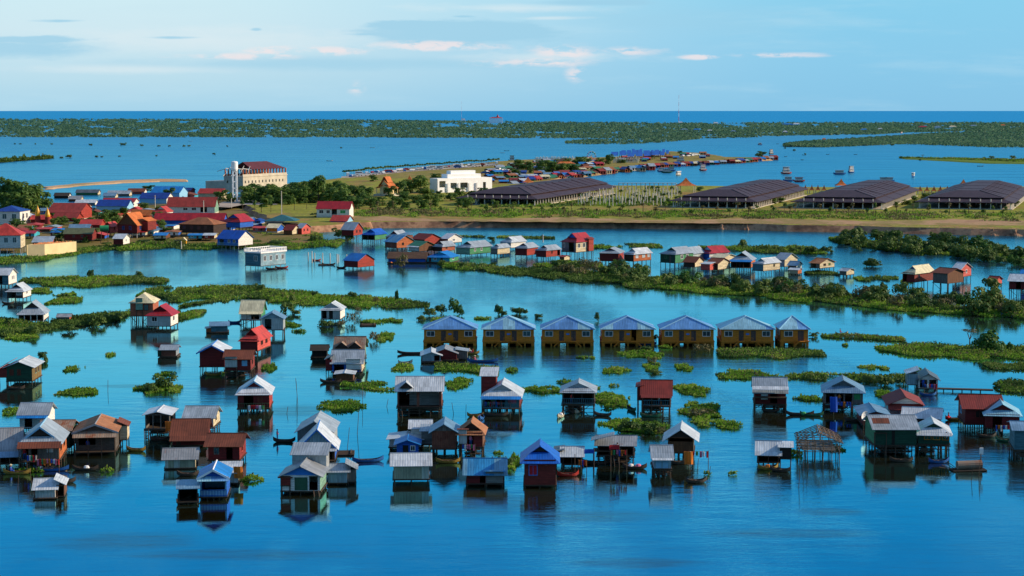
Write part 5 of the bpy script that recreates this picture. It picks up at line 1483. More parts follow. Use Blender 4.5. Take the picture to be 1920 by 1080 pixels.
# ------------------------------------------------------------------ white museum block
p = at(868, 360, LZ)
s = ppm(p)
e = empty('white_building', p, R(36), 'modern white block building with stepped flat storeys and wide dark openings', 'building')
e.scale = (1.0, 1.0, .8)
k = 1 / s
mb = MB()
wall(mb, (-57 * k, 0), (1, 0), 24 * k, 0, 33 * k, [(1.2, 18 * k, 12 * k, 27 * k), (5, 18 * k, .1, 9 * k)], 0, .5)
wall(mb, (-33 * k, 0), (1, 0), 66 * k, 0, 32 * k, [(5 * k, 19 * k, 3, 22 * k), (27 * k, 44 * k, 3, 22 * k)], 0, .5)
wall(mb, (33 * k, 0), (1, 0), 34 * k, 0, 33 * k, [(13 * k, 20 * k, .1, 22 * k)], 0, .5)
mb.box(-57 * k, 67 * k, .5, 26 * k, 30 * k, 33 * k)
mb.box(-57 * k, -56.2 * k, .5, 26 * k, 0, 30 * k)
mb.box(66.2 * k, 67 * k, .5, 26 * k, 0, 30 * k)
mb.box(-57 * k, 67 * k, 25.5 * k, 26.3 * k, 0, 30 * k)
mb.build('ground_storey', M('plaster'), e)
mb = MB()
mb.box(-32 * k, 44 * k, 4 * k, 24 * k, 33.01 * k, 42 * k)
mb.build('middle_storey', M('plaster'), e)
mb = MB()
mb.box(-22 * k, 34 * k, 8 * k, 22 * k, 42.01 * k, 50 * k)
mb.build('top_storey', M('plaster'), e)
for x in (-36, -12, 12, 30):
    mb = MB()
    mb.box(x * k, (x + 4) * k, -3 * k, -.5, 0, 22 * k)
    mb.build('pillar', M('plaster'), e)

# ------------------------------------------------------------------ golden shrine
p = at(725, 367, LZ)
s = ppm(p)
k = 1 / s
e = empty('shrine', p, R(-30), 'small cream shrine with steep orange tiered roof among trees', 'shrine')
mb = MB()
mb.box(-20 * k, 20 * k, -14 * k, 24 * k, -.5, 1.0)
mb.build('plinth', M('concrete'), e)
mb = MB()
wall(mb, (-10 * k, -8 * k), (1, 0), 20 * k, 1, 17 * k, [(8 * k, 12 * k, 1.1, 11 * k)])
wall(mb, (10 * k, -8 * k), (0, 1), 18 * k, 1, 17 * k, [(4 * k, 7 * k, 5 * k, 10 * k), (11 * k, 14 * k, 5 * k, 10 * k)])
wall(mb, (10 * k, 10 * k), (-1, 0), 20 * k, 1, 17 * k)
wall(mb, (-10 * k, 10 * k), (0, -1), 18 * k, 1, 17 * k)
mb.poly([(-10 * k, -8 * k, 17 * k), (10 * k, -8 * k, 17 * k), (0, -8 * k, 30 * k)])
mb.build('wall', M('creamplaster'), e)
for x in (-15, 15):
    for y in (-11, 14):
        mb = MB()
        mb.tube((x * k, y * k, 1), (x * k, y * k, 16 * k), .22, .22, 8)
        mb.build('column', M('creamplaster'), e)
mb = MB()
for ww, z0, z1, y0, y1 in ((17, 15, 21, -13, 16), (12, 19, 29, -11, 13), (8, 25, 36, -8, 10)):
    for sx in (-1, 1):
        mb.slab([(sx * ww * k, y0 * k, z0 * k), (sx * ww * k, y1 * k, z0 * k), (sx * ww * k * .15, y1 * k, z1 * k), (sx * ww * k * .15, y0 * k, z1 * k)], .25)
mb.build('roof', M('orangetile'), e)
mb = MB()
mb.lathe([(.3, 35 * k), (.15, 39 * k), (.02, 42 * k)], 8, c=(0, 0, 0))
mb.build('finial', M('gold'), e)

# ------------------------------------------------------------------ four dark roofed pavilions
def pavilion(x0, x1, yb, lab, depth=150.0, rot=-18.0, hs=3.3):
    p = at((x0 + x1) / 2, yb, LZ)
    s = ppm(p)
    w = (x1 - x0) / s / math.cos(R(rot))
    e = empty('pavilion', p, R(rot), lab, 'pavilion', 'dark roofed pavilions on the meadow')
    h1 = 14.5 / s                     # eave
    nb = 4
    ex = 1.5
    bd = depth / nb
    for k in range(nb):
        y0, y1 = k * bd, (k + 1) * bd
        lift = 0.1 * k
        # lower skirt, then the upper hip that climbs inward
        a, b = h1 - .4 + lift, h1 + 1.3 + lift
        X0, X1 = w / 2 + ex, w / 2 - 4.5
        mb = MB()
        Y0, Y1 = y0 - (ex if k == 0 else .2), y1 + (ex if k == nb - 1 else .5)
        yi = y0 + (5.0 if k == 0 else .0)
        mb.slab([(X0, Y0, a), (X0, Y1, a), (X1, Y1, b), (X1, yi, b)], .25)
        mb.slab([(-X0, Y1, a), (-X0, Y0, a), (-X1, yi, b), (-X1, Y1, b)], .25)
        if k == 0:
            mb.slab([(-X0, Y0, a), (X0, Y0, a), (X1, yi, b), (-X1, yi, b)], .25)
        sk = mb.build('eave_roof', M('purple'), e)
        c = b + .45
        t = h1 + 4.6 + lift
        U, V = X1 + .8, 3.0 + (w / 2) * .12
        ya, yr_ = (yi - .8, yi + 13) if k == 0 else (y0 - .3, y0 + 1.0)
        yb_, ye_ = Y1, Y1
        mb = MB()
        mb.slab([(U, ya, c), (U, yb_, c), (V, ye_, t), (V, yr_, t)], .25)
        mb.slab([(-U, yb_, c), (-U, ya, c), (-V, yr_, t), (-V, ye_, t)], .25)
        mb.slab([(-V, yr_, t), (V, yr_, t), (V, ye_, t), (-V, ye_, t)], .25)
        mb.slab([(-U, ya, c), (U, ya, c), (V, yr_, t), (-V, yr_, t)], .25)
        # raised edge ribs that step the slope
        for q in (.0, .33, .66):
            yy_ = ya + (yb_ - ya) * q
            mb.slab([(U + .1, yy_ - .35, c + .05), (U + .1, yy_ + .35, c + .05), (V, yy_ + .35 + (yr_ - ya), t + .3), (V, yy_ - .35 + (yr_ - ya), t + .1)], .14)
        mb.build('upper_roof', M('purple'), e)
        mb = MB()
        mb.box(-X1, X1, yi + .3, Y1 - .3, b - .3, c)
        mb.build('clerestory', M('dark'), e)
        for j in range(8):
            y = y0 + (j + .0) * bd / 8 + .4
            for x in (-w / 2 + .6, w / 2 - .6):
                stick('column', (x, y, 0), (x, y, a - .1), .34, 'palepole', e)
    for i in range(1, 9):
        x = -w / 2 + w * i / 9
        for y in (.4, bd, 2 * bd, depth - .6):
            stick('column', (x, y, 0), (x, y, h1 + 1.2), .32, 'palepole', e)
    mb = MB()
    mb.box(-w / 2 - .5, w / 2 + .5, -.8, depth + .5, -.3, .25)
    mb.build('floor', M('concrete'), e)
    return e


pavilion(860, 1004, 385, 'leftmost dark purple roofed pavilion, beside the white block building')
pavilion(1262, 1412, 390, 'second dark purple roofed pavilion from the left, right of the post field')
pavilion(1492, 1650, 391.5, 'third dark purple roofed pavilion, between two rows of small orange cones')
pavilion(1727, 1890, 392, 'rightmost dark purple roofed pavilion at the edge of the view')


# ------------------------------------------------------------------ orange cone kiosks
def cone(x, yt, yb, wpx, lab, group=None, z=LZ, small=False):
    p = at(x, yb, z)
    s = ppm(p)
    h, w = (yb - yt) / s, wpx / s / 2
    e = empty('cone_kiosk', p, R(45) if not small else R(40), lab, 'kiosk', group)
    c = .62 if small else .5
    mb = MB()
    prof = [(w * 1.35, h * (1 - c)), (w * .8, h * (1 - c * .78)), (w * .42, h * (1 - c * .5)), (w * .16, h * (1 - c * .18)), (.05, h)]
    mb.lathe(prof, 4)
    mb.build('roof', M('orangetile'), e)
    for a in range(4):
        an = math.pi / 2 * a
        stick('column', (w * 1.1 * math.cos(an), w * 1.1 * math.sin(an), 0), (w * 1.1 * math.cos(an), w * 1.1 * math.sin(an), h * (1 - c) + .1), .2, 'palepole', e)
    return e


cone(1286, 333, 362, 40, 'large orange cone roofed kiosk between the first two pavilions')
cone(990, 331, 352, 22, 'orange cone roof behind the leftmost pavilion')
cone(768, 329, 352, 22, 'orange cone roof among trees right of the shrine')
cone(1577, 335, 360, 24, 'large orange cone roofed kiosk behind the third pavilion')
cone(1806, 336, 362, 24, 'large orange cone roofed kiosk left of the rightmost pavilion')
for i, x in enumerate((1497, 1510, 1522, 1533.5, 1545)):
    cone(x, 346, 363, 10, 'small orange cone roof in the row of five behind the third pavilion', 'five small cones left', small=True)
for i, x in enumerate((1725, 1738, 1751, 1763, 1776)):
    cone(x, 348, 364, 10.5, 'small orange cone roof in the row of five beside the rightmost pavilion', 'five small cones right', small=True)

# the packed small houses between the larger ones of the village
rv = random.Random(33)
VR = [('pinkred', 'pinkish red'), ('tile', 'red tiled'), ('azure', 'bright blue'), ('tinblue', 'pale blue'), ('rust', 'rusty'), ('tin', 'grey tin'), ('crimson', 'crimson'), ('deepblue', 'deep blue'), ('browntile', 'brown tiled'), ('tinlight', 'silvery')]
VW = ['red', 'darkred', 'cream', 'whitewall', 'bluewall', 'brown', 'pink', 'cyan']
SEEN = {}


def near_label(x, y, desc):
    for h in sorted(HOUSES, key=lambda h: abs(h[0] - x) + 2.2 * abs(h[1] - y)):
        for wv in (('left of' if x < h[0] else 'right of'), ('behind' if y < h[1] else 'in front of')):
            lab = f'{desc} {wv} the {h[2]}'
            if lab not in SEEN and len(lab.split()) <= 16:
                SEEN[lab] = 1
                return lab


for x, y in [(48, 412), (44, 434), (60, 428), (78, 436), (96, 432), (112, 438), (104, 446), (52, 448), (30, 442), (148, 446), (182, 452), (244, 414), (262, 420), (272, 432), (280, 444), (300, 436), (318, 430), (322, 446),
             (210, 408), (228, 404), (176, 404), (164, 398), (150, 394), (250, 400), (270, 400), (330, 386), (350, 372), (342, 362), (358, 380), (240, 388), (212, 388), (190, 394), (110, 398), (85, 402), (425, 432), (470, 428), (486, 434), (455, 418),
             (480, 420), (300, 452), (392, 452), (366, 452), (260, 446), (246, 440), (120, 404), (138, 398)]:
    rk, rn = rv.choice(VR)
    wk = rv.choice(VW)
    w_ = rv.uniform(15, 30)
    hh = rv.uniform(9, 13)
    lab = near_label(x, y, 'small ' + rn + ' roofed village house')
    shore = y > 440
    H(lab, 'small house', x - w_ / 2, x + w_ / 2, y, y - (5 if shore else 1), y - hh * .55 - (4 if shore else 0), y - hh - (4 if shore else 0), rv.uniform(5, 14), rv.uniform(7, 10), rv.choice(['GS', 'GH', 'GS', 'GF']), rk, wk, rv.choice(VW),
      fr=[('w', .2, .35, 'white'), ('d', .6, .75, 'doorbrown')], z=TZ, base='s' if shore else 'g', name='village_house', cat='house')
    HOUSES.pop()

# ------------------------------------------------------------------ vegetation
rng = np.random.default_rng(5)


def leaf_mat(name, stops, trans=0.25, patch=0.12, amt=.5):
    m, N = new_mat(name)
    g = N.n('ShaderNodeNewGeometry')
    ri = g.outputs['Random Per Island']
    big = N.noise(g.outputs['Position'], patch, 3.0, 0.6)
    f = N.math('ADD', N.math('MULTIPLY', ri, 1 - amt), N.math('MULTIPLY', N.smooth(big, .36, .64), amt))
    col = N.ramp(f, stops)
    out = N.n('ShaderNodeOutputMaterial')
    b = N.n('ShaderNodeBsdfPrincipled')
    N.put(b.inputs['Base Color'], col)
    b.inputs['Roughness'].default_value = 0.6
    b.inputs['Specular IOR Level'].default_value = 0.2
    t = N.n('ShaderNodeBsdfTranslucent')
    N.put(t.inputs['Color'], col)
    mx = N.n('ShaderNodeMixShader')
    mx.inputs[0].default_value = trans
    N.t.links.new(b.outputs[0], mx.inputs[1])
    N.t.links.new(t.outputs[0], mx.inputs[2])
    N.t.links.new(mx.outputs[0], out.inputs[0])
    return m


L_MAT = leaf_mat('leaf_hyacinth', [(0.0, (0.040, 0.120, 0.010)), (0.35, (0.100, 0.230, 0.018)), (0.7, (0.185, 0.330, 0.030)), (1.0, (0.32, 0.37, 0.07))], trans=.4)
L_BUSH = leaf_mat('leaf_bush', [(0.0, (0.024, 0.057, 0.012)), (0.4, (0.053, 0.112, 0.021)), (0.8, (0.112, 0.180, 0.030)), (1.0, (0.150, 0.180, 0.053))], patch=.07)
L_DRY = leaf_mat('leaf_dry', [(0.0, (0.060, 0.060, 0.024)), (0.5, (0.120, 0.120, 0.042)), (1.0, (0.204, 0.168, 0.084))])
L_TREE = leaf_mat('leaf_tree', [(0.0, (0.030, 0.080, 0.016)), (0.45, (0.075, 0.155, 0.028)), (0.8, (0.13, 0.21, 0.035)), (1.0, (0.18, 0.23, 0.05))], patch=.05, trans=.35)
L_GLOS = leaf_mat('leaf_vine', [(0.0, (0.015, 0.068, 0.012)), (0.5, (0.042, 0.128, 0.018)), (1.0, (0.090, 0.195, 0.030))])
L_FAR = leaf_mat('leaf_far_hazed', [(0.0, (0.050, 0.140, 0.085)), (0.5, (0.085, 0.190, 0.105)), (1.0, (0.135, 0.24, 0.12))], patch=.006, amt=.5, trans=.5)  # bluish cast of distance haze put into the leaf colour


def leaves(name, C, Nn, size, mats, mi=None, asp=0.6):
    """one mesh of leaf quads at centres C facing normals Nn"""
    n = len(C)
    Nn = Nn / (np.linalg.norm(Nn, axis=1, keepdims=True) + 1e-9)
    A = np.cross(Nn, rng.normal(size=(n, 3)))
    A /= (np.linalg.norm(A, axis=1, keepdims=True) + 1e-9)
    B = np.cross(Nn, A)
    sz = (np.asarray(size) * rng.uniform(.65, 1.35, n))[:, None]
    A, B = A * sz * .5, B * sz * asp * .5
    V = np.stack([C - A, C - B * 1.0 + A * .1, C + A, C + B * 1.0 + A * .1], 1).reshape(-1, 3)
    me = bpy.data.meshes.new(name)
    me.vertices.add(4 * n)
    me.vertices.foreach_set('co', V.astype(np.float32).ravel())
    me.loops.add(4 * n)
    me.loops.foreach_set('vertex_index', np.arange(4 * n, dtype=np.int32))
    me.polygons.add(n)
    me.polygons.foreach_set('loop_start', np.arange(0, 4 * n, 4, dtype=np.int32))
    me.polygons.foreach_set('loop_total', np.full(n, 4, dtype=np.int32))
    for m in (mats if isinstance(mats, (list, tuple)) else [mats]):
        me.materials.append(m)
    if mi is not None:
        me.polygons.foreach_set('material_index', np.asarray(mi, dtype=np.int32))
    me.update()
    me.validate()
    return me


def lobes(n, specs, jit=.35, up=.35):
    """leaf centres over the shells of several ellipsoids (cx,cy,cz,rx,ry,rz)"""
    w = np.array([s[3] * s[4] + s[3] * s[5] for s in specs])
    k = rng.choice(len(specs), n, p=w / w.sum())
    S_ = np.array(specs)[k]
    d = rng.normal(size=(n, 3))
    d /= np.linalg.norm(d, axis=1, keepdims=True)
    d[:, 2] = np.where(d[:, 2] < -.35, -d[:, 2], d[:, 2])
    r = 1 - np.abs(rng.normal(0, .22, n))
    C = S_[:, :3] + d * S_[:, 3:] * r[:, None]
    return C, d + rng.normal(0, jit, (n, 3)) + np.array([0, 0, up])


def rel(x, y, adj, noun, used={}):
    """a label that places a plant next to the nearest named house"""
    best = sorted(HOUSES, key=lambda h: abs(h[0] - x) + 2.2 * abs(h[1] - y))
    for h in best[:9]:
        dx, dy = x - h[0], y - h[1]
        if abs(dx) > 1.3 * abs(dy) * 1.8:
            ways = ['right of' if dx > 0 else 'left of']
        else:
            ways = ['in front of' if dy > 0 else 'behind', 'right of' if dx > 0 else 'left of']
        for wv in ways:
            lab = f"{adj} {noun} {wv} the {h[2]}"
            if lab not in used and len(lab.split()) <= 16:
                used[lab] = 1
                return lab
    for far in ('well ', 'some way ', 'just ', 'farther '):
        h = best[0]
        lab = f"{adj} {noun} {far}{'right of' if x > h[0] else 'left of'} the {h[2]}"
        if lab not in used:
            used[lab] = 1
            return lab
    used[lab] = 1
    return lab


# bush prototypes (unit height 1, unit radius about 1)
def bush_proto(n, mat, seed, tall=1.0, nl=7, leaf=.2):
    r_ = np.random.default_rng(seed)
    sp = [(0, 0, .42 * tall, .62, .62, .42 * tall)]
    for i in range(nl):
        a = r_.uniform(0, 6.28)
        q = r_.uniform(.25, .75)
        rr_ = r_.uniform(.22, .46)
        sp.append((q * math.cos(a), q * math.sin(a), r_.uniform(.15, .72) * tall, rr_, rr_, rr_ * r_.uniform(.7, 1.1) * tall))
    C, Nn = lobes(n, sp)
    C[:, 2] = np.maximum(C[:, 2], .02)
    return leaves('bush', C, Nn, leaf, mat)


BUSH = [bush_proto(620, L_BUSH, 10 + i, 1.0, 7 + i % 4) for i in range(6)]
VINE = [bush_proto(700, L_GLOS, 40 + i, 1.25, 8) for i in range(3)]
DRYB = [bush_proto(360, L_DRY, 60 + i, 1.0, 9, .17) for i in range(3)]


def bush(x, y, wpx, hpx, kind='bush', lab=None, z=0.0, group=None):
    p = at(x, y, z)
    s = ppm(p)
    pr = {'bush': BUSH, 'vine': VINE, 'dry': DRYB}[kind]
    me = rnd.choice(pr)
    o = link({'bush': 'bush', 'vine': 'vine_shrub', 'dry': 'dry_shrub'}[kind], me, None, p - Vector((0, 0, .15)), rnd.uniform(0, 6.3))
    r, h = wpx / s / 2, hpx / s
    o.scale = (r, r * rnd.uniform(.8, 1.1), h)
    adj = {'bush': 'dense green', 'vine': 'glossy vine covered', 'dry': 'thin brownish'}[kind]
    tag(o, lab or rel(x, y, adj, {'bush': 'bush', 'vine': 'shrub', 'dry': 'shrub'}[kind]), 'shrub', group)
    return o


def vnoise(x, y, seed=0):
    """cheap smooth 2-d value noise, numpy"""
    xi, yi = np.floor(x), np.floor(y)
    fx, fy = x - xi, y - yi
    fx, fy = fx * fx * (3 - 2 * fx), fy * fy * (3 - 2 * fy)
    hsh = lambda a, b: (np.sin(a * 127.1 + b * 311.7 + seed * 17.3) * 43758.5453) % 1.0
    return (hsh(xi, yi) * (1 - fx) + hsh(xi + 1, yi) * fx) * (1 - fy) + (hsh(xi, yi + 1) * (1 - fx) + hsh(xi + 1, yi + 1) * fx) * fy


def mat_cloud(P2, base, s, hgt, gaps, seed, n):
    pass


def patch(x, y, wpx, hpx, hgt=.42, name='floating_plant_patch', adj=None, dry=.12, cover=2.0, maxn=9000):
    """a raft of floating plants under the pixel ellipse"""
    p = at(x, y)
    s = ppm(p)
    va = (y - HOR) / FPX
    a, b = wpx / s / 2, max(hpx - hgt * s * .8, hpx * .45) / s / va / 2
    sz = max(.34, 1.9 / (s * .533))
    n = int(min(maxn, math.pi * a * b * cover / (sz * sz * .5) * 1.2)) + 30
    seed = rnd.random() * 100
    q = rng.uniform(-1.25, 1.25, (n * 3, 2))
    th = np.arctan2(q[:, 1], q[:, 0])
    rr_ = np.hypot(q[:, 0], q[:, 1])
    edge = 1 + .34 * np.sin(th * 2 + seed) * .6 + .25 * np.sin(th * 5 + seed * 2) * .7 + .5 * (vnoise(q[:, 0] * 3.5 + seed, q[:, 1] * 3.5, 2) - .5)
    ok = rr_ < edge * .92
    ok &= (vnoise(q[:, 0] * a / 1.6 + seed, q[:, 1] * b / 1.6, 5) > .24)
    q, rr_ = q[ok][:n], rr_[ok][:n]
    hz = vnoise(q[:, 0] * a / 2.2 + seed * 3, q[:, 1] * b / 2.2 + seed, 8)
    z = hgt * (.12 + 1.7 * hz ** 1.6 * np.clip(1.25 - rr_, .12, 1)) * rng.uniform(.35, 1.0, len(q))
    C = np.column_stack([q[:, 0] * a, q[:, 1] * b, z + .05])
    Nn = rng.normal(0, .55, (len(q), 3)) + np.array([0.15, -.15, .8])
    tl = rng.random(len(q)) < .22
    Nn[tl, 2] = 0
    C[tl, 2] += rng.uniform(.1, .7, tl.sum()) * hgt
    mi = (rng.random(len(q)) < dry).astype(int)
    o = link(name, leaves(name, C, Nn, sz * 1.15, [L_MAT, L_DRY], mi, .5), None, p)
    big = 'large' if wpx * hpx > 2600 else ('small' if wpx * hpx < 500 else 'low')
    tag(o, rel(x, y, (adj or big) + ' green', 'floating weed patch'), 'floating plants', 'floating weed patches')
    return o


def bank(name, pts, label, hgt=.8, kind='stuff', dry=.15, gaps=.24, cover=2.2, mats=None, maxn=26000, z=0.0, cat='water plants'):
    """long band of plants: pts = (x, y, half height in px)"""
    C, MI, S_ = [], [], []
    hgt *= .6
    seed = rnd.random() * 50
    for (xa, ya, ha), (xb, yb, hb) in zip(pts, pts[1:]):
        pa, pb = at(xa, ya, z), at(xb, yb, z)
        s = ppm(pa.lerp(pb, .5))
        va = ((ya + yb) / 2 - HOR) / FPX
        wa, wb = ha / s / va, hb / s / va
        sz = max(.42, 1.9 / (s * .533))
        n = int(min(maxn, (pb - pa).length * (wa + wb) * cover / (sz * sz * .45)))
        t = rng.random(n)
        v = rng.uniform(-1, 1, n)
        W_ = wa + (wb - wa) * t
        X = pa.x + (pb.x - pa.x) * t
        Y = pa.y + (pb.y - pa.y) * t + v * W_
        ed = .62 + .75 * (vnoise(X / 5 + seed, Y / 11, 3) - .25)
        g = vnoise(X / 7 + seed, Y / 16, 9) * .65 + vnoise(X / 2.2, Y / 5 + seed, 4) * .35
        ok = (np.abs(v) < ed) & (g > gaps)
        X, Y, g2 = X[ok], Y[ok], g[ok]
        vv = np.abs(v[ok])
        hz = vnoise(X / 3.2 + seed, Y / 6, 12)
        zz = hgt * (.14 + 2.0 * hz ** 1.8 * np.clip(1.2 - vv, .1, 1)) * rng.uniform(.3, 1.0, len(X)) + .05
        C.append(np.column_stack([X, Y, zz + z]))
        S_.append(np.full(len(X), sz))
        MI.append(np.where(vnoise(X / 9 + seed * 2, Y / 20, 31) + rng.normal(0, .12, len(X)) > .56, 2, (rng.random(len(X)) < dry + .25 * (hz > .7)).astype(int)))
    C = np.concatenate(C)
    o0 = at(pts[0][0], pts[0][1], z)
    Nn = rng.normal(0, .55, (len(C), 3)) + np.array([0.15, -.15, .8])
    tl = rng.random(len(C)) < .24
    Nn[tl, 2] = 0
    C[tl, 2] += rng.uniform(.1, .8, tl.sum()) * hgt
    o = link(name, leaves(name, C - np.array(o0), Nn, np.concatenate(S_) * 1.15, mats or [L_MAT, L_DRY, L_BUSH], np.concatenate(MI), .45), None, o0)
    return tag(o, label, cat, kind=kind)


# weed banks
B_ = bank
B_('water_weeds', [(40, 528, 4), (110, 528, 9), (180, 528, 11), (250, 526, 10), (310, 530, 4)], 'green weed bank in the channel at the upper left', .9)
B_('water_weeds', [(270, 548, 8), (330, 552, 15), (410, 551, 15), (480, 550, 14), (520, 556, 10)], 'broad green weed bank behind the brick house', 1.0)
B_('water_weeds', [(330, 580, 10), (390, 572, 16), (450, 566, 10)], 'sparse weeds right of the brick house', .5, gaps=.45)
B_('water_weeds', [(320, 596, 8), (350, 592, 12), (380, 588, 6)], 'weeds in front of the white house with red roof', .6, gaps=.35)
B_('water_weeds', [(470, 552, 9), (560, 560, 13), (640, 566, 13), (700, 568, 11), (760, 570, 8), (805, 573, 4)], 'long weed bank crossing behind the lone white hut', 1.0)
B_('water_weeds', [(-10, 606, 8), (40, 618, 14), (100, 612, 14), (160, 600, 16), (240, 592, 9)], 'wide weed bank under the left cluster of houses', 1.2)
B_('water_weeds', [(60, 545, 4), (100, 546, 6), (150, 560, 5)], 'thin weeds beside the white sided house', .5, gaps=.4)
B_('water_weeds', [(90, 568, 5), (130, 562, 8), (150, 565, 4)], 'weeds left of the brick house', .7, gaps=.3)
B_('water_weeds', [(830, 500, 4), (900, 503, 7), (1000, 512, 9), (1100, 520, 12), (1180, 528, 13), (1280, 536, 15), (1380, 545, 16), (1440, 550, 13), (1540, 560, 12),
                   (1640, 568, 13), (1740, 578, 13), (1840, 586, 12), (1960, 594, 12)], 'long green bank along the main channel', 1.2, maxn=20000, gaps=.1)
B_('water_weeds', [(1000, 500, 3), (1060, 496, 8), (1130, 500, 5)], 'weeds under the orange red houses', .8)
B_('water_weeds', [(1100, 466, 2), (1160, 461, 4), (1240, 462, 3)], 'thin weeds behind the dark red houses', .7, gaps=.3)
B_('water_weeds', [(1310, 466, 2), (1400, 468, 6), (1480, 470, 8), (1540, 472, 9)], 'weed bank behind the middle row', 1.2)
B_('water_weeds', [(1560, 452, 4), (1640, 462, 14), (1740, 466, 18), (1820, 472, 15), (1900, 486, 10), (1950, 492, 8)], 'green bank in front of the soil bank', 1.4, gaps=.1)
B_('water_weeds', [(1605, 524, 3), (1650, 524, 8), (1700, 524, 7)], 'weeds left of the long red house', .8)
B_('water_weeds', [(1510, 514, 2), (1540, 512, 5), (1570, 514, 3)], 'weeds under the tan house with rusty roof', .6)
B_('water_weeds', [(1645, 655, 8), (1700, 657, 12), (1780, 660, 15), (1860, 662, 16), (1960, 664, 16)], 'broad green weed bank at the right', 1.0)
B_('water_weeds', [(1850, 688, 6), (1900, 690, 9), (1960, 690, 10)], 'green weed tongue at the right edge', .6)
B_('water_weeds', [(1540, 631, 2), (1600, 632, 4), (1650, 635, 5), (1695, 638, 3)], 'thin line of weeds right of the yellow row', .8, dry=.4)
B_('water_weeds', [(1345, 706, 5), (1420, 706, 7), (1480, 706, 6), (1560, 708, 7), (1640, 712, 9), (1700, 708, 5)], 'weed line behind the dark red grey roofed house', .7)
B_('water_weeds', [(1870, 728, 6), (1905, 730, 16), (1960, 730, 20)], 'green weed bank at the right edge by the jetty', .8)
B_('water_weeds', [(640, 722, 4), (690, 724, 9), (745, 728, 8)], 'weeds right of the large plain roof', .6)
B_('water_weeds', [(815, 690, 7), (870, 692, 10), (935, 697, 9)], 'weeds in front of the dark red floating house', .7)
B_('water_weeds', [(1345, 664, 6), (1440, 665, 10), (1545, 664, 6)], 'weeds in front of the right yellow houses', .9)
B_('water_weeds', [(-10, 488, 6), (40, 487, 9), (95, 486, 4)], 'weeds in front of the white house on posts', .8)
B_('water_weeds', [(85, 480, 2), (115, 480, 4), (146, 477, 2)], 'weeds along the foot of the retaining wall', .6)
B_('water_weeds', [(140, 473, 4), (190, 466, 8), (250, 462, 9), (320, 460, 8), (400, 462, 7), (480, 461, 7), (560, 459, 9), (640, 458, 7)], 'green shore plants along the village front', 1.2)
B_('water_weeds', [(470, 444, 6), (540, 442, 8), (600, 445, 6)], 'green plants below the small brown house', 1.0)
B_('water_weeds', [(670, 428, 3), (690, 426, 5), (706, 426, 2)], 'plants at the left foot of the soil bank', .9)
B_('water_weeds', [(860, 444, 1), (940, 445, 2), (1040, 447, 2)], 'thin weeds in the back channel', .6, gaps=.35)
B_('water_weeds', [(-30, 305, 2), (20, 303, 3.2), (70, 299, 2.5), (92, 298, 1)], 'low dark bush strip in the lake on the left', 4.0, mats=[L_BUSH] * 3)
B_('water_weeds', [(1690, 297, .8), (1780, 299, 2), (1850, 301, 3), (1960, 303, 4)], 'reeds on the long spit at the right', 1.6)

# small rafts of floating plants, one object each
for a in [(147, 736, 62, 20), (140, 692, 30, 13), (207, 666, 20, 8), (308, 702, 40, 8), (20, 772, 36, 16), (640, 762, 92, 22), (862, 720, 54, 22), (756, 690, 34, 20), (1020, 732, 76, 16),
          (1065, 718, 36, 8), (1145, 750, 66, 32), (1295, 732, 72, 22), (1316, 772, 86, 34), (1350, 797, 100, 18), (1155, 696, 48, 14), (1283, 690, 34, 14), (1205, 666, 80, 16),
          (1222, 688, 30, 20), (1515, 748, 46, 14), (1640, 690, 50, 10), (1718, 694, 22, 6), (960, 868, 30, 34), (472, 900, 38, 14), (1190, 800, 112, 30), (1375, 890, 18, 6),
          (1326, 890, 16, 5), (700, 604, 40, 10), (735, 602, 40, 8), (830, 604, 54, 16), (722, 632, 40, 18), (520, 606, 36, 8), (560, 622, 26, 6), (545, 610, 40, 8), (665, 640, 44, 14),
          (300, 730, 80, 22), (60, 884, 60, 9), (200, 884, 24, 7), (1140, 766, 24, 6), (1150, 724, 18, 5), (1118, 728, 16, 7), (960, 695, 26, 8), (1390, 698, 60, 10), (1585, 648, 14, 4), (1100, 672, 34, 6),
          (1880, 735, 10, 5), (1660, 742, 36, 20), (40, 632, 70, 14), (905, 598, 30, 6), (1560, 842, 40, 14), (1490, 852, 30, 12), (430, 700, 26, 7), (505, 690, 30, 16), (1248, 652, 24, 6),
          (820, 745, 14, 5), (935, 850, 18, 6)]:
    patch(*a)

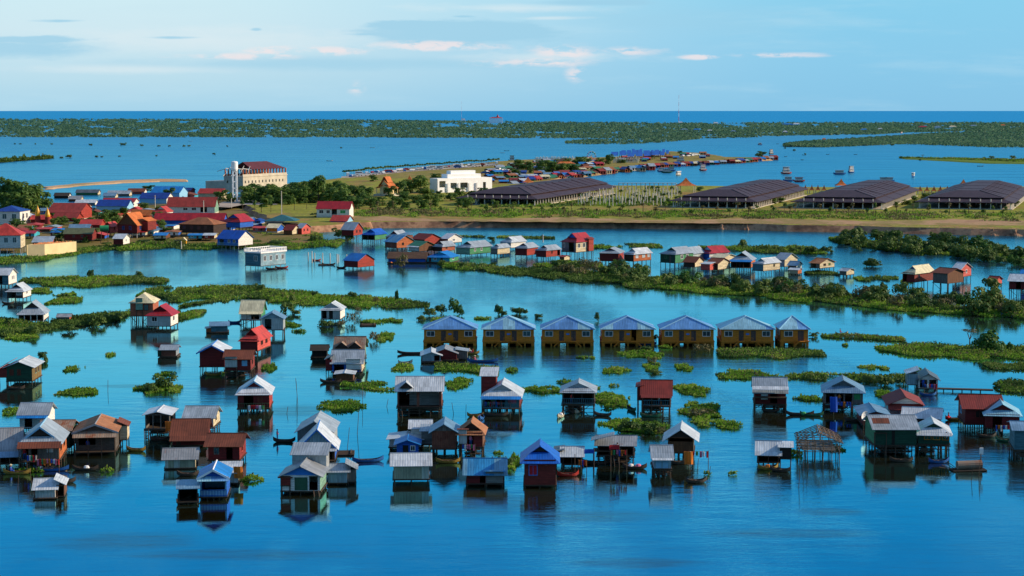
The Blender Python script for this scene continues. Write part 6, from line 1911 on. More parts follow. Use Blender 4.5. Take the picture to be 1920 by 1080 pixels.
# bushes: on the left
for a in [(170, 520, 22, 16), (260, 520, 20, 12), (488, 548, 30, 18), (510, 552, 18, 10), (550, 568, 26, 16, 'bush'), (530, 562, 16, 12), (590, 556, 18, 12), (660, 562, 22, 18), (705, 568, 14, 16, 'dry'),
          (744, 566, 12, 22, 'vine'), (538, 586, 38, 22), (555, 590, 24, 12), (180, 610, 46, 22), (130, 622, 36, 16), (210, 602, 40, 16), (60, 628, 44, 20), (20, 612, 34, 16), (90, 616, 30, 14),
          (430, 552, 22, 10), (380, 552, 24, 10), (120, 560, 24, 12), (80, 676, 26, 20), (85, 680, 16, 10), (308, 728, 54, 28), (280, 734, 44, 16), (660, 606, 22, 26, 'dry'), (672, 592, 16, 22, 'dry'),
          (640, 610, 26, 12, 'dry'), (610, 612, 36, 14), (700, 640, 26, 22, 'dry'), (805, 592, 30, 18), (826, 588, 28, 20), (790, 600, 26, 10), (852, 588, 26, 24, 'vine'), (860, 592, 24, 18, 'vine'), (935, 590, 22, 18, 'vine'),
          (945, 592, 18, 12), (980, 590, 22, 14), (970, 588, 26, 14), (1010, 596, 22, 10), (1120, 602, 16, 18), (1225, 640, 18, 14), (1320, 660, 40, 20, 'dry'), (1222, 682, 26, 16, 'dry'),
          (1228, 700, 30, 10), (1215, 660, 34, 14), (1525, 632, 20, 12), (955, 876, 26, 22), (943, 866, 20, 14), (1180, 806, 54, 22), (1215, 812, 54, 26), (1240, 815, 30, 18, 'dry'), (1310, 780, 60, 18, 'dry'), (1660, 722, 40, 22), (1630, 718, 36, 14), (1690, 720, 30, 14)]:
    bush(*a)
# bushes: long bank along the main channel and the thicket before the soil bank
rb = random.Random(21)
XP = [830, 1000, 1100, 1200, 1300, 1440, 1540, 1640, 1740, 1840, 1960]
YP = [502, 510, 518, 528, 537, 551, 560, 568, 578, 586, 594]
for i in range(110):
    x = rb.uniform(1035, 1925)
    y = float(np.interp(x, XP, YP)) + rb.uniform(-12, 5)
    w_ = rb.uniform(22, 54)
    bush(x, y, w_, w_ * rb.uniform(.42, .68), rb.choice(['bush'] * 7 + ['dry', 'dry', 'vine']), rel(x, y, rb.choice(['rounded', 'spreading', 'dark', 'low', 'leafy']), 'bank bush'), group='bushes along the main channel')
for x, y, w_, h_ in [(1855, 580, 70, 46), (1835, 586, 60, 30), (1895, 588, 60, 30), (1690, 552, 40, 30), (1860, 540, 46, 26), (1655, 540, 24, 16)]:
    bush(x, y + 4, w_, h_)
for i in range(80):
    x = rb.uniform(1570, 1930)
    u = rb.random()
    y = float(np.interp(x, [1560, 1700, 1820, 1880, 1930], [446, 452, 462, 474, 484])) + u * 26 - 2
    if x > 1820 and rb.random() < .3:
        continue
    w_ = rb.uniform(22, 48)
    bush(x, y, w_, w_ * rb.uniform(.45, .66), rb.choice(['bush'] * 5 + ['vine']), rel(x, y, rb.choice(['rounded', 'spreading', 'dark', 'dense', 'tall']), 'thicket bush'), group='bushes in the right thicket')
for x, y, w_, h_ in [(1395, 462, 20, 14), (1430, 470, 26, 10), (1460, 472, 30, 12), (1490, 474, 34, 14), (1520, 476, 36, 16), (1550, 474, 30, 14), (1634, 500, 36, 18), (756, 500, 34, 28), (828, 500, 26, 14), (866, 504, 18, 14),
                     (925, 500, 14, 10), (922, 452, 18, 10), (1390, 462, 18, 8), (160, 460, 22, 22), (140, 452, 26, 20), (345, 462, 18, 14), (640, 446, 40, 20), (655, 452, 26, 16), (590, 456, 44, 16), (525, 460, 50, 12), (480, 458, 30, 10),
                     (300, 456, 40, 12), (265, 460, 30, 12), (200, 462, 26, 10), (370, 456, 30, 10)]:
    bush(x, y, w_, h_, 'bush' if x != 756 else 'dry')
bush(1850, 660, 60, 38, 'vine')
bush(1893, 660, 22, 18, 'vine')
bush(1870, 662, 40, 20, 'vine')
for x, y, w_, h_ in [(1850, 655, 30, 14), (1700, 652, 30, 12), (1760, 656, 36, 12), (1640, 500, 30, 14)]:
    bush(x, y, w_, h_)
# scattered clumps on the far lake
for x, y, w_ in [(28, 271, 5), (38, 271, 6), (66, 271, 5), (97, 271, 6), (170, 273, 10), (231, 273, 14), (266, 274, 8), (298, 275, 8), (318, 275, 8), (345, 275, 9), (354, 275, 8), (401, 290, 9), (293, 293, 6), (182, 295, 10), (191, 295, 7), (115, 297, 10),
                 (130, 296, 15), (224, 294, 7), (1490, 283, 9), (1472, 279, 5), (1510, 290, 6), (1725, 301, 8), (1845, 297, 8), (1860, 297, 12), (1900, 298, 16), (1673, 273, 9), (426, 275, 6), (640, 278, 6)]:
    bush(x, y, w_, max(3, w_ * .42), 'bush', 'tiny dark bush clump standing in the far lake', group='far lake clumps')

# ---------------------------------------------------------------- trees
def tree_proto(name, nlv, sp, mat, h0, leaf, limbs=5, thick=.035):
    root = empty(name, (0, 0, -500))
    mb = MB()
    mb.tube((0, 0, -.05), (0, 0, h0), thick, thick * .7, 7)
    for s_ in sp[1:1 + limbs]:
        mb.tube((0, 0, h0 * .75), (s_[0] * .8, s_[1] * .8, s_[2]), thick * .55, thick * .2, 5)
    tr = mb.build('trunk', M('bark'), root)
    C, Nn = lobes(nlv, sp)
    cr = link('crown', leaves('crown', C, Nn, leaf, mat), root)
    KIDS[root.name] = [tr, cr]
    return root, [tr, cr]


def crownspec(seed, n=9, z0=.22, z1=1.0, r=.36, lr=.24):
    q = np.random.default_rng(seed)
    out = [(0, 0, (z0 + z1) / 2, r * .8, r * .8, (z1 - z0) * .42)]
    for i in range(n):
        a, k = q.uniform(0, 6.28), q.uniform(.3, 1)
        rr_ = lr * q.uniform(.6, 1.15)
        out.append((k * r * math.cos(a), k * r * math.sin(a), q.uniform(z0 + .08, z1 - .1), rr_, rr_, rr_ * q.uniform(.7, 1.1)))
    return out


PROT = {
    'round': [tree_proto('tree', 1100, crownspec(70 + i, 15, -.06, 1.0, .42, .24), L_TREE, .35, .12) for i in range(3)],
    'tall': [tree_proto('tree', 1700, crownspec(80 + i, 20, -.04, 1.0, .34, .2), L_TREE, .5, .10) for i in range(3)],
    'young': [tree_proto('young_tree', 150, crownspec(90 + i, 6, .42, 1.0, .2, .15), L_TREE, .62, .14, 3, .03) for i in range(3)],
    'thin': [tree_proto('young_tree', 70, crownspec(95 + i, 5, .5, 1.0, .14, .1), L_DRY, .85, .12, 3, .028) for i in range(2)],
    'umbrella': [tree_proto('umbrella_tree', 300, [(0, 0, .8, .1, .1, .1), (.3, 0, .84, .2, .2, .09), (-.3, .1, .86, .22, .2, .09), (.05, .25, .92, .2, .2, .08), (.1, -.25, .9, .2, .2, .08), (-.15, -.2, .8, .15, .15, .07)], L_DRY, .45, .07, 5)],
}
TREE_USED = set()


def tree(kind, x, y, hpx, wpx=None, lab='', group=None, z=LZ, cat='tree'):
    k = rnd.randrange(len(PROT[kind]))
    root, kids = PROT[kind][k]
    p = at(x, y, z)
    s = ppm(p)
    h = hpx / s
    base_w = {'round': .8, 'tall': .7, 'young': .5, 'thin': .3, 'umbrella': .9}[kind]
    f = (wpx / s / base_w if wpx else h)
    if (kind, k) not in TREE_USED:
        TREE_USED.add((kind, k))
        o = root
        o.location, o.rotation_euler, o.scale = p, (0, 0, rnd.uniform(0, 6.3)), (f, f, h)
        tag(o, lab, cat, group)
        return o
    return copy_tree(root, p, rnd.uniform(0, 6.3), (f, f, h), lab, group, cat, kids)


for i, (x, y, h, w_, lab) in enumerate([(10, 398, 66, 44, 'tall dense tree farthest left behind the white building'), (38, 399, 62, 44, 'tall dense tree second from the left in the left grove'), (62, 397, 56, 42, 'pale green tall tree at the right of the left grove'),
                                         (80, 396, 36, 32, 'shorter tree at the right edge of the left grove'), (20, 404, 44, 36, 'lower tree in front of the left grove'), (55, 404, 40, 36, 'lower front tree right of centre in the left grove')]):
    tree('tall', x, y, h, w_, lab, 'tall trees on the left', TZ)
# the village trees
for x, y, h, w_ in [(135, 408, 14, 18), (190, 418, 22, 26), (210, 414, 20, 26), (232, 406, 16, 20), (118, 422, 16, 20), (150, 422, 14, 18), (40, 428, 16, 22), (28, 424, 14, 18), (270, 392, 12, 18), (315, 378, 24, 20), (325, 386, 16, 16), (272, 412, 16, 20), (100, 424, 14, 14),
                    (412, 376, 18, 22), (432, 384, 18, 18), (276, 358, 10, 22), (60, 436, 14, 18), (430, 376, 14, 14), (605, 413, 16, 36), (170, 404, 12, 16), (108, 452, 14, 20), (296, 398, 12, 14), (338, 372, 14, 12)]:
    tree('round', x, y, h, w_, rel(x, y, 'round crowned', 'village tree'), 'village trees', TZ)
# grove below the grey building
rt = random.Random(9)
GRV = [(470, 380, 20, 30), (490, 378, 26, 36), (515, 380, 30, 40), (540, 378, 30, 40), (562, 376, 34, 36), (585, 374, 34, 32), (597, 378, 44, 36), (620, 372, 30, 30), (636, 378, 26, 28), (500, 388, 16, 22), (655, 372, 26, 26), (672, 376, 26, 30), (690, 372, 22, 24), (670, 392, 20, 22), (650, 394, 20, 20),
       (695, 390, 20, 22), (748, 364, 24, 26), (770, 362, 26, 30), (790, 362, 30, 32), (800, 372, 18, 26), (760, 376, 16, 24), (782, 380, 14, 24), (820, 378, 14, 24), (845, 376, 14, 20), (735, 392, 18, 18), (862, 368, 18, 20), (885, 374, 18, 22), (905, 368, 18, 18), (818, 336, 12, 18), (700, 340, 12, 14), (930, 390, 14, 14)]
for x, y, h, w_ in GRV:
    tree('round', x, y, h, w_, rel(x, y, rt.choice(['shady', 'dark green', 'broad']), 'grove tree'), 'grove trees on the meadow')
for i in range(34):
    x = rt.uniform(640, 940)
    y = rt.uniform(368, 392) if x < 900 else rt.uniform(376, 386)
    h = rt.uniform(10, 20)
    tree('round', x, y, h, h * rt.uniform(1.0, 1.3), rel(x, y, rt.choice(['bushy', 'leafy', 'low']), 'grove tree'), 'grove trees on the meadow')
for i in range(26):
    x = rt.uniform(100, 330)
    y = rt.uniform(404, 446)
    h = rt.uniform(9, 16)
    tree('round', x, y, h, h * rt.uniform(1.1, 1.4), rel(x, y, rt.choice(['bushy', 'leafy', 'low']), 'village tree'), 'village trees', TZ)
for i in range(24):
    x = rt.uniform(460, 640)
    y = rt.uniform(372, 384)
    h = rt.uniform(18, 32)
    tree('round', x, y, h, h * rt.uniform(.9, 1.2), rel(x, y, rt.choice(['bushy', 'leafy', 'tall']), 'grove tree'), 'grove trees on the meadow')
# market trees
for x, y, h, w_ in [(972, 316, 16, 22), (995, 318, 14, 20), (1020, 320, 22, 26), (1035, 322, 20, 24), (1048, 318, 14, 16), (1085, 308, 16, 22), (1100, 310, 14, 16), (1125, 310, 14, 18), (1142, 308, 18, 16), (1165, 306, 8, 16), (1430, 293, 9, 14), (1422, 294, 7, 12), (1275, 287, 5, 8)]:
    tree('round', x, y, h, w_, rel(x, y, 'round', 'market tree'), 'trees in the market', 1.6)
for i in range(16):
    x = rt.uniform(960, 1140)
    y = float(np.interp(x, [960, 1060, 1140], [322, 316, 309])) + rt.uniform(-6, 6)
    tree('round', x, y, rt.uniform(10, 18), rt.uniform(16, 26), rel(x, y, rt.choice(['bushy', 'shady', 'dark']), 'market tree'), 'trees in the market', 1.6)
B_('meadow_grass', [(670, 398, 8), (900, 399, 9), (1200, 401, 9), (1500, 403, 9), (1960, 406, 10)], 'tall dry grass growing on the meadow', 1.0, gaps=.40, mats=[L_MAT, L_DRY, L_DRY], z=LZ, maxn=30000, cover=.7, cat='grass')
B_('meadow_grass', [(900, 388, 2), (1130, 380, 8), (1260, 378, 8)], 'grass between the concrete posts', 1.0, gaps=.35, mats=[L_MAT, L_DRY, L_BUSH], z=LZ, maxn=20000, cover=.7, cat='grass')
# young staked trees along the meadow
nn = 0
for row, (y0, n_) in enumerate([(404, 34), (397, 34)]):
    for i in range(n_):
        x = 690 + i * 36 + rt.uniform(-9, 9) + row * 17
        if rt.random() < .12:
            continue
        y = y0 + (x - 700) * .0035 + rt.uniform(-1.2, 1.2)
        tree(rt.choice(['young', 'thin', 'thin', 'young']), x, y, rt.uniform(14, 22), rt.uniform(6, 11), 'slim young staked tree in a planted row on the meadow', 'young trees on the meadow')
for x, y, h, w_ in [(455, 396, 22, 8), (478, 400, 24, 8), (508, 398, 22, 9), (530, 398, 26, 8), (552, 394, 24, 9), (490, 398, 16, 12), (575, 392, 22, 8), (645, 396, 20, 8), (660, 400, 18, 9)]:
    tree('young', x, y, h, w_, 'slim young tree on the bare ground below the grove', 'young trees below the grove')
for i in range(60):
    x, y = rt.uniform(1085, 1290), rt.uniform(358, 387)
    tree('young', x, y, rt.uniform(8, 13), rt.uniform(6, 11), 'small tree growing between the pale concrete posts', 'trees in the post field')
for x, y, h, w_ in [(1440, 372, 10, 16), (1450, 382, 10, 16), (1465, 380, 9, 16), (1475, 370, 8, 12), (1545, 366, 8, 20), (1555, 370, 9, 20), (1690, 376, 12, 12), (1700, 384, 10, 16), (1715, 380, 12, 14), (1735, 372, 10, 16), (1750, 370, 9, 14), (1765, 372, 9, 14), (1680, 386, 9, 9), (1905, 388, 12, 12), (1895, 380, 14, 12), (1312, 358, 8, 12)]:
    tree('round', x, y, h, w_, rel(x, y, 'small', 'meadow tree'), 'small trees between the pavilions')
tree('umbrella', 1818, 648, 32, 32, 'bare trunked umbrella shaped tree on the right weed bank', None, 0.0)
tree('umbrella', 1730, 298, 8, 7, 'tiny lone tree on the reed spit at the right', None, 0.6)

# ---------------------------------------------------------------- the flooded forest along the far shore
def forest(name, x0, x1, ytop, ybot, n, label, gapf=.5, hmul=1.0, seed=1):
    q = np.random.default_rng(seed)
    X = q.uniform(x0, x1, n * 2)
    yt, yb_ = np.interp(X, *zip(*ytop)), np.interp(X, *zip(*ybot))
    Y = yt + (yb_ - yt) * q.random(n * 2)
    g = vnoise(X / 46 + seed, Y / 2.2, 3) * .6 + vnoise(X / 14, Y / 1.1 + seed, 6) * .4
    ok = (g > gapf * .55) & (Y > yt) & (yb_ > yt)
    X, Y = X[ok][:n], Y[ok][:n]
    D = CAMH * FPX / (Y - HOR)
    PX, PY = (X - 960) / FPX * D, D
    C, Nn, S_ = [], [], []
    m = 7
    R_ = np.clip(D * .0009, 2.2, 7) * q.uniform(.6, 1.35, len(X))
    H_ = np.clip(D * .00085, 3.0, 6.0) * hmul * q.uniform(.6, 1.35, len(X))
    d = q.normal(size=(len(X), m, 3))
    d /= np.linalg.norm(d, axis=2, keepdims=True)
    d[:, :, 2] = np.abs(d[:, :, 2])
    C = np.stack([PX[:, None] + d[:, :, 0] * R_[:, None], PY[:, None] + d[:, :, 1] * R_[:, None], d[:, :, 2] * H_[:, None]], 2).reshape(-1, 3)
    Nn = (d + q.normal(0, .3, d.shape)).reshape(-1, 3)
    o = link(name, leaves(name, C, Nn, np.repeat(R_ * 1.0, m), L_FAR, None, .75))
    return tag(o, label, 'forest', kind='stuff')


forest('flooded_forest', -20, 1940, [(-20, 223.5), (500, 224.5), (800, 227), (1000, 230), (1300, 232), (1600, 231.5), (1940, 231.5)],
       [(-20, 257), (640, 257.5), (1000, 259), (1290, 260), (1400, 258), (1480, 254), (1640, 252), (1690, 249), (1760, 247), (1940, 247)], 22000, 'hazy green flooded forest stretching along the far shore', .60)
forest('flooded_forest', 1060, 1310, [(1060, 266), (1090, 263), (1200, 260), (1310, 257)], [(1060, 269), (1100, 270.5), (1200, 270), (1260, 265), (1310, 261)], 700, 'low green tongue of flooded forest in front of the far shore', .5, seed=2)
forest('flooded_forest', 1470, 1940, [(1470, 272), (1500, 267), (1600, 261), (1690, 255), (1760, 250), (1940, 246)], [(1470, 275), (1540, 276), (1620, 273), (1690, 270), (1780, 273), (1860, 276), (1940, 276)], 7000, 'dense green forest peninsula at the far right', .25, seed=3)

# ------------------------------------------------------------------ boats
def hull(L, w, h, mk, rise=1.6, n=13):
    mb = MB()
    outer, inner = [], []
    for i in range(n):
        t = -1 + 2 * i / (n - 1)
        bw = w / 2 * max(.04, (1 - abs(t) ** 2.4))
        top = h * (.62 + rise * .5 * abs(t) ** 3.2)
        bot = -.12 + h * rise * .42 * abs(t) ** 4
        x = L / 2 * t
        outer.append([(x, -bw, top), (x, -bw * .8, bot + (top - bot) * .35), (x, 0, bot), (x, bw * .8, bot + (top - bot) * .35), (x, bw, top)])
        k = .82
        inner.append([(x, -bw * k, top), (x, -bw * .62, bot + (top - bot) * .45), (x, 0, bot + .1), (x, bw * .62, bot + (top - bot) * .45), (x, bw * k, top)])
    for i in range(n - 1):
        for j in range(4):
            mb.poly([outer[i][j], outer[i][j + 1], outer[i + 1][j + 1], outer[i + 1][j]], 0)
            mb.poly([inner[i][j], inner[i + 1][j], inner[i + 1][j + 1], inner[i][j + 1]], 1)
        mb.poly([outer[i][0], outer[i + 1][0], inner[i + 1][0], inner[i][0]], 0)
        mb.poly([outer[i][4], inner[i][4], inner[i + 1][4], outer[i + 1][4]], 0)
    return mb


BOATP = {}


def boat(x, y, Lpx, rz, mk, lab, wm=1.15, cargo=None, person_=None, group=None, name='rowing_boat', L=None):
    p = at(x, y)
    s = ppm(p)
    L = L or max(3.0, Lpx / s / max(.35, abs(math.cos(R(rz)))))
    e = empty(name, p, R(rz), lab, 'boat', group)
    hull(L, wm, .62, mk).build('hull', [M(mk), M('raft')], e)
    for t in (-.5, 0, .45):
        mb = MB()
        mb.box(L / 2 * t - .14, L / 2 * t + .14, -wm * .38, wm * .38, .26, .31)
        mb.build('thwart', M('raft'), e)
    if cargo:
        for k, (t, ck) in enumerate(cargo):
            mb = MB()
            mb.lathe([(.02, .12), (.36, .16), (.42, .42), (.3, .66), (.05, .72)], 8, c=(L / 2 * t, 0, 0))
            c = mb.build('sack', [M(ck)])
            c.location, c.rotation_euler = p, (0, 0, R(rz))
            tag(c, f'{ck.replace("cloth", "")} bundle lying in the {lab}'[:110] if len(lab.split()) < 11 else f'{ck.replace("cloth", "")} bundle in a moored boat', 'bundle', 'bundles in boats')
    return e


# people: one continuous skinned body, hair as a child
def person_mesh(pose):
    me = bpy.data.meshes.new('person')
    if pose == 'stand':
        J = [(0, 0, .92, .13), (0, 0, 1.15, .13), (0, 0, 1.36, .15), (0, 0, 1.48, .06), (0, -.01, 1.60, .10), (0, -.01, 1.68, .085),
             (.19, 0, 1.36, .055), (.27, -.02, 1.08, .045), (.24, -.12, .86, .035), (-.19, 0, 1.36, .055), (-.27, -.05, 1.1, .045), (-.20, -.22, .95, .035),
             (.10, 0, .86, .085), (.11, -.02, .48, .062), (.11, 0, .08, .042), (.11, -.14, .03, .035), (-.10, 0, .86, .085), (-.11, -.02, .48, .062), (-.11, 0, .08, .042), (-.11, -.14, .03, .035)]
    else:
        J = [(0, 0, .30, .14), (0, 0, .52, .13), (0, -.03, .74, .15), (0, -.04, .86, .06), (0, -.05, .98, .10), (0, -.05, 1.06, .085),
             (.19, -.03, .74, .055), (.26, -.14, .52, .045), (.16, -.32, .46, .035), (-.19, -.03, .74, .055), (-.26, -.14, .52, .045), (-.16, -.32, .46, .035),
             (.11, -.06, .28, .085), (.14, -.44, .36, .062), (.13, -.52, .06, .042), (.13, -.64, .03, .035), (-.11, -.06, .28, .085), (-.14, -.44, .36, .062), (-.13, -.52, .06, .042), (-.13, -.64, .03, .035)]
    E = [(0, 1), (1, 2), (2, 3), (3, 4), (4, 5), (2, 6), (6, 7), (7, 8), (2, 9), (9, 10), (10, 11), (0, 12), (12, 13), (13, 14), (14, 15), (0, 16), (16, 17), (17, 18), (18, 19)]
    me.from_pydata([j[:3] for j in J], E, [])
    o = bpy.data.objects.new('skin_tmp', me)
    COL.objects.link(o)
    sk = o.modifiers.new('Skin', 'SKIN')
    me.skin_vertices.new() if not me.skin_vertices else None
    for i, j in enumerate(J):
        me.skin_vertices[0].data[i].radius = (j[3], j[3])
    me.skin_vertices[0].data[0].use_root = True
    sb = o.modifiers.new('Sub', 'SUBSURF')
    sb.levels = sb.render_levels = 1
    dg = bpy.context.evaluated_depsgraph_get()
    out = bpy.data.meshes.new_from_object(o.evaluated_get(dg))
    bpy.data.objects.remove(o)
    top = 1.36 if pose == 'stand' else .74
    hip = .93 if pose == 'stand' else .34
    out.materials.clear()
    for k in ('skin', 'clothred', 'boatblue'):
        out.materials.append(M(k))
    for f in out.polygons:
        c = f.center
        if hip < c.z < top + .09 and abs(c.x) < .25:
            f.material_index = 1
        elif c.z <= hip and c.z > .12:
            f.material_index = 2
        else:
            f.material_index = 0
    for f in out.polygons:
        f.use_smooth = True
    mb = MB()
    hz, hy = (1.64, .0) if pose == 'stand' else (1.02, -.04)
    mb.lathe([(.118, -.01), (.125, .05), (.10, .10), (.05, .135), (.01, .14)], 10, c=(0, hy + .015, hz))
    return out, mb.mesh('hair', [M('hair')])


PM = {k: person_mesh(k) for k in ('stand', 'sit')}


def person(p, pose, shirt, rz, lab, hat=False):
    me, hair = PM[pose]
    me = me.copy()
    me.materials[1] = M(shirt)
    o = link('person', me, None, p, rz)
    tag(o, lab, 'person', 'people')
    link('hair', hair, o)
    if hat:
        mb = MB()
        mb.lathe([(.27, 0), (.02, .16)], 12, c=(0, -.02, (1.70 if pose == 'stand' else 1.08)))
        mb.build('hat', M('creamroof'), o)
    return o


BOATS = [(262 / 2 + 0, 0, 0, 0, '', '')]
for a in [(96, 883, 66, 2, 'boatblue', 'blue grey boat moored under the laundry of the grey gabled house', 1.1, [(-.6, 'clothwhite')]),
          (160, 882, 50, -3, 'boatdark', 'dark boat right of the blue grey one below the woven wall house', 1.1, [(.1, 'clothwhite')]),
          (32, 889, 52, 0, 'boatyellow', 'ochre boat with a paddler near the left edge', 1.1, None),
          (533, 829, 42, 0, 'boatdark', 'dark boat with a standing person left of the white gabled house', 1.0, None),
          (690, 866, 58, 14, 'boatblue', 'long dark blue boat with a red prow left of the silver house', 1.2, None),
          (345, 943, 14, 60, 'boatdark', 'little dark boat tied in front of the open boat shed', 1.0, None),
          (1065, 893, 40, 8, 'boatred', 'dark red boat right of the weathered red house', 1.1, None),
          (1118, 870, 60, -6, 'boatdark', 'black boat under the cluttered shack', 1.2, None),
          (1190, 879, 46, -4, 'boatdark', 'dark boat loaded with bundles right of the ladder', 1.2, [(-.3, 'clothwhite'), (.3, 'clothpink')]),
          (1051, 782, 14, 75, 'boatpale', 'pale small boat tied left of the tin roofed pavilion', 1.1, [(.1, 'clothwhite')]),
          (1083, 774, 10, 80, 'boatpale', 'pale small boat floating underneath the tin roofed pavilion', 1.1, None),
          (1184, 770, 14, 110, 'boatgreen', 'green boat left of the house with teal railing', 1.1, None),
          (1220, 782, 40, -8, 'boatgreen', 'green boat crossing in front of the teal railing house', 1.2, None),
          (892, 781, 26, 20, 'boatyellow', 'brown boat at the left of the blue edged porch', 1.2, None),
          (930, 780, 46, 0, 'boatdark', 'dark boat beneath the blue edged porch', 1.2, None),
          (902, 786, 8, 85, 'boatblue', 'small turquoise boat end on before the blue edged porch', 1.1, None),
          (1500, 779, 52, -5, 'boatdark', 'dark slim boat moored between two stilt houses at right', 1.1, None),
          (1522, 780, 44, -6, 'boatgreen', 'green slim boat lying alongside the dark one', 1.1, [(-.7, 'clothgreen')]),
          (1790, 788, 36, 3, 'boatyellow', 'olive boat with outboard motor right of the green houses', 1.1, [(-.75, 'clothred')]),
          (1885, 828, 30, -40, 'boatgreen', 'green boat at the stairs of the dark red house', 1.3, None),
          (1305, 905, 16, 10, 'boatdark', 'small dark boat right of the narrow blue grey hut', 1.2, None),
          (1440, 880, 24, 15, 'boatyellow', 'brown boat under the platform hut', 1.2, [(0, 'clothorange')]),
          (1463, 884, 22, -20, 'boatdark', 'grey boat under the small side hutch', 1.2, None),
          (760, 682, 22, 20, 'boatpale', 'pale yellow boat left of the pale floating house', 1.1, None),
          (775, 664, 60, 0, 'boatdark', 'long black boat behind the pale floating house', 1.2, None),
          (882, 664, 34, -3, 'boatyellow', 'yellow boat full of people before the second yellow house', 1.2, None),
          (905, 679, 58, 0, 'boatblue', 'long blue boat with passengers in front of the yellow row', 1.2, None),
          (1213, 647, 36, -6, 'boatblue', 'blue boat in front of the middle yellow house', 1.2, None),
          (528, 503, 24, 8, 'boatred', 'bright red and white boat beside the flat roofed teal house', 1.6, None),
          (508, 505, 20, 0, 'boatdark', 'dark boat behind the bright red one', 1.4, None),
          (640, 503, 18, 10, 'boatdark', 'dark boat left of the lone red house', 1.2, None),
          (616, 497, 26, 0, 'boatdark', 'brown log boat near the white posts', 1.2, None),
          (593, 489, 8, 0, 'boatred', 'tiny red boat by the white posts', 1.2, None),
          (740, 495, 26, 0, 'boatdark', 'dark boat left of the brown thatched shed', 1.4, [(-.5, 'clothorange')]),
          (1578, 628, 20, 12, 'boatpale', 'pale boat with a raised prow and one paddler on the channel', 1.2, None),
          (1888, 592, 16, -6, 'boatblue', 'dark blue boat with two people near the right edge', 1.2, None),
          (1176, 531, 28, 0, 'boatdark', 'black boat at the edge of the channel bank', 1.3, None),
          (15, 570, 18, 10, 'boatdark', 'dark boat in front of the white sided house', 1.2, None),
          (440, 606, 14, 15, 'boatblue', 'small blue boat left of the cream roofed house', 1.2, None),
          (1445, 772, 30, 0, 'boatdark', 'dark boat under the dark red grey roofed house', 1.2, None)]:
    boat(*a)

for x, y, pose, sh, rz, lab, hat in [
        (520, 827.5, 'stand', 'clothpink', 1.2, 'person in pink standing in the stern of a dark boat', False),
        (20, 888, 'sit', 'clothblue', 1.6, 'person in blue sitting in the ochre boat', True),
        (880, 662, 'sit', 'clothwhite', 1.6, 'person in white sitting in the yellow boat', False),
        (887, 664, 'sit', 'clothred', -1.4, 'person in red sitting in the yellow boat', False),
        (890, 678.5, 'sit', 'clothpink', 1.5, 'person in pink sitting in the long blue boat', True),
        (1575, 626.5, 'sit', 'clothred', 1.6, 'person in red paddling the pale boat on the channel', False),
        (1887, 591, 'sit', 'clothorange', 1.6, 'person in orange sitting in the dark blue boat', False),
        (1778, 787.5, 'sit', 'clothred', 1.6, 'person in red at the motor of the olive boat', False)]:
    person(at(x, y, 0) + Vector((0, 0, .12)), pose, sh, rz, lab, hat)

# ------------------------------------------------------------------ special small things on the water
# skeleton house frame
p = at(1541, 864)
s = ppm(p)
e = empty('house_frame', p + Vector((0, 3.5, 0)), -.1, 'bare timber skeleton of an unfinished house on stilts', 'house frame')
HOUSES.append((1541, 864, 'bare house skeleton', e))
w, d, hf, he, hr = 74 / s, 7.0, 1.3, 2.9, 4.0
for i in range(6):
    for j in range(3):
        x, y = -w / 2 + w * i / 5, -d / 2 + d * j / 2
        lean = rnd.uniform(-.12, .12)
        stick('post', (x + lean, y, -1.2), (x, y, he + .15 * math.sin(i)), rnd.uniform(.06, .09), 'wood', e)
for j in range(4):
    y = -d / 2 + d * j / 3
    for z in (hf, hf + .5, he):
        stick('beam', (-w / 2 - .3, y, z), (w / 2 + .3, y, z + rnd.uniform(-.1, .1)), .06, 'wood', e)
for j in range(7):
    y = -d / 2 - .3 + (d + .6) * j / 6
    for sgn in (-1, 1):
        stick('rafter', (sgn * (w / 2 + .5), y, he - .3), (0, y + rnd.uniform(-.1, .1), hr + rnd.uniform(-.05, .05)), .075, 'wood', e)
    if j in (0, 3, 6):
        stick('king_post', (0, y, he), (0, y, hr), .06, 'wood', e)
stick('ridge_beam', (0, -d / 2 - .4, hr), (0, d / 2 + .4, hr), .08, 'wood', e)
for k in range(5):
    t_ = (k + .5) / 5
    for sgn in (-1, 1):
        stick('batten', (sgn * (w / 2 + .5) * (1 - t_), -d / 2 - .4, he - .3 + (hr - he + .3) * t_), (sgn * (w / 2 + .5) * (1 - t_), d / 2 + .4, he - .3 + (hr - he + .3) * t_), .05, 'wood', e)
for i in range(6):
    stick('joist', (-w / 2 + w * i / 5, -d / 2 - .2, hf + .1), (-w / 2 + w * i / 5, d / 2 + .2, hf + .1), .06, 'wood', e)
mb = MB()
for k in range(9):
    y = -d / 2 + .2 + k * .9
    mb.box(-w / 2 + .3, w / 2 - .5, y, y + .55, hf + .16, hf + .21)
mb.build('floor', M('greyv'), e)
stick('brace', (-w / 2, -d / 2, hf + .6), (w / 2, -d / 2, he), .06, 'wood', e)

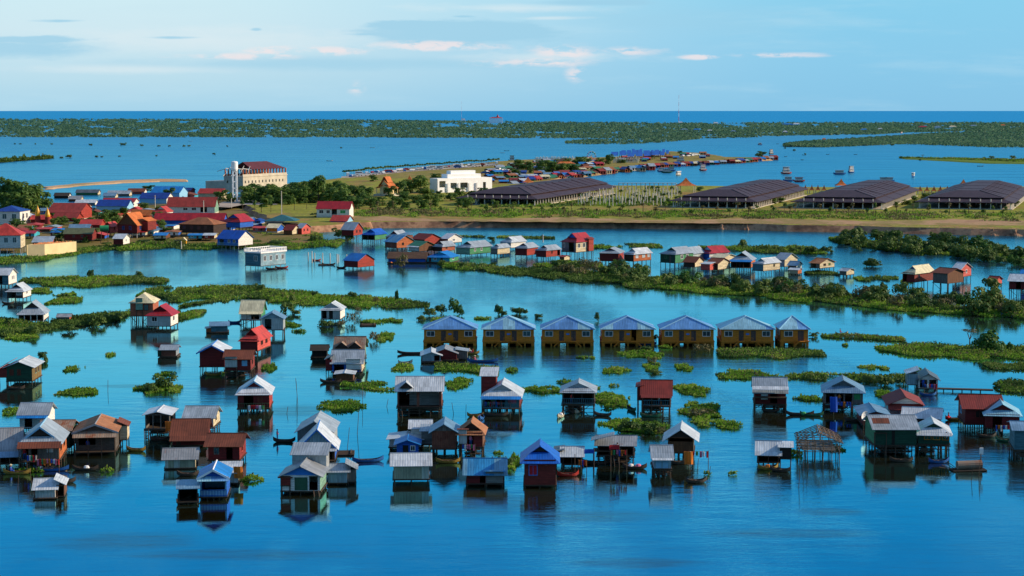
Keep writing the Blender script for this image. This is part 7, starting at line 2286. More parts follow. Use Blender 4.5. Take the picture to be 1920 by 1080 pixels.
# rusty drum raft with a tall pole
p = at(1815, 882)
e = empty('drum_raft', p, .1, 'rusty tank lying on a small raft beside a tall pole', 'raft')
mb = MB()
mb.tube((-1.6, 0, .75), (1.9, 0, .8), .62, .62, 14)
mb.build('tank', M('rusttin'), e)
mb = MB()
for k in range(7):
    mb.tube((-2.4, -.9 + k * .3, .1), (2.4, -.9 + k * .3, .12), .12, .12, 5)
mb.build('raft_deck', M('raft'), e)
for k in range(4):
    stick('twig', (-2 + k * .2, .2, .1), (-4.4 + .5 * k, -.8 + .5 * k, .7 + .2 * k), .05, 'pole', e)
stick('pole', (1.9, .4, -1), (1.95, .4, 3.2), .09, 'pole', e)
mb = MB()
mb.box(1.7, 2.2, .1, .35, 2.2, 3.1)
mb.build('box', M('white'), e)

# fishing platform left: stacked wicker raft in front of the long red row
for (x, y, lab) in [(690, 610, 'flat brown log raft beside a dry shrub in the left channel'), (608, 497, 'flat log raft among the white posts'), (640, 851, 'log landing with a crooked pole left of the silver house'), (1545, 735, 'low dark landing stage')][:3]:
    p = at(x, y)
    e = empty('log_raft', p, .05, lab, 'raft')
    for k in range(9):
        stick('log', (-1.9, -1.6 + k * .38, .12), (1.9, -1.6 + k * .38, .15), .17, 'pole', e)
    for xx in (-1.4, 1.4):
        stick('crossbar', (xx, -1.8, .34), (xx, 1.7, .36), .08, 'pole', e)

# dark jetty right of the small white house
a, b = at(1752, 733), at(1862, 736)
e = empty('jetty', a, math.atan2((b - a).y, (b - a).x), 'long low dark jetty leading right from the small white house', 'jetty')
L = (b - a).length
mb = MB()
mb.box(0, L, -.7, .7, .35, .55)
mb.build('deck', M('raft'), e)
for k in range(int(L / 1.6)):
    for yy_ in (-.6, .6):
        stick('pile', (k * 1.6, yy_, -1), (k * 1.6, yy_, .5), .09, 'pole', e)

# wooden walkway of white posts near the lone red house
for i, (x, y0, y1) in enumerate([(578, 490, 473), (585, 493, 471), (590, 490, 474), (605, 493, 474), (619, 494, 475), (632, 494, 476), (635, 492, 477), (650, 486, 477)]):
    p = at(x, y0)
    s = ppm(p)
    tag(stick('white_post', p - Vector((0, 0, 1)), p + Vector((0, 0, (y0 - y1) / s)), .2, 'palepole'), 'white concrete post standing in the channel left of the lone red house', 'post', 'white posts in the channel')

# thin bamboo poles standing in the water
for i, (x, y0, y1) in enumerate([(202, 735, 712), (559, 760, 690), (558, 742, 706), (669, 815, 740), (680, 760, 706), (650, 842, 796), (536, 776, 762), (1078, 892, 850), (852, 776, 754),
                                 (873, 778, 758), (1834, 894, 846), (1497, 914, 880), (1516, 880, 830), (1505, 884, 822), (1295, 884, 860), (1307, 878, 860), (60, 905, 880), (32, 918, 890), (250, 606, 585), (723, 762, 748), (1328, 892, 874), 
                                 (1820, 902, 872), (1695, 712, 694), (1628, 698, 684), (480, 736, 704)]):
    p = at(x, y0)
    s = ppm(p)
    h = min((y0 - y1) / s, 8)
    h = h if h < 3 else 3 + (h - 3) * .35
    tag(stick('bamboo_pole', p - Vector((0, 0, 1)), p + Vector((rnd.uniform(-.5, .5), rnd.uniform(-.3, .3), h)), .045 if h < 5 else .07, 'pole'), rel(x, y0, 'thin upright', 'bamboo pole'), 'pole', 'bamboo poles')
# utility poles on land and among houses
for x, y0, y1 in [(434, 388, 372), (291, 392, 366), (382, 405, 376), (400, 388, 372), (528, 402, 358), (1018, 452, 440), (340, 464, 452), (90, 420, 395)]:
    p = at(x, y0, LZ if x > 420 else TZ)
    s = ppm(p)
    e = empty('utility_pole', p, .3, rel(x, y0, 'pale concrete', 'utility pole'), 'utility pole', 'utility poles')
    h = (y0 - y1) / s
    stick('pole', (0, 0, -.5), (0, 0, h), .2, 'palepole', e)
    mb = MB()
    mb.box(-.9, .9, -.08, .08, h - .7, h - .5)
    mb.build('crossarm', M('pole'), e)

# laundry lines
def laundry(x, y, z0, wpx, lab, n=9, rz=0.0):
    p = at(x, y)
    s = ppm(p)
    w = wpx / s
    e = empty('laundry_line', p, rz, lab, 'laundry')
    for xx in (-w / 2, w / 2):
        stick('pole', (xx, 0, -1), (xx, 0, z0 + .1), .05, 'pole', e)
    stick('line', (-w / 2, 0, z0), (w / 2, 0, z0), .02, 'pole', e)
    for k in range(n):
        xx = -w / 2 + w * (k + .5) / n + rnd.uniform(-.1, .1)
        ww, hh = w / n * rnd.uniform(.55, .95), rnd.uniform(.5, .95)
        mb = MB()
        N_ = 4
        for i in range(N_):
            xa, xb = xx - ww / 2 + ww * i / N_, xx - ww / 2 + ww * (i + 1) / N_
            ya, yb = .06 * math.sin(i * 2.1), .06 * math.sin((i + 1) * 2.1)
            mb.slab([(xa, ya - .02, z0), (xb, yb - .02, z0), (xb, yb * 1.6 - .02, z0 - hh), (xa, ya * 1.6 - .02, z0 - hh)], .03)
        c = mb.build('garment', M(rnd.choice(['clothred', 'clothwhite', 'clothblue', 'clothpink', 'clothorange', 'clothgreen'])), e)


laundry(90, 886, 1.9, 42, 'laundry hanging below the big grey gabled house at left', 11)
laundry(60, 886, 2.4, 18, 'short laundry line at the left corner of the grey gabled house', 5)
laundry(1160, 884, 3.0, 30, 'laundry hung before the cluttered shack with flags', 7)
laundry(1310, 878, 2.4, 36, 'sagging line of pale cloths right of the narrow blue grey hut', 6)
laundry(1092, 884, 1.6, 16, 'short laundry line under the small tin hut by the vivid blue roof', 5)
laundry(925, 778, 2.2, 34, 'laundry under the blue edged porch of the wide house', 7)
laundry(480, 778, 1.6, 30, 'laundry under the railed red porch house', 6)
laundry(878, 858, 1.9, 26, 'laundry in front of the brown roofed hut with log landing', 6)
laundry(1745, 737, 1.6, 24, 'laundry before the small white jetty house', 6)
laundry(596, 868, 1.8, 34, 'laundry strung across the open porch of the white gabled house', 6)
laundry(1880, 818, 1.7, 28, 'laundry below the pale blue hipped roof at right', 6)
laundry(1580, 776, 2.0, 34, 'laundry on the stilts of the grey timber house', 6)
# more moored boats
for x, y, l, rz, mk, nm in [(120, 905, 44, 6, 'boatdark', 'dark'), (255, 846, 34, -8, 'boatyellow', 'ochre'), (300, 826, 30, 10, 'boatdark', 'dark'), (352, 892, 36, 4, 'boatdark', 'black'),
                            (620, 718, 40, -5, 'boatdark', 'dark'), (840, 868, 46, 5, 'boatyellow', 'ochre'), (905, 866, 34, -12, 'boatdark', 'dark'),
                            (1275, 870, 36, 8, 'boatdark', 'dark'), (1690, 866, 44, -4, 'boatdark', 'black'), (1760, 868, 34, 8, 'boatblue', 'blue'), (1600, 790, 34, -10, 'boatdark', 'dark'),
                            (1850, 820, 36, 5, 'boatdark', 'dark'), (30, 730, 34, 0, 'boatdark', 'dark'), (400, 704, 30, 5, 'boatyellow', 'ochre'), (1740, 742, 30, 4, 'boatblue', 'blue'), (1130, 780, 30, -20, 'boatdark', 'dark')]:
    boat(x, y, l, rz, mk, rel(x, y, nm, 'moored boat'), 1.15, None, None, 'moored boats')
# flags on the shack
for x, y, ck, lab in [(1108, 846, 'clothblue', 'small blue and red flag flying left of the cluttered shack'), (1155, 838, 'clothred', 'small red flag on the roof of the cluttered shack')]:
    p = at(x + 6, 884)
    s = ppm(p)
    h = (884 - y + 6) / s
    e = empty('flag', p, 0, lab, 'flag')
    stick('flag_pole', (0, 0, -1), (0, 0, h), .045, 'pole', e)
    mb = MB()
    for i in range(4):
        xa, xb = -.35 * i, -.35 * (i + 1)
        mb.slab([(xa, .1 * math.sin(i), h - .1), (xb, .1 * math.sin(i + 1), h - .15), (xb, .1 * math.sin(i + 1) + .02, h - .75), (xa, .1 * math.sin(i) + .02, h - .75)], .03)
    mb.build('cloth', M(ck), e)
# satellite dish
p = at(1619, 812)
s = ppm(p)
e = empty('satellite_dish', p, .5, 'white round satellite dish on a pole by the red walled house', 'satellite dish')
h = 33 / s
stick('mast', (0, 0, -1), (0, 0, h), .07, 'pole', e)
mb = MB()
for i in range(12):
    a0, a1 = 2 * math.pi * i / 12, 2 * math.pi * (i + 1) / 12
    for r0, r1 in ((.02, .4), (.4, .75)):
        P = lambda r, a: (r * math.cos(a), -.15 - .35 * r * r, h + r * math.sin(a))
        mb.slab([P(r0, a0), P(r1, a0), P(r1, a1), P(r0, a1)], .03)
mb.build('dish', M('white'), e)
# blue cloth, red cloths
for x, y, zt, zb, ck, lab in [(1562, 781, 3.3, .8, 'clothblue', 'long dark blue cloth hanging from the grey timber house'), (318, 826, 3.0, 1.4, 'clothorange', 'orange cloth hanging at the open frame shed'), (447, 910, 2.6, 1.0, 'clothorange', 'orange sheet leaning behind the bright blue house'), (1290, 886, 3.0, 1.2, 'clothorange', 'brown orange net cloth right of the narrow hut')]:
    p = at(x, y)
    mb = MB()
    for i in range(4):
        xa, xb = -.6 + .3 * i, -.3 + .3 * i
        ya, yb = .08 * math.sin(i * 1.9), .08 * math.sin((i + 1) * 1.9)
        mb.slab([(xa, ya, zt), (xb, yb, zt), (xb + .1, yb * 2 - .02, zb), (xa + .1, ya * 2 - .02, zb)], .04)
    tag(mb.build('cloth', M(ck), None, p + Vector((0, -.3, 0))), lab, 'cloth')

# green water tank stand on the village shore
p = at(196, 455, TZ)
e = empty('tank_stand', p, .2, 'green water tank on a pole stand between red village houses', 'tank')
for sx in (-1, 1):
    for sy in (-1, 1):
        stick('leg', (sx * 1.4, sy * 1.2, -.5), (sx * 1.0, sy * .9, 4.2), .13, 'pole', e)
mb = MB()
mb.box(-1.3, 1.3, -1.2, 1.2, 4.2, 4.4)
mb.build('platform', M('raft'), e)
mb = MB()
mb.tube((-1.6, 0, 5.4), (1.6, 0, 5.4), 1.05, 1.05, 12)
mb.build('tank', M('net'), e)

# small yellow spirit house by the shore
p = at(345, 465)
e = empty('spirit_house', p, 0, 'tiny yellow spirit house on a post at the village shore', 'spirit house')
stick('post', (0, 0, -1), (0, 0, 1.6), .15, 'palepole', e)
mb = MB()
mb.box(-.9, .9, -.8, .8, 1.6, 3.0)
mb.build('body', M('gold'), e)
roof_mesh('GF', 1.8, 1.6, 3.0, 3.9, .25, None).build('roof', M('creamroof'), e)

# ------------------------------------------------------------------ concrete post field and pile rows
nP = 0
for j in range(7):
    y = 385 - j * 3.9
    n_ = 27
    x0, x1 = 1083 + j * 5.6, 1238 + j * 7.5
    for i in range(n_):
        if nP >= 175:
            break
        x = x0 + (x1 - x0) * i / (n_ - 1)
        p = at(x + rt.uniform(-1.8, 1.8), y + rt.uniform(-1.6, 1.6), LZ)
        if rt.random() < .18:
            continue
        nP += 1
        h = rt.uniform(2.4, 4.8)
        tag(stick('concrete_post', p - Vector((0, 0, .3)), p + Vector((rt.uniform(-.1, .1), 0, h)), .24, 'palepole'), 'pale concrete post standing in the overgrown field right of the leftmost pavilion', 'post', 'concrete post field')
# walkway roof behind the post field
a, b = at(1160, 355, LZ), at(1268, 355, LZ)
e = empty('walkway', a, 0, 'long grey roofed walkway behind the post field', 'walkway')
L = (b - a).length
mb = MB()
mb.box(0, L, -1.2, 1.2, 3.6, 3.9)
mb.build('roof', M('tinlight'), e)
for k in range(14):
    stick('column', (L * k / 13, 0, 0), (L * k / 13, 0, 3.6), .25, 'palepole', e)
for x0, x1, y, n_, lab in [(1003, 1074, 304, 26, 'white concrete pile in the row behind the market trees'), (1150, 1196, 305, 18, 'white concrete pile in the row below the blue market roof')]:
    for r_ in range(2):
        for i in range(n_):
            p = at(x0 + (x1 - x0) * i / (n_ - 1) + r_ * 2, y - r_ * 3, 1.6)
            tag(stick('concrete_pile', p, p + Vector((0, 0, rt.uniform(3.4, 4.6))), .36, 'palepole'), lab, 'pile', lab[:30])

# ------------------------------------------------------------------ the market on the spit
def shed(x, y, wpx, hpx, rk, wk, lab, group, z=1.6, roof='GS', name='market_stall', cat='stall', rz=0.0, d=9.0, flt=False):
    p = at(x, y, z)
    s = ppm(p)
    w, h = wpx / s, hpx / s
    e = empty(name, p, rz, lab, cat, group)
    he = h * .62
    mb = MB()
    wall(mb, (-w / 2, -d / 2), (1, 0), w, .2, he, [(w * .12, w * .42, .5, he * .85), (w * .56, w * .86, .5, he * .85)], 0)
    wall(mb, (w / 2, -d / 2), (0, 1), d, .2, he)
    wall(mb, (w / 2, d / 2), (-1, 0), w, .2, he)
    wall(mb, (-w / 2, d / 2), (0, -1), d, .2, he)
    mb.build('wall', M(wk), e)
    roof_mesh(roof, w, d, he, max(h, he + .6), .5, None).build('roof', M(rk), e)
    mb = MB()
    mb.box(-w / 2 - .4, w / 2 + .4, -d / 2 - .6, d / 2 + .4, -.4, .2)
    mb.build('deck', M('raft'), e)
    return e


RK = ['redroof', 'azure', 'tinlight', 'pinkred', 'tin', 'rust', 'browntile', 'greenroof', 'tinblue', 'crimson', 'deepblue', 'creamroof']
WK = ['red', 'pink', 'cyan', 'bluewall', 'cream', 'whitewall', 'green', 'darkred', 'orangewood', 'brown']
CN = {'redroof': 'rust red', 'azure': 'bright blue', 'tinlight': 'pale tin', 'pinkred': 'pinkish red', 'tin': 'grey tin', 'rust': 'rusty brown', 'browntile': 'brown', 'greenroof': 'green', 'tinblue': 'blue grey', 'crimson': 'crimson', 'deepblue': 'deep blue', 'creamroof': 'cream'}
WN = {'red': 'red', 'pink': 'pink', 'cyan': 'turquoise', 'bluewall': 'blue', 'cream': 'cream', 'whitewall': 'white', 'green': 'green', 'darkred': 'dark red', 'orangewood': 'orange', 'brown': 'brown'}
rm = random.Random(17)
GROUPS = {}


def mk_label(rk, wk, where):
    return f'{CN[rk]} roofed {WN[wk]} {where}'


# floating shops along the near shore of the spit
SH = [(960, 350), (990, 342), (1030, 336), (1075, 332), (1110, 327), (1150, 322), (1200, 319), (1216, 318)]
for i in range(44):
    t = i / 43
    x = 962 + t * 258
    y = float(np.interp(x, *zip(*SH))) + 1 + rm.uniform(-1.5, 1.5)
    rk, wk = rm.choice(RK), rm.choice(WK)
    lab = mk_label(rk, wk, 'floating shop moored along the near shore of the market')
    shed(x, y, rm.uniform(9, 17), rm.uniform(7, 13), rk, wk, lab, lab, 0.0, rm.choice(['GS', 'GF', 'GS']), 'floating_shop', 'floating shop', rm.uniform(.15, .7))
SH = [(1290, 310), (1330, 308), (1400, 303), (1452, 299)]
for i in range(32):
    x = 1205 + i * 7.9
    y = float(np.interp(x, [1215, 1290, 1340, 1400, 1452], [315, 311, 308, 304, 299.5])) + rm.uniform(-.6, .8)
    rk, wk = rm.choice(RK), rm.choice(WK)
    lab = mk_label(rk, wk, 'floating shop off the outer tip of the spit')
    shed(x, y, rm.uniform(9, 15), rm.uniform(6, 9), rk, wk, lab, lab, 0.0, 'GS', 'floating_shop', 'floating shop', rm.uniform(.1, .6))
for i in range(84):
    x = rm.uniform(915, 1135)
    ylo = float(np.interp(x, [915, 960, 1060, 1125], [343, 345, 331, 322]))
    yhi = float(np.interp(x, [915, 960, 1060, 1125], [316, 308, 303, 301]))
    y = rm.uniform(yhi, ylo)
    rk, wk = rm.choice(RK + ['browntile', 'tin', 'rust', 'browntile']), rm.choice(WK)
    lab = mk_label(rk, wk, 'market stall on the spit beyond the white building')
    shed(x, y, rm.uniform(8, 20), rm.uniform(5, 8.5), rk, wk, lab, lab, 1.6, 'GS', 'market_stall', 'stall', rm.uniform(0, .6))
for i in range(26):
    x = rm.uniform(1160, 1335)
    y = float(np.interp(x, [1200, 1330], [300, 294])) + rm.uniform(-5, 4)
    rk, wk = rm.choice(RK), rm.choice(WK)
    lab = mk_label(rk, wk, 'small stall on the outer part of the spit')
    shed(x, y, rm.uniform(6, 12), rm.uniform(3.5, 6), rk, wk, lab, lab, 1.6, 'GS', 'market_stall', 'stall')
# orange pavilion roof in the market
e = shed(1058, 318, 34, 20, 'orangetile', 'cream', 'big orange roofed hall among the market trees', None, 1.6, 'GH', 'market_hall', 'hall', .1, 26)
# great blue market roof: three long spans side by side
for k, (x0, x1, y) in enumerate([(1146, 1238, 299), (1165, 1248, 296.5), (1185, 1256, 294.5)]):
    p = at((x0 + x1) / 2, y, 1.6)
    s = ppm(p)
    w = (x1 - x0) / s
    e = empty('market_roof', p, R(-4), ['nearest', 'middle', 'farthest'][k] + ' long blue canopy of the great market roof on the spit', 'canopy', 'blue market canopies')
    n = 6 + 2 * k
    mb = MB()
    for i in range(n):
        xa, xb = -w / 2 + w * i / n, -w / 2 + w * (i + 1) / n - 1.2
        zz = rm.uniform(-1.3, .9)
        mb.slab([(xa, -13, 4.2 + zz), (xb, -13, 4.2 + zz), (xb, 2, 7.6 + zz), (xa, 2, 7.6 + zz)], .1)
        mb.slab([(xa, 2, 7.6 + zz), (xb, 2, 7.6 + zz), (xb, 14, 5 + zz), (xa, 14, 5 + zz)], .1)
    mb.build('canopy', M('blue'), e)
    for i in range(n + 1):
        for yy_ in (-13.5, 13.5):
            stick('post', (-w / 2 + w * i / n, yy_, 0), (-w / 2 + w * i / n, yy_, 4.3), .2, 'pole', e)
# ferris wheel
p = at(1109, 302, 1.6)
s = ppm(p)
e = empty('ferris_wheel', p, .25, 'thin white ferris wheel standing between the market trees', 'ferris wheel')
r_ = 8.0 / s
c0 = Vector((0, 0, r_ + 1.2))
for yy_ in (-.8, .8):
    for i in range(20):
        a0, a1 = 2 * math.pi * i / 20, 2 * math.pi * (i + 1) / 20
        stick('rim', c0 + Vector((r_ * math.cos(a0), yy_, r_ * math.sin(a0))), c0 + Vector((r_ * math.cos(a1), yy_, r_ * math.sin(a1))), .12, 'palepole', e)
for i in range(10):
    a0 = 2 * math.pi * i / 10
    q = c0 + Vector((r_ * math.cos(a0), 0, r_ * math.sin(a0)))
    stick('spoke', c0, q, .08, 'palepole', e)
    mb = MB()
    mb.box(q.x - .6, q.x + .6, -.6, .6, q.z - 1.3, q.z - .2)
    mb.build('gondola', M(rm.choice(['clothred', 'clothblue', 'clothgreen'])), e)
for sx in (-1, 1):
    stick('support', (sx * r_ * .5, 1, 0), c0 + Vector((0, 1, 0)), .2, 'palepole', e)

# ------------------------------------------------------------------ cars on the road and spit
def car_proto(ck, kind):
    root = empty('parked_car', (0, 0, -400))
    L, w = 4.4, 1.8
    mb = MB()
    prof = [(-2.2, .35), (-2.2, .85), (-1.9, 1.0), (-1.2, 1.05), (-.75, 1.5), (.9, 1.52), (1.5, 1.05), (2.1, .95), (2.2, .7), (2.2, .35)] if kind == 'car' else \
           [(-2.6, .35), (-2.6, 1.9), (-2.4, 2.1), (1.9, 2.1), (2.3, 1.3), (2.6, 1.1), (2.6, .35)]
    for a, b in zip(prof, prof[1:] + prof[:1]):
        mb.poly([(a[0], w / 2, a[1]), (b[0], w / 2, b[1]), (b[0], -w / 2, b[1]), (a[0], -w / 2, a[1])])
    mb.poly([(x, -w / 2, z) for x, z in prof][::-1])
    mb.poly([(x, w / 2, z) for x, z in prof])
    kids = [mb.build('body', M(ck), root)]
    mb = MB()
    if kind == 'car':
        mb.box(-.85, 1.0, -w / 2 - .02, w / 2 + .02, 1.08, 1.42)
    else:
        mb.box(-2.2, 1.7, -w / 2 - .02, w / 2 + .02, 1.25, 1.8)
    kids.append(mb.build('window', M('pane'), root))
    for x in (-1.35, 1.4):
        for y in (-.82, .82):
            mb = MB()
            mb.tube((x, y - .1, .32), (x, y + .1, .32), .32, .32, 10)
            kids.append(mb.build('wheel', M('tyre'), root))
    KIDS[root.name] = kids
    return root, kids


CARC = {'clothwhite': 'white', 'dark': 'dark', 'tin': 'silver', 'clothred': 'red', 'boatblue': 'blue'}
CP = {(c, k): car_proto(c, k) for c in CARC for k in ('car', 'van')}
used_c = set()
for i in range(88):
    if i < 64:
        x = 652 + (930 - 652) * i / 63 + rm.uniform(-2, 2)
        y = float(np.interp(x, [640, 760, 880, 930], [331, 319, 311, 308])) + rm.choice([0, 0, 1.8, 2.6])
        wh, rz = 'along the lakeside road of the spit', R(12) + rm.choice([0, 1.5]) + rm.uniform(-.1, .1)
    else:
        x, y = rm.choice([(rm.uniform(905, 955), rm.uniform(318, 326)), (rm.uniform(1260, 1310), rm.uniform(289, 294))])
        wh, rz = 'on the open ground of the spit', rm.uniform(0, 3)
    c, k = rm.choice(list(CARC)[:1] * 4 + list(CARC)), rm.choice(['car', 'car', 'car', 'van'])
    lab = f'{CARC[c]} {"car" if k == "car" else "van"} parked {wh}'
    root, kids = CP[(c, k)]
    p = at(x, y, 1.76)
    if (c, k) not in used_c:
        used_c.add((c, k))
        root.location, root.rotation_euler, root.scale = p, (0, 0, rz), (1.15, 1.15, 1.15)
        o = tag(root, lab, k, lab)
    else:
        o = copy_tree(root, p, rz, (1.15, 1.15, 1.15), lab, lab, k, kids)
    if k == 'van':
        o.name = 'parked_van'
for (c, k), (root, kids) in CP.items():
    if (c, k) not in used_c:
        for q in kids:
            bpy.data.objects.remove(q)
        bpy.data.objects.remove(root)
# little palms along the road's lake side
PR, PK = tree_proto('palm_tree', 60, [(0, 0, .85, .3, .3, .14)] * 2, L_TREE, .85, .42, 0, .03)
for i in range(64):
    x = 645 + i * 4.6
    y = float(np.interp(x, [640, 760, 880, 960], [329.5, 317.6, 309.2, 303.5]))
    h = rm.uniform(3.2, 4.4)
    p = at(x, y, 1.6)
    if i == 0:
        PR.location, PR.scale = p, (h, h, h)
        tag(PR, 'small round palm in the row between the road and the lake', 'palm', 'palms along the road')
    else:
        copy_tree(PR, p, rm.uniform(0, 6), (h, h, h), 'small round palm in the row between the road and the lake', 'palms along the road', 'palm', PK)

# ------------------------------------------------------------------ tour boats and small craft on the far lake
def tour_boat(x, y, wpx, rz, hk, rk, lab, decks=1, group=None):
    p = at(x, y)
    s = ppm(p)
    L = max(7, wpx / s / max(.45, abs(math.cos(R(rz)))))
    w = L * .26
    e = empty('tour_boat', p, R(rz), lab, 'boat', group)
    hull(L, w, 1.5, hk, 1.0).build('hull', [M(hk), M('raft')], e)
    for k in range(decks):
        z = 1.0 + 2.3 * k
        cl = L * (.62 - .1 * k)
        mb = MB()
        wall(mb, (-cl / 2, -w * .42), (1, 0), cl, z, z + 2.1, [(cl * (.06 + .155 * i), cl * (.06 + .155 * i + .11), z + .8, z + 1.7) for i in range(6)])
        wall(mb, (cl / 2, -w * .42), (0, 1), w * .84, z, z + 2.1, [(w * .2, w * .64, z + .8, z + 1.8)])
        wall(mb, (cl / 2, w * .42), (-1, 0), cl, z, z + 2.1)
        wall(mb, (-cl / 2, w * .42), (0, -1), w * .84, z, z + 2.1, [(w * .2, w * .64, z + .2, z + 1.8)])
        mb.build('cabin', M('whitewall'), e)
        mb = MB()
        mb.box(-cl / 2 - .6, cl / 2 + .6, -w * .5, w * .5, z + 2.1, z + 2.3)
        mb.build('roof', M(rk), e)
    return e


for a in [(1318, 320, 14, 20, 'boatred', 'crimson', 'red two deck tour boat nearest the market spit', 2), (1474, 326, 21, 15, 'boatred', 'tinlight', 'red hulled tour boat with pale roof left of the blue pair', 2),
          (1574, 327, 24, 5, 'boatblue', 'tinlight', 'long blue and white tour boat in the middle of the lake', 1), (1596, 324, 12, 30, 'boatblue', 'tinblue', 'shorter blue tour boat right behind the long one', 2),
          (1712, 332, 9, 70, 'boatblue', 'white', 'small white boat heading away at the right', 1), (1478, 340, 20, 5, 'boatblue', 'tinlight', 'blue white boat moored left of the red barge', 1), (1498, 341, 22, 0, 'boatred', 'crimson', 'low red barge behind the second pavilion', 1),
          (1446, 289, 10, 30, 'boatdark', 'tindark', 'dark tall tour boat at the tip of the spit', 2), (1425, 272, 7, 10, 'boatblue', 'white', 'tiny white boat before the far forest', 1), (1250, 324, 22, 8, 'boatgreen', 'tinblue', 'green and red boat anchored before the near market shops', 1),
          (1258, 321, 18, 0, 'boatblue', 'redroof', 'blue boat with red roof beside the anchored green one', 1), (1272, 329, 7, 50, 'boatpale', 'white', 'small pale boat right of the anchored pair', 1), (1240, 322, 16, 12, 'boatblue', 'tinlight', 'pale roofed boat at the left of the anchored pair', 1),
          (1276, 306, 22, 0, 'boatblue', 'azure', 'turquoise ferry moored at the outer market shore', 2), (1668, 341, 10, 0, 'boatblue', 'tinlight', 'pale boat half hidden behind the third pavilion left', 1), (1656, 341, 12, 0, 'boatpale', 'tinblue', 'bluish boat half hidden behind the third pavilion', 1),
          (960, 302, 14, 0, 'boatgreen', 'greenroof', 'green roofed boat on the lake side of the market', 2), (1660, 249, 6, 20, 'boatred', 'redroof', 'tiny red boat in the far forest channel', 1), (1690, 250, 5, 60, 'boatred', 'clothred', 'tiny dark red boat right of another in the far channel', 1)]:
    tour_boat(*a)
for x, y, l, lab in [(1473, 294, 6, 'small dark boat left of a pair on the far lake'), (1508, 291, 8, 'dark boat with canopy on the far lake'), (1504, 300, 5, 'tiny dark boat nearest the tip of the spit'), (618, 302, 12, 'slim white boat on the lake above the grove'), (698, 277, 9, 'slim pale boat far left of the market'),
                     (942, 287, 8, 'small pale boat on the lake behind the market'), (950, 283, 10, 'dark raft on the lake behind the market'), (357, 265, 8, 'white speck of a boat near the far shore at left'), (1838, 312, 12, 'dark boat below the reed spit'), (1604, 290, 7, 'brown boat on the far right lake'),
                     (1552, 290, 6, 'dark slim boat right of centre on the far lake'), (1458, 270, 5, 'tiny boat left before the far peninsula'), (1470, 269, 5, 'tiny boat right before the far peninsula')]:
    boat(x, y, l, rm.uniform(-15, 15), 'boatpale' if 'pale' in lab or 'white' in lab else 'boatdark', lab, 1.6)

# ------------------------------------------------------------------ far things in and beyond the forest
def far_block(x, y, wpx, hpx, rk, wk, lab, tower=False):
    p = at(x, y)
    s = ppm(p)
    w, h = wpx / s, hpx / s
    e = empty('far_building', p, 0, lab, 'building')
    mb = MB()
    hw = .84 if tower else .62
    mb.box(-w / 2, w / 2, -w * .25, w * .25, 0, h * hw)
    mb.build('wall', M(wk), e)
    roof_mesh('HIP', w, w * .5, h * hw, h * (.98 if tower else 1), w * .02, None).build('roof', M(rk), e)
    if tower:
        mb = MB()
        mb.lathe([(w * .13, h * .8), (w * .1, h * 1.0), (w * .03, h * 1.25), (.05, h * 1.45)], 6, c=(w * .12, 0, 0))
        mb.build('spire', M('crimson'), e)


far_block(930, 231, 25, 12, 'pinkred', 'plaster', 'white building with red roof and spire standing beyond the forest', True)
far_block(869, 230, 8, 8, 'tinlight', 'plaster', 'small white tower block left of the red roofed building')
for x, y, w_, rk, wk, lab in [(1283, 246, 14, 'tinblue', 'cream', 'small blue grey settlement house at the left in the forest'), (1306, 246, 12, 'azure', 'bluewall', 'bright blue roofed far house in the forest'), (1331, 248, 10, 'tinlight', 'bluewall', 'pale roofed far house right of the bright blue one'),
                              (1476, 236, 20, 'azure', 'bluewall', 'wide blue roof at the forest skyline'), (1493, 235.5, 14, 'tinlight', 'plaster', 'wide white roof at the forest skyline'), (1620, 246, 14, 'azure', 'cyan', 'turquoise roof deep in the right forest'), (1650, 245, 9, 'tinlight', 'darkwood', 'grey roofed hut at the forest channel'),
                              (1730, 241, 18, 'crimson', 'pink', 'long red roof in the right forest'), (1758, 241, 12, 'tinblue', 'whitewall', 'bluish roof right of the long red one'), (1786, 240.5, 14, 'creamroof', 'plaster', 'cream roof in the right forest'), (1825, 239, 14, 'tinblue', 'whitewall', 'pale blue roof in the right forest'),
                              (1880, 238, 10, 'orangetile', 'cream', 'orange roof near the right end of the forest'), (1342, 234, 10, 'tinlight', 'plaster', 'white roof at the forest skyline left of the blue one'), (1375, 249, 10, 'tinblue', 'bluewall', 'grey blue house at the forest water edge'), (1472, 250, 9, 'tinlight', 'bluewall', 'pale house at the forest edge in the middle'),
                              (1545, 264, 8, 'orangetile', 'cream', 'orange hut behind the far peninsula'), (1276, 233, 9, 'tinlight', 'plaster', 'white hut at the foot of the tall mast')]:
    far_block(x, y, w_, 5, rk, wk, lab)


def mast(x, y, ytop, lab, r=1.0):
    p = at(x, y)
    s = ppm(p)
    h = (y - ytop) / s
    e = empty('radio_mast', p, 0, lab, 'mast')
    n = 8
    for i in range(n):
        stick('mast_section', (0, 0, h * i / n), (0, 0, h * (i + 1) / n), r * (1 - .08 * i), 'clothred' if i % 2 else 'white', e)


mast(1272.5, 233, 178, 'tall thin red and white radio mast against the sky', .9)
mast(865.5, 229, 190, 'faint thin radio mast left of the red roofed building', .45)

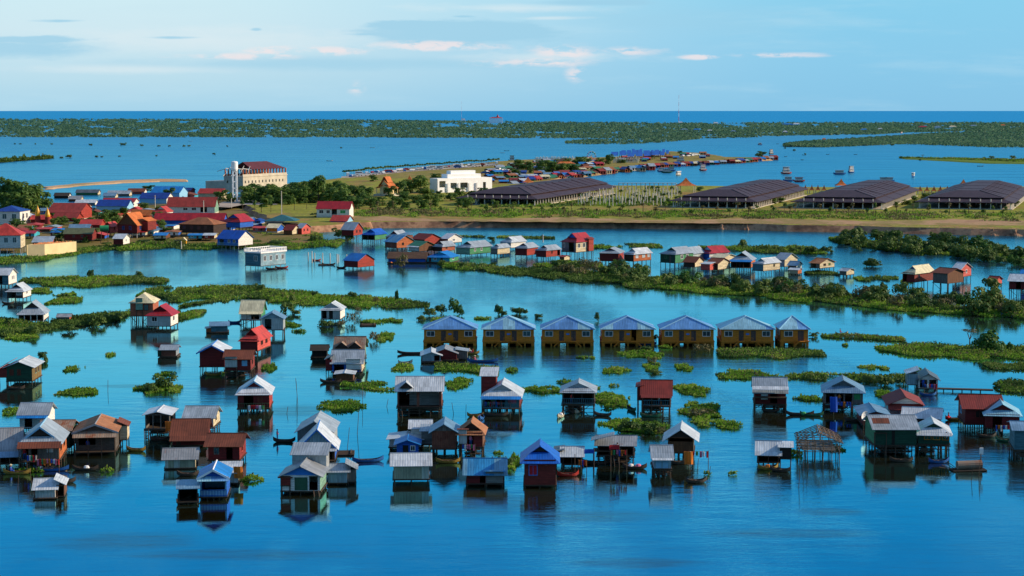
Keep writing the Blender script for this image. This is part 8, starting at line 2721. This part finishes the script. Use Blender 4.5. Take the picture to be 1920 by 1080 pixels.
# people standing on porches
PP = [('tin roofed pavilion on long stilts', .3, 'clothred'), ('rust red roofed house with teal railing', .6, 'clothwhite'), ('wide house with the blue edged porch', .25, 'clothgreen'), ('woven wall house with rusty orange roof', .3, 'clothblue'),
      ('grey timber house with hipped gable', .4, 'clothorange'), ('cluttered shack with flags', .55, 'clothpink'), ('white gabled house with the blue edge', .3, 'clothorange'), ('grey gabled house with orange side wall', .1, 'clothred'),
      ('small white house at the dark jetty', .25, 'clothblue'), ('brown roofed hut with log landing', .5, 'clothpink'), ('small green house with yellow frames', .9, 'clothwhite')]
for sh, u, ck in PP:
    if sh in INFO:
        e, w, d, hf = INFO[sh]
        q = e.location + Matrix.Rotation(e.rotation_euler.z, 3, 'Z') @ Vector((-w / 2 + w * u, -d / 2 + .15, hf))
        person(q, 'stand', ck, rnd.uniform(-.8, .8), f'person in {ck.replace("cloth", "")} standing at the {sh}')

# balustrade of the flat roofed teal house
e, w, d, hf = INFO['flat roofed teal house']
top = max(v.co.z for c in e.children if c.name.startswith('roof') for v in c.data.vertices)
mb = MB()
W2, D2 = w / 2 + .3, d / 2 + .3
for z in (0.0, 1.05):
    mb.box(-W2, W2, -D2, -D2 + .2, top + z + .003, top + z + .2)
    mb.box(-W2, W2, D2 - .2, D2, top + z + .003, top + z + .2)
    mb.box(-W2, -W2 + .2, -D2 + .2, D2 - .2, top + z + .003, top + z + .2)
    mb.box(W2 - .2, W2, -D2 + .2, D2 - .2, top + z + .003, top + z + .2)
for k in range(15):
    t_ = k / 14
    for yy_ in (-D2 + .1, D2 - .1):
        x_ = -W2 + .1 + (2 * W2 - .2) * t_
        mb.box(x_ - .1, x_ + .1, yy_ - .08, yy_ + .08, top + .2, top + 1.05)
    for xx in (-W2 + .1, W2 - .1):
        y_ = -D2 + .1 + (2 * D2 - .2) * t_
        mb.box(xx - .08, xx + .08, y_ - .1, y_ + .1, top + .2, top + 1.05)
mb.build('balustrade', M('white'), e)
for kind in PROT:
    for k, (root, kids) in enumerate(PROT[kind]):
        if (kind, k) not in TREE_USED:
            for q in kids:
                bpy.data.objects.remove(q)
            bpy.data.objects.remove(root)
print('objects', len(bpy.data.objects), 'faces', sum(len(m.polygons) for m in bpy.data.meshes))
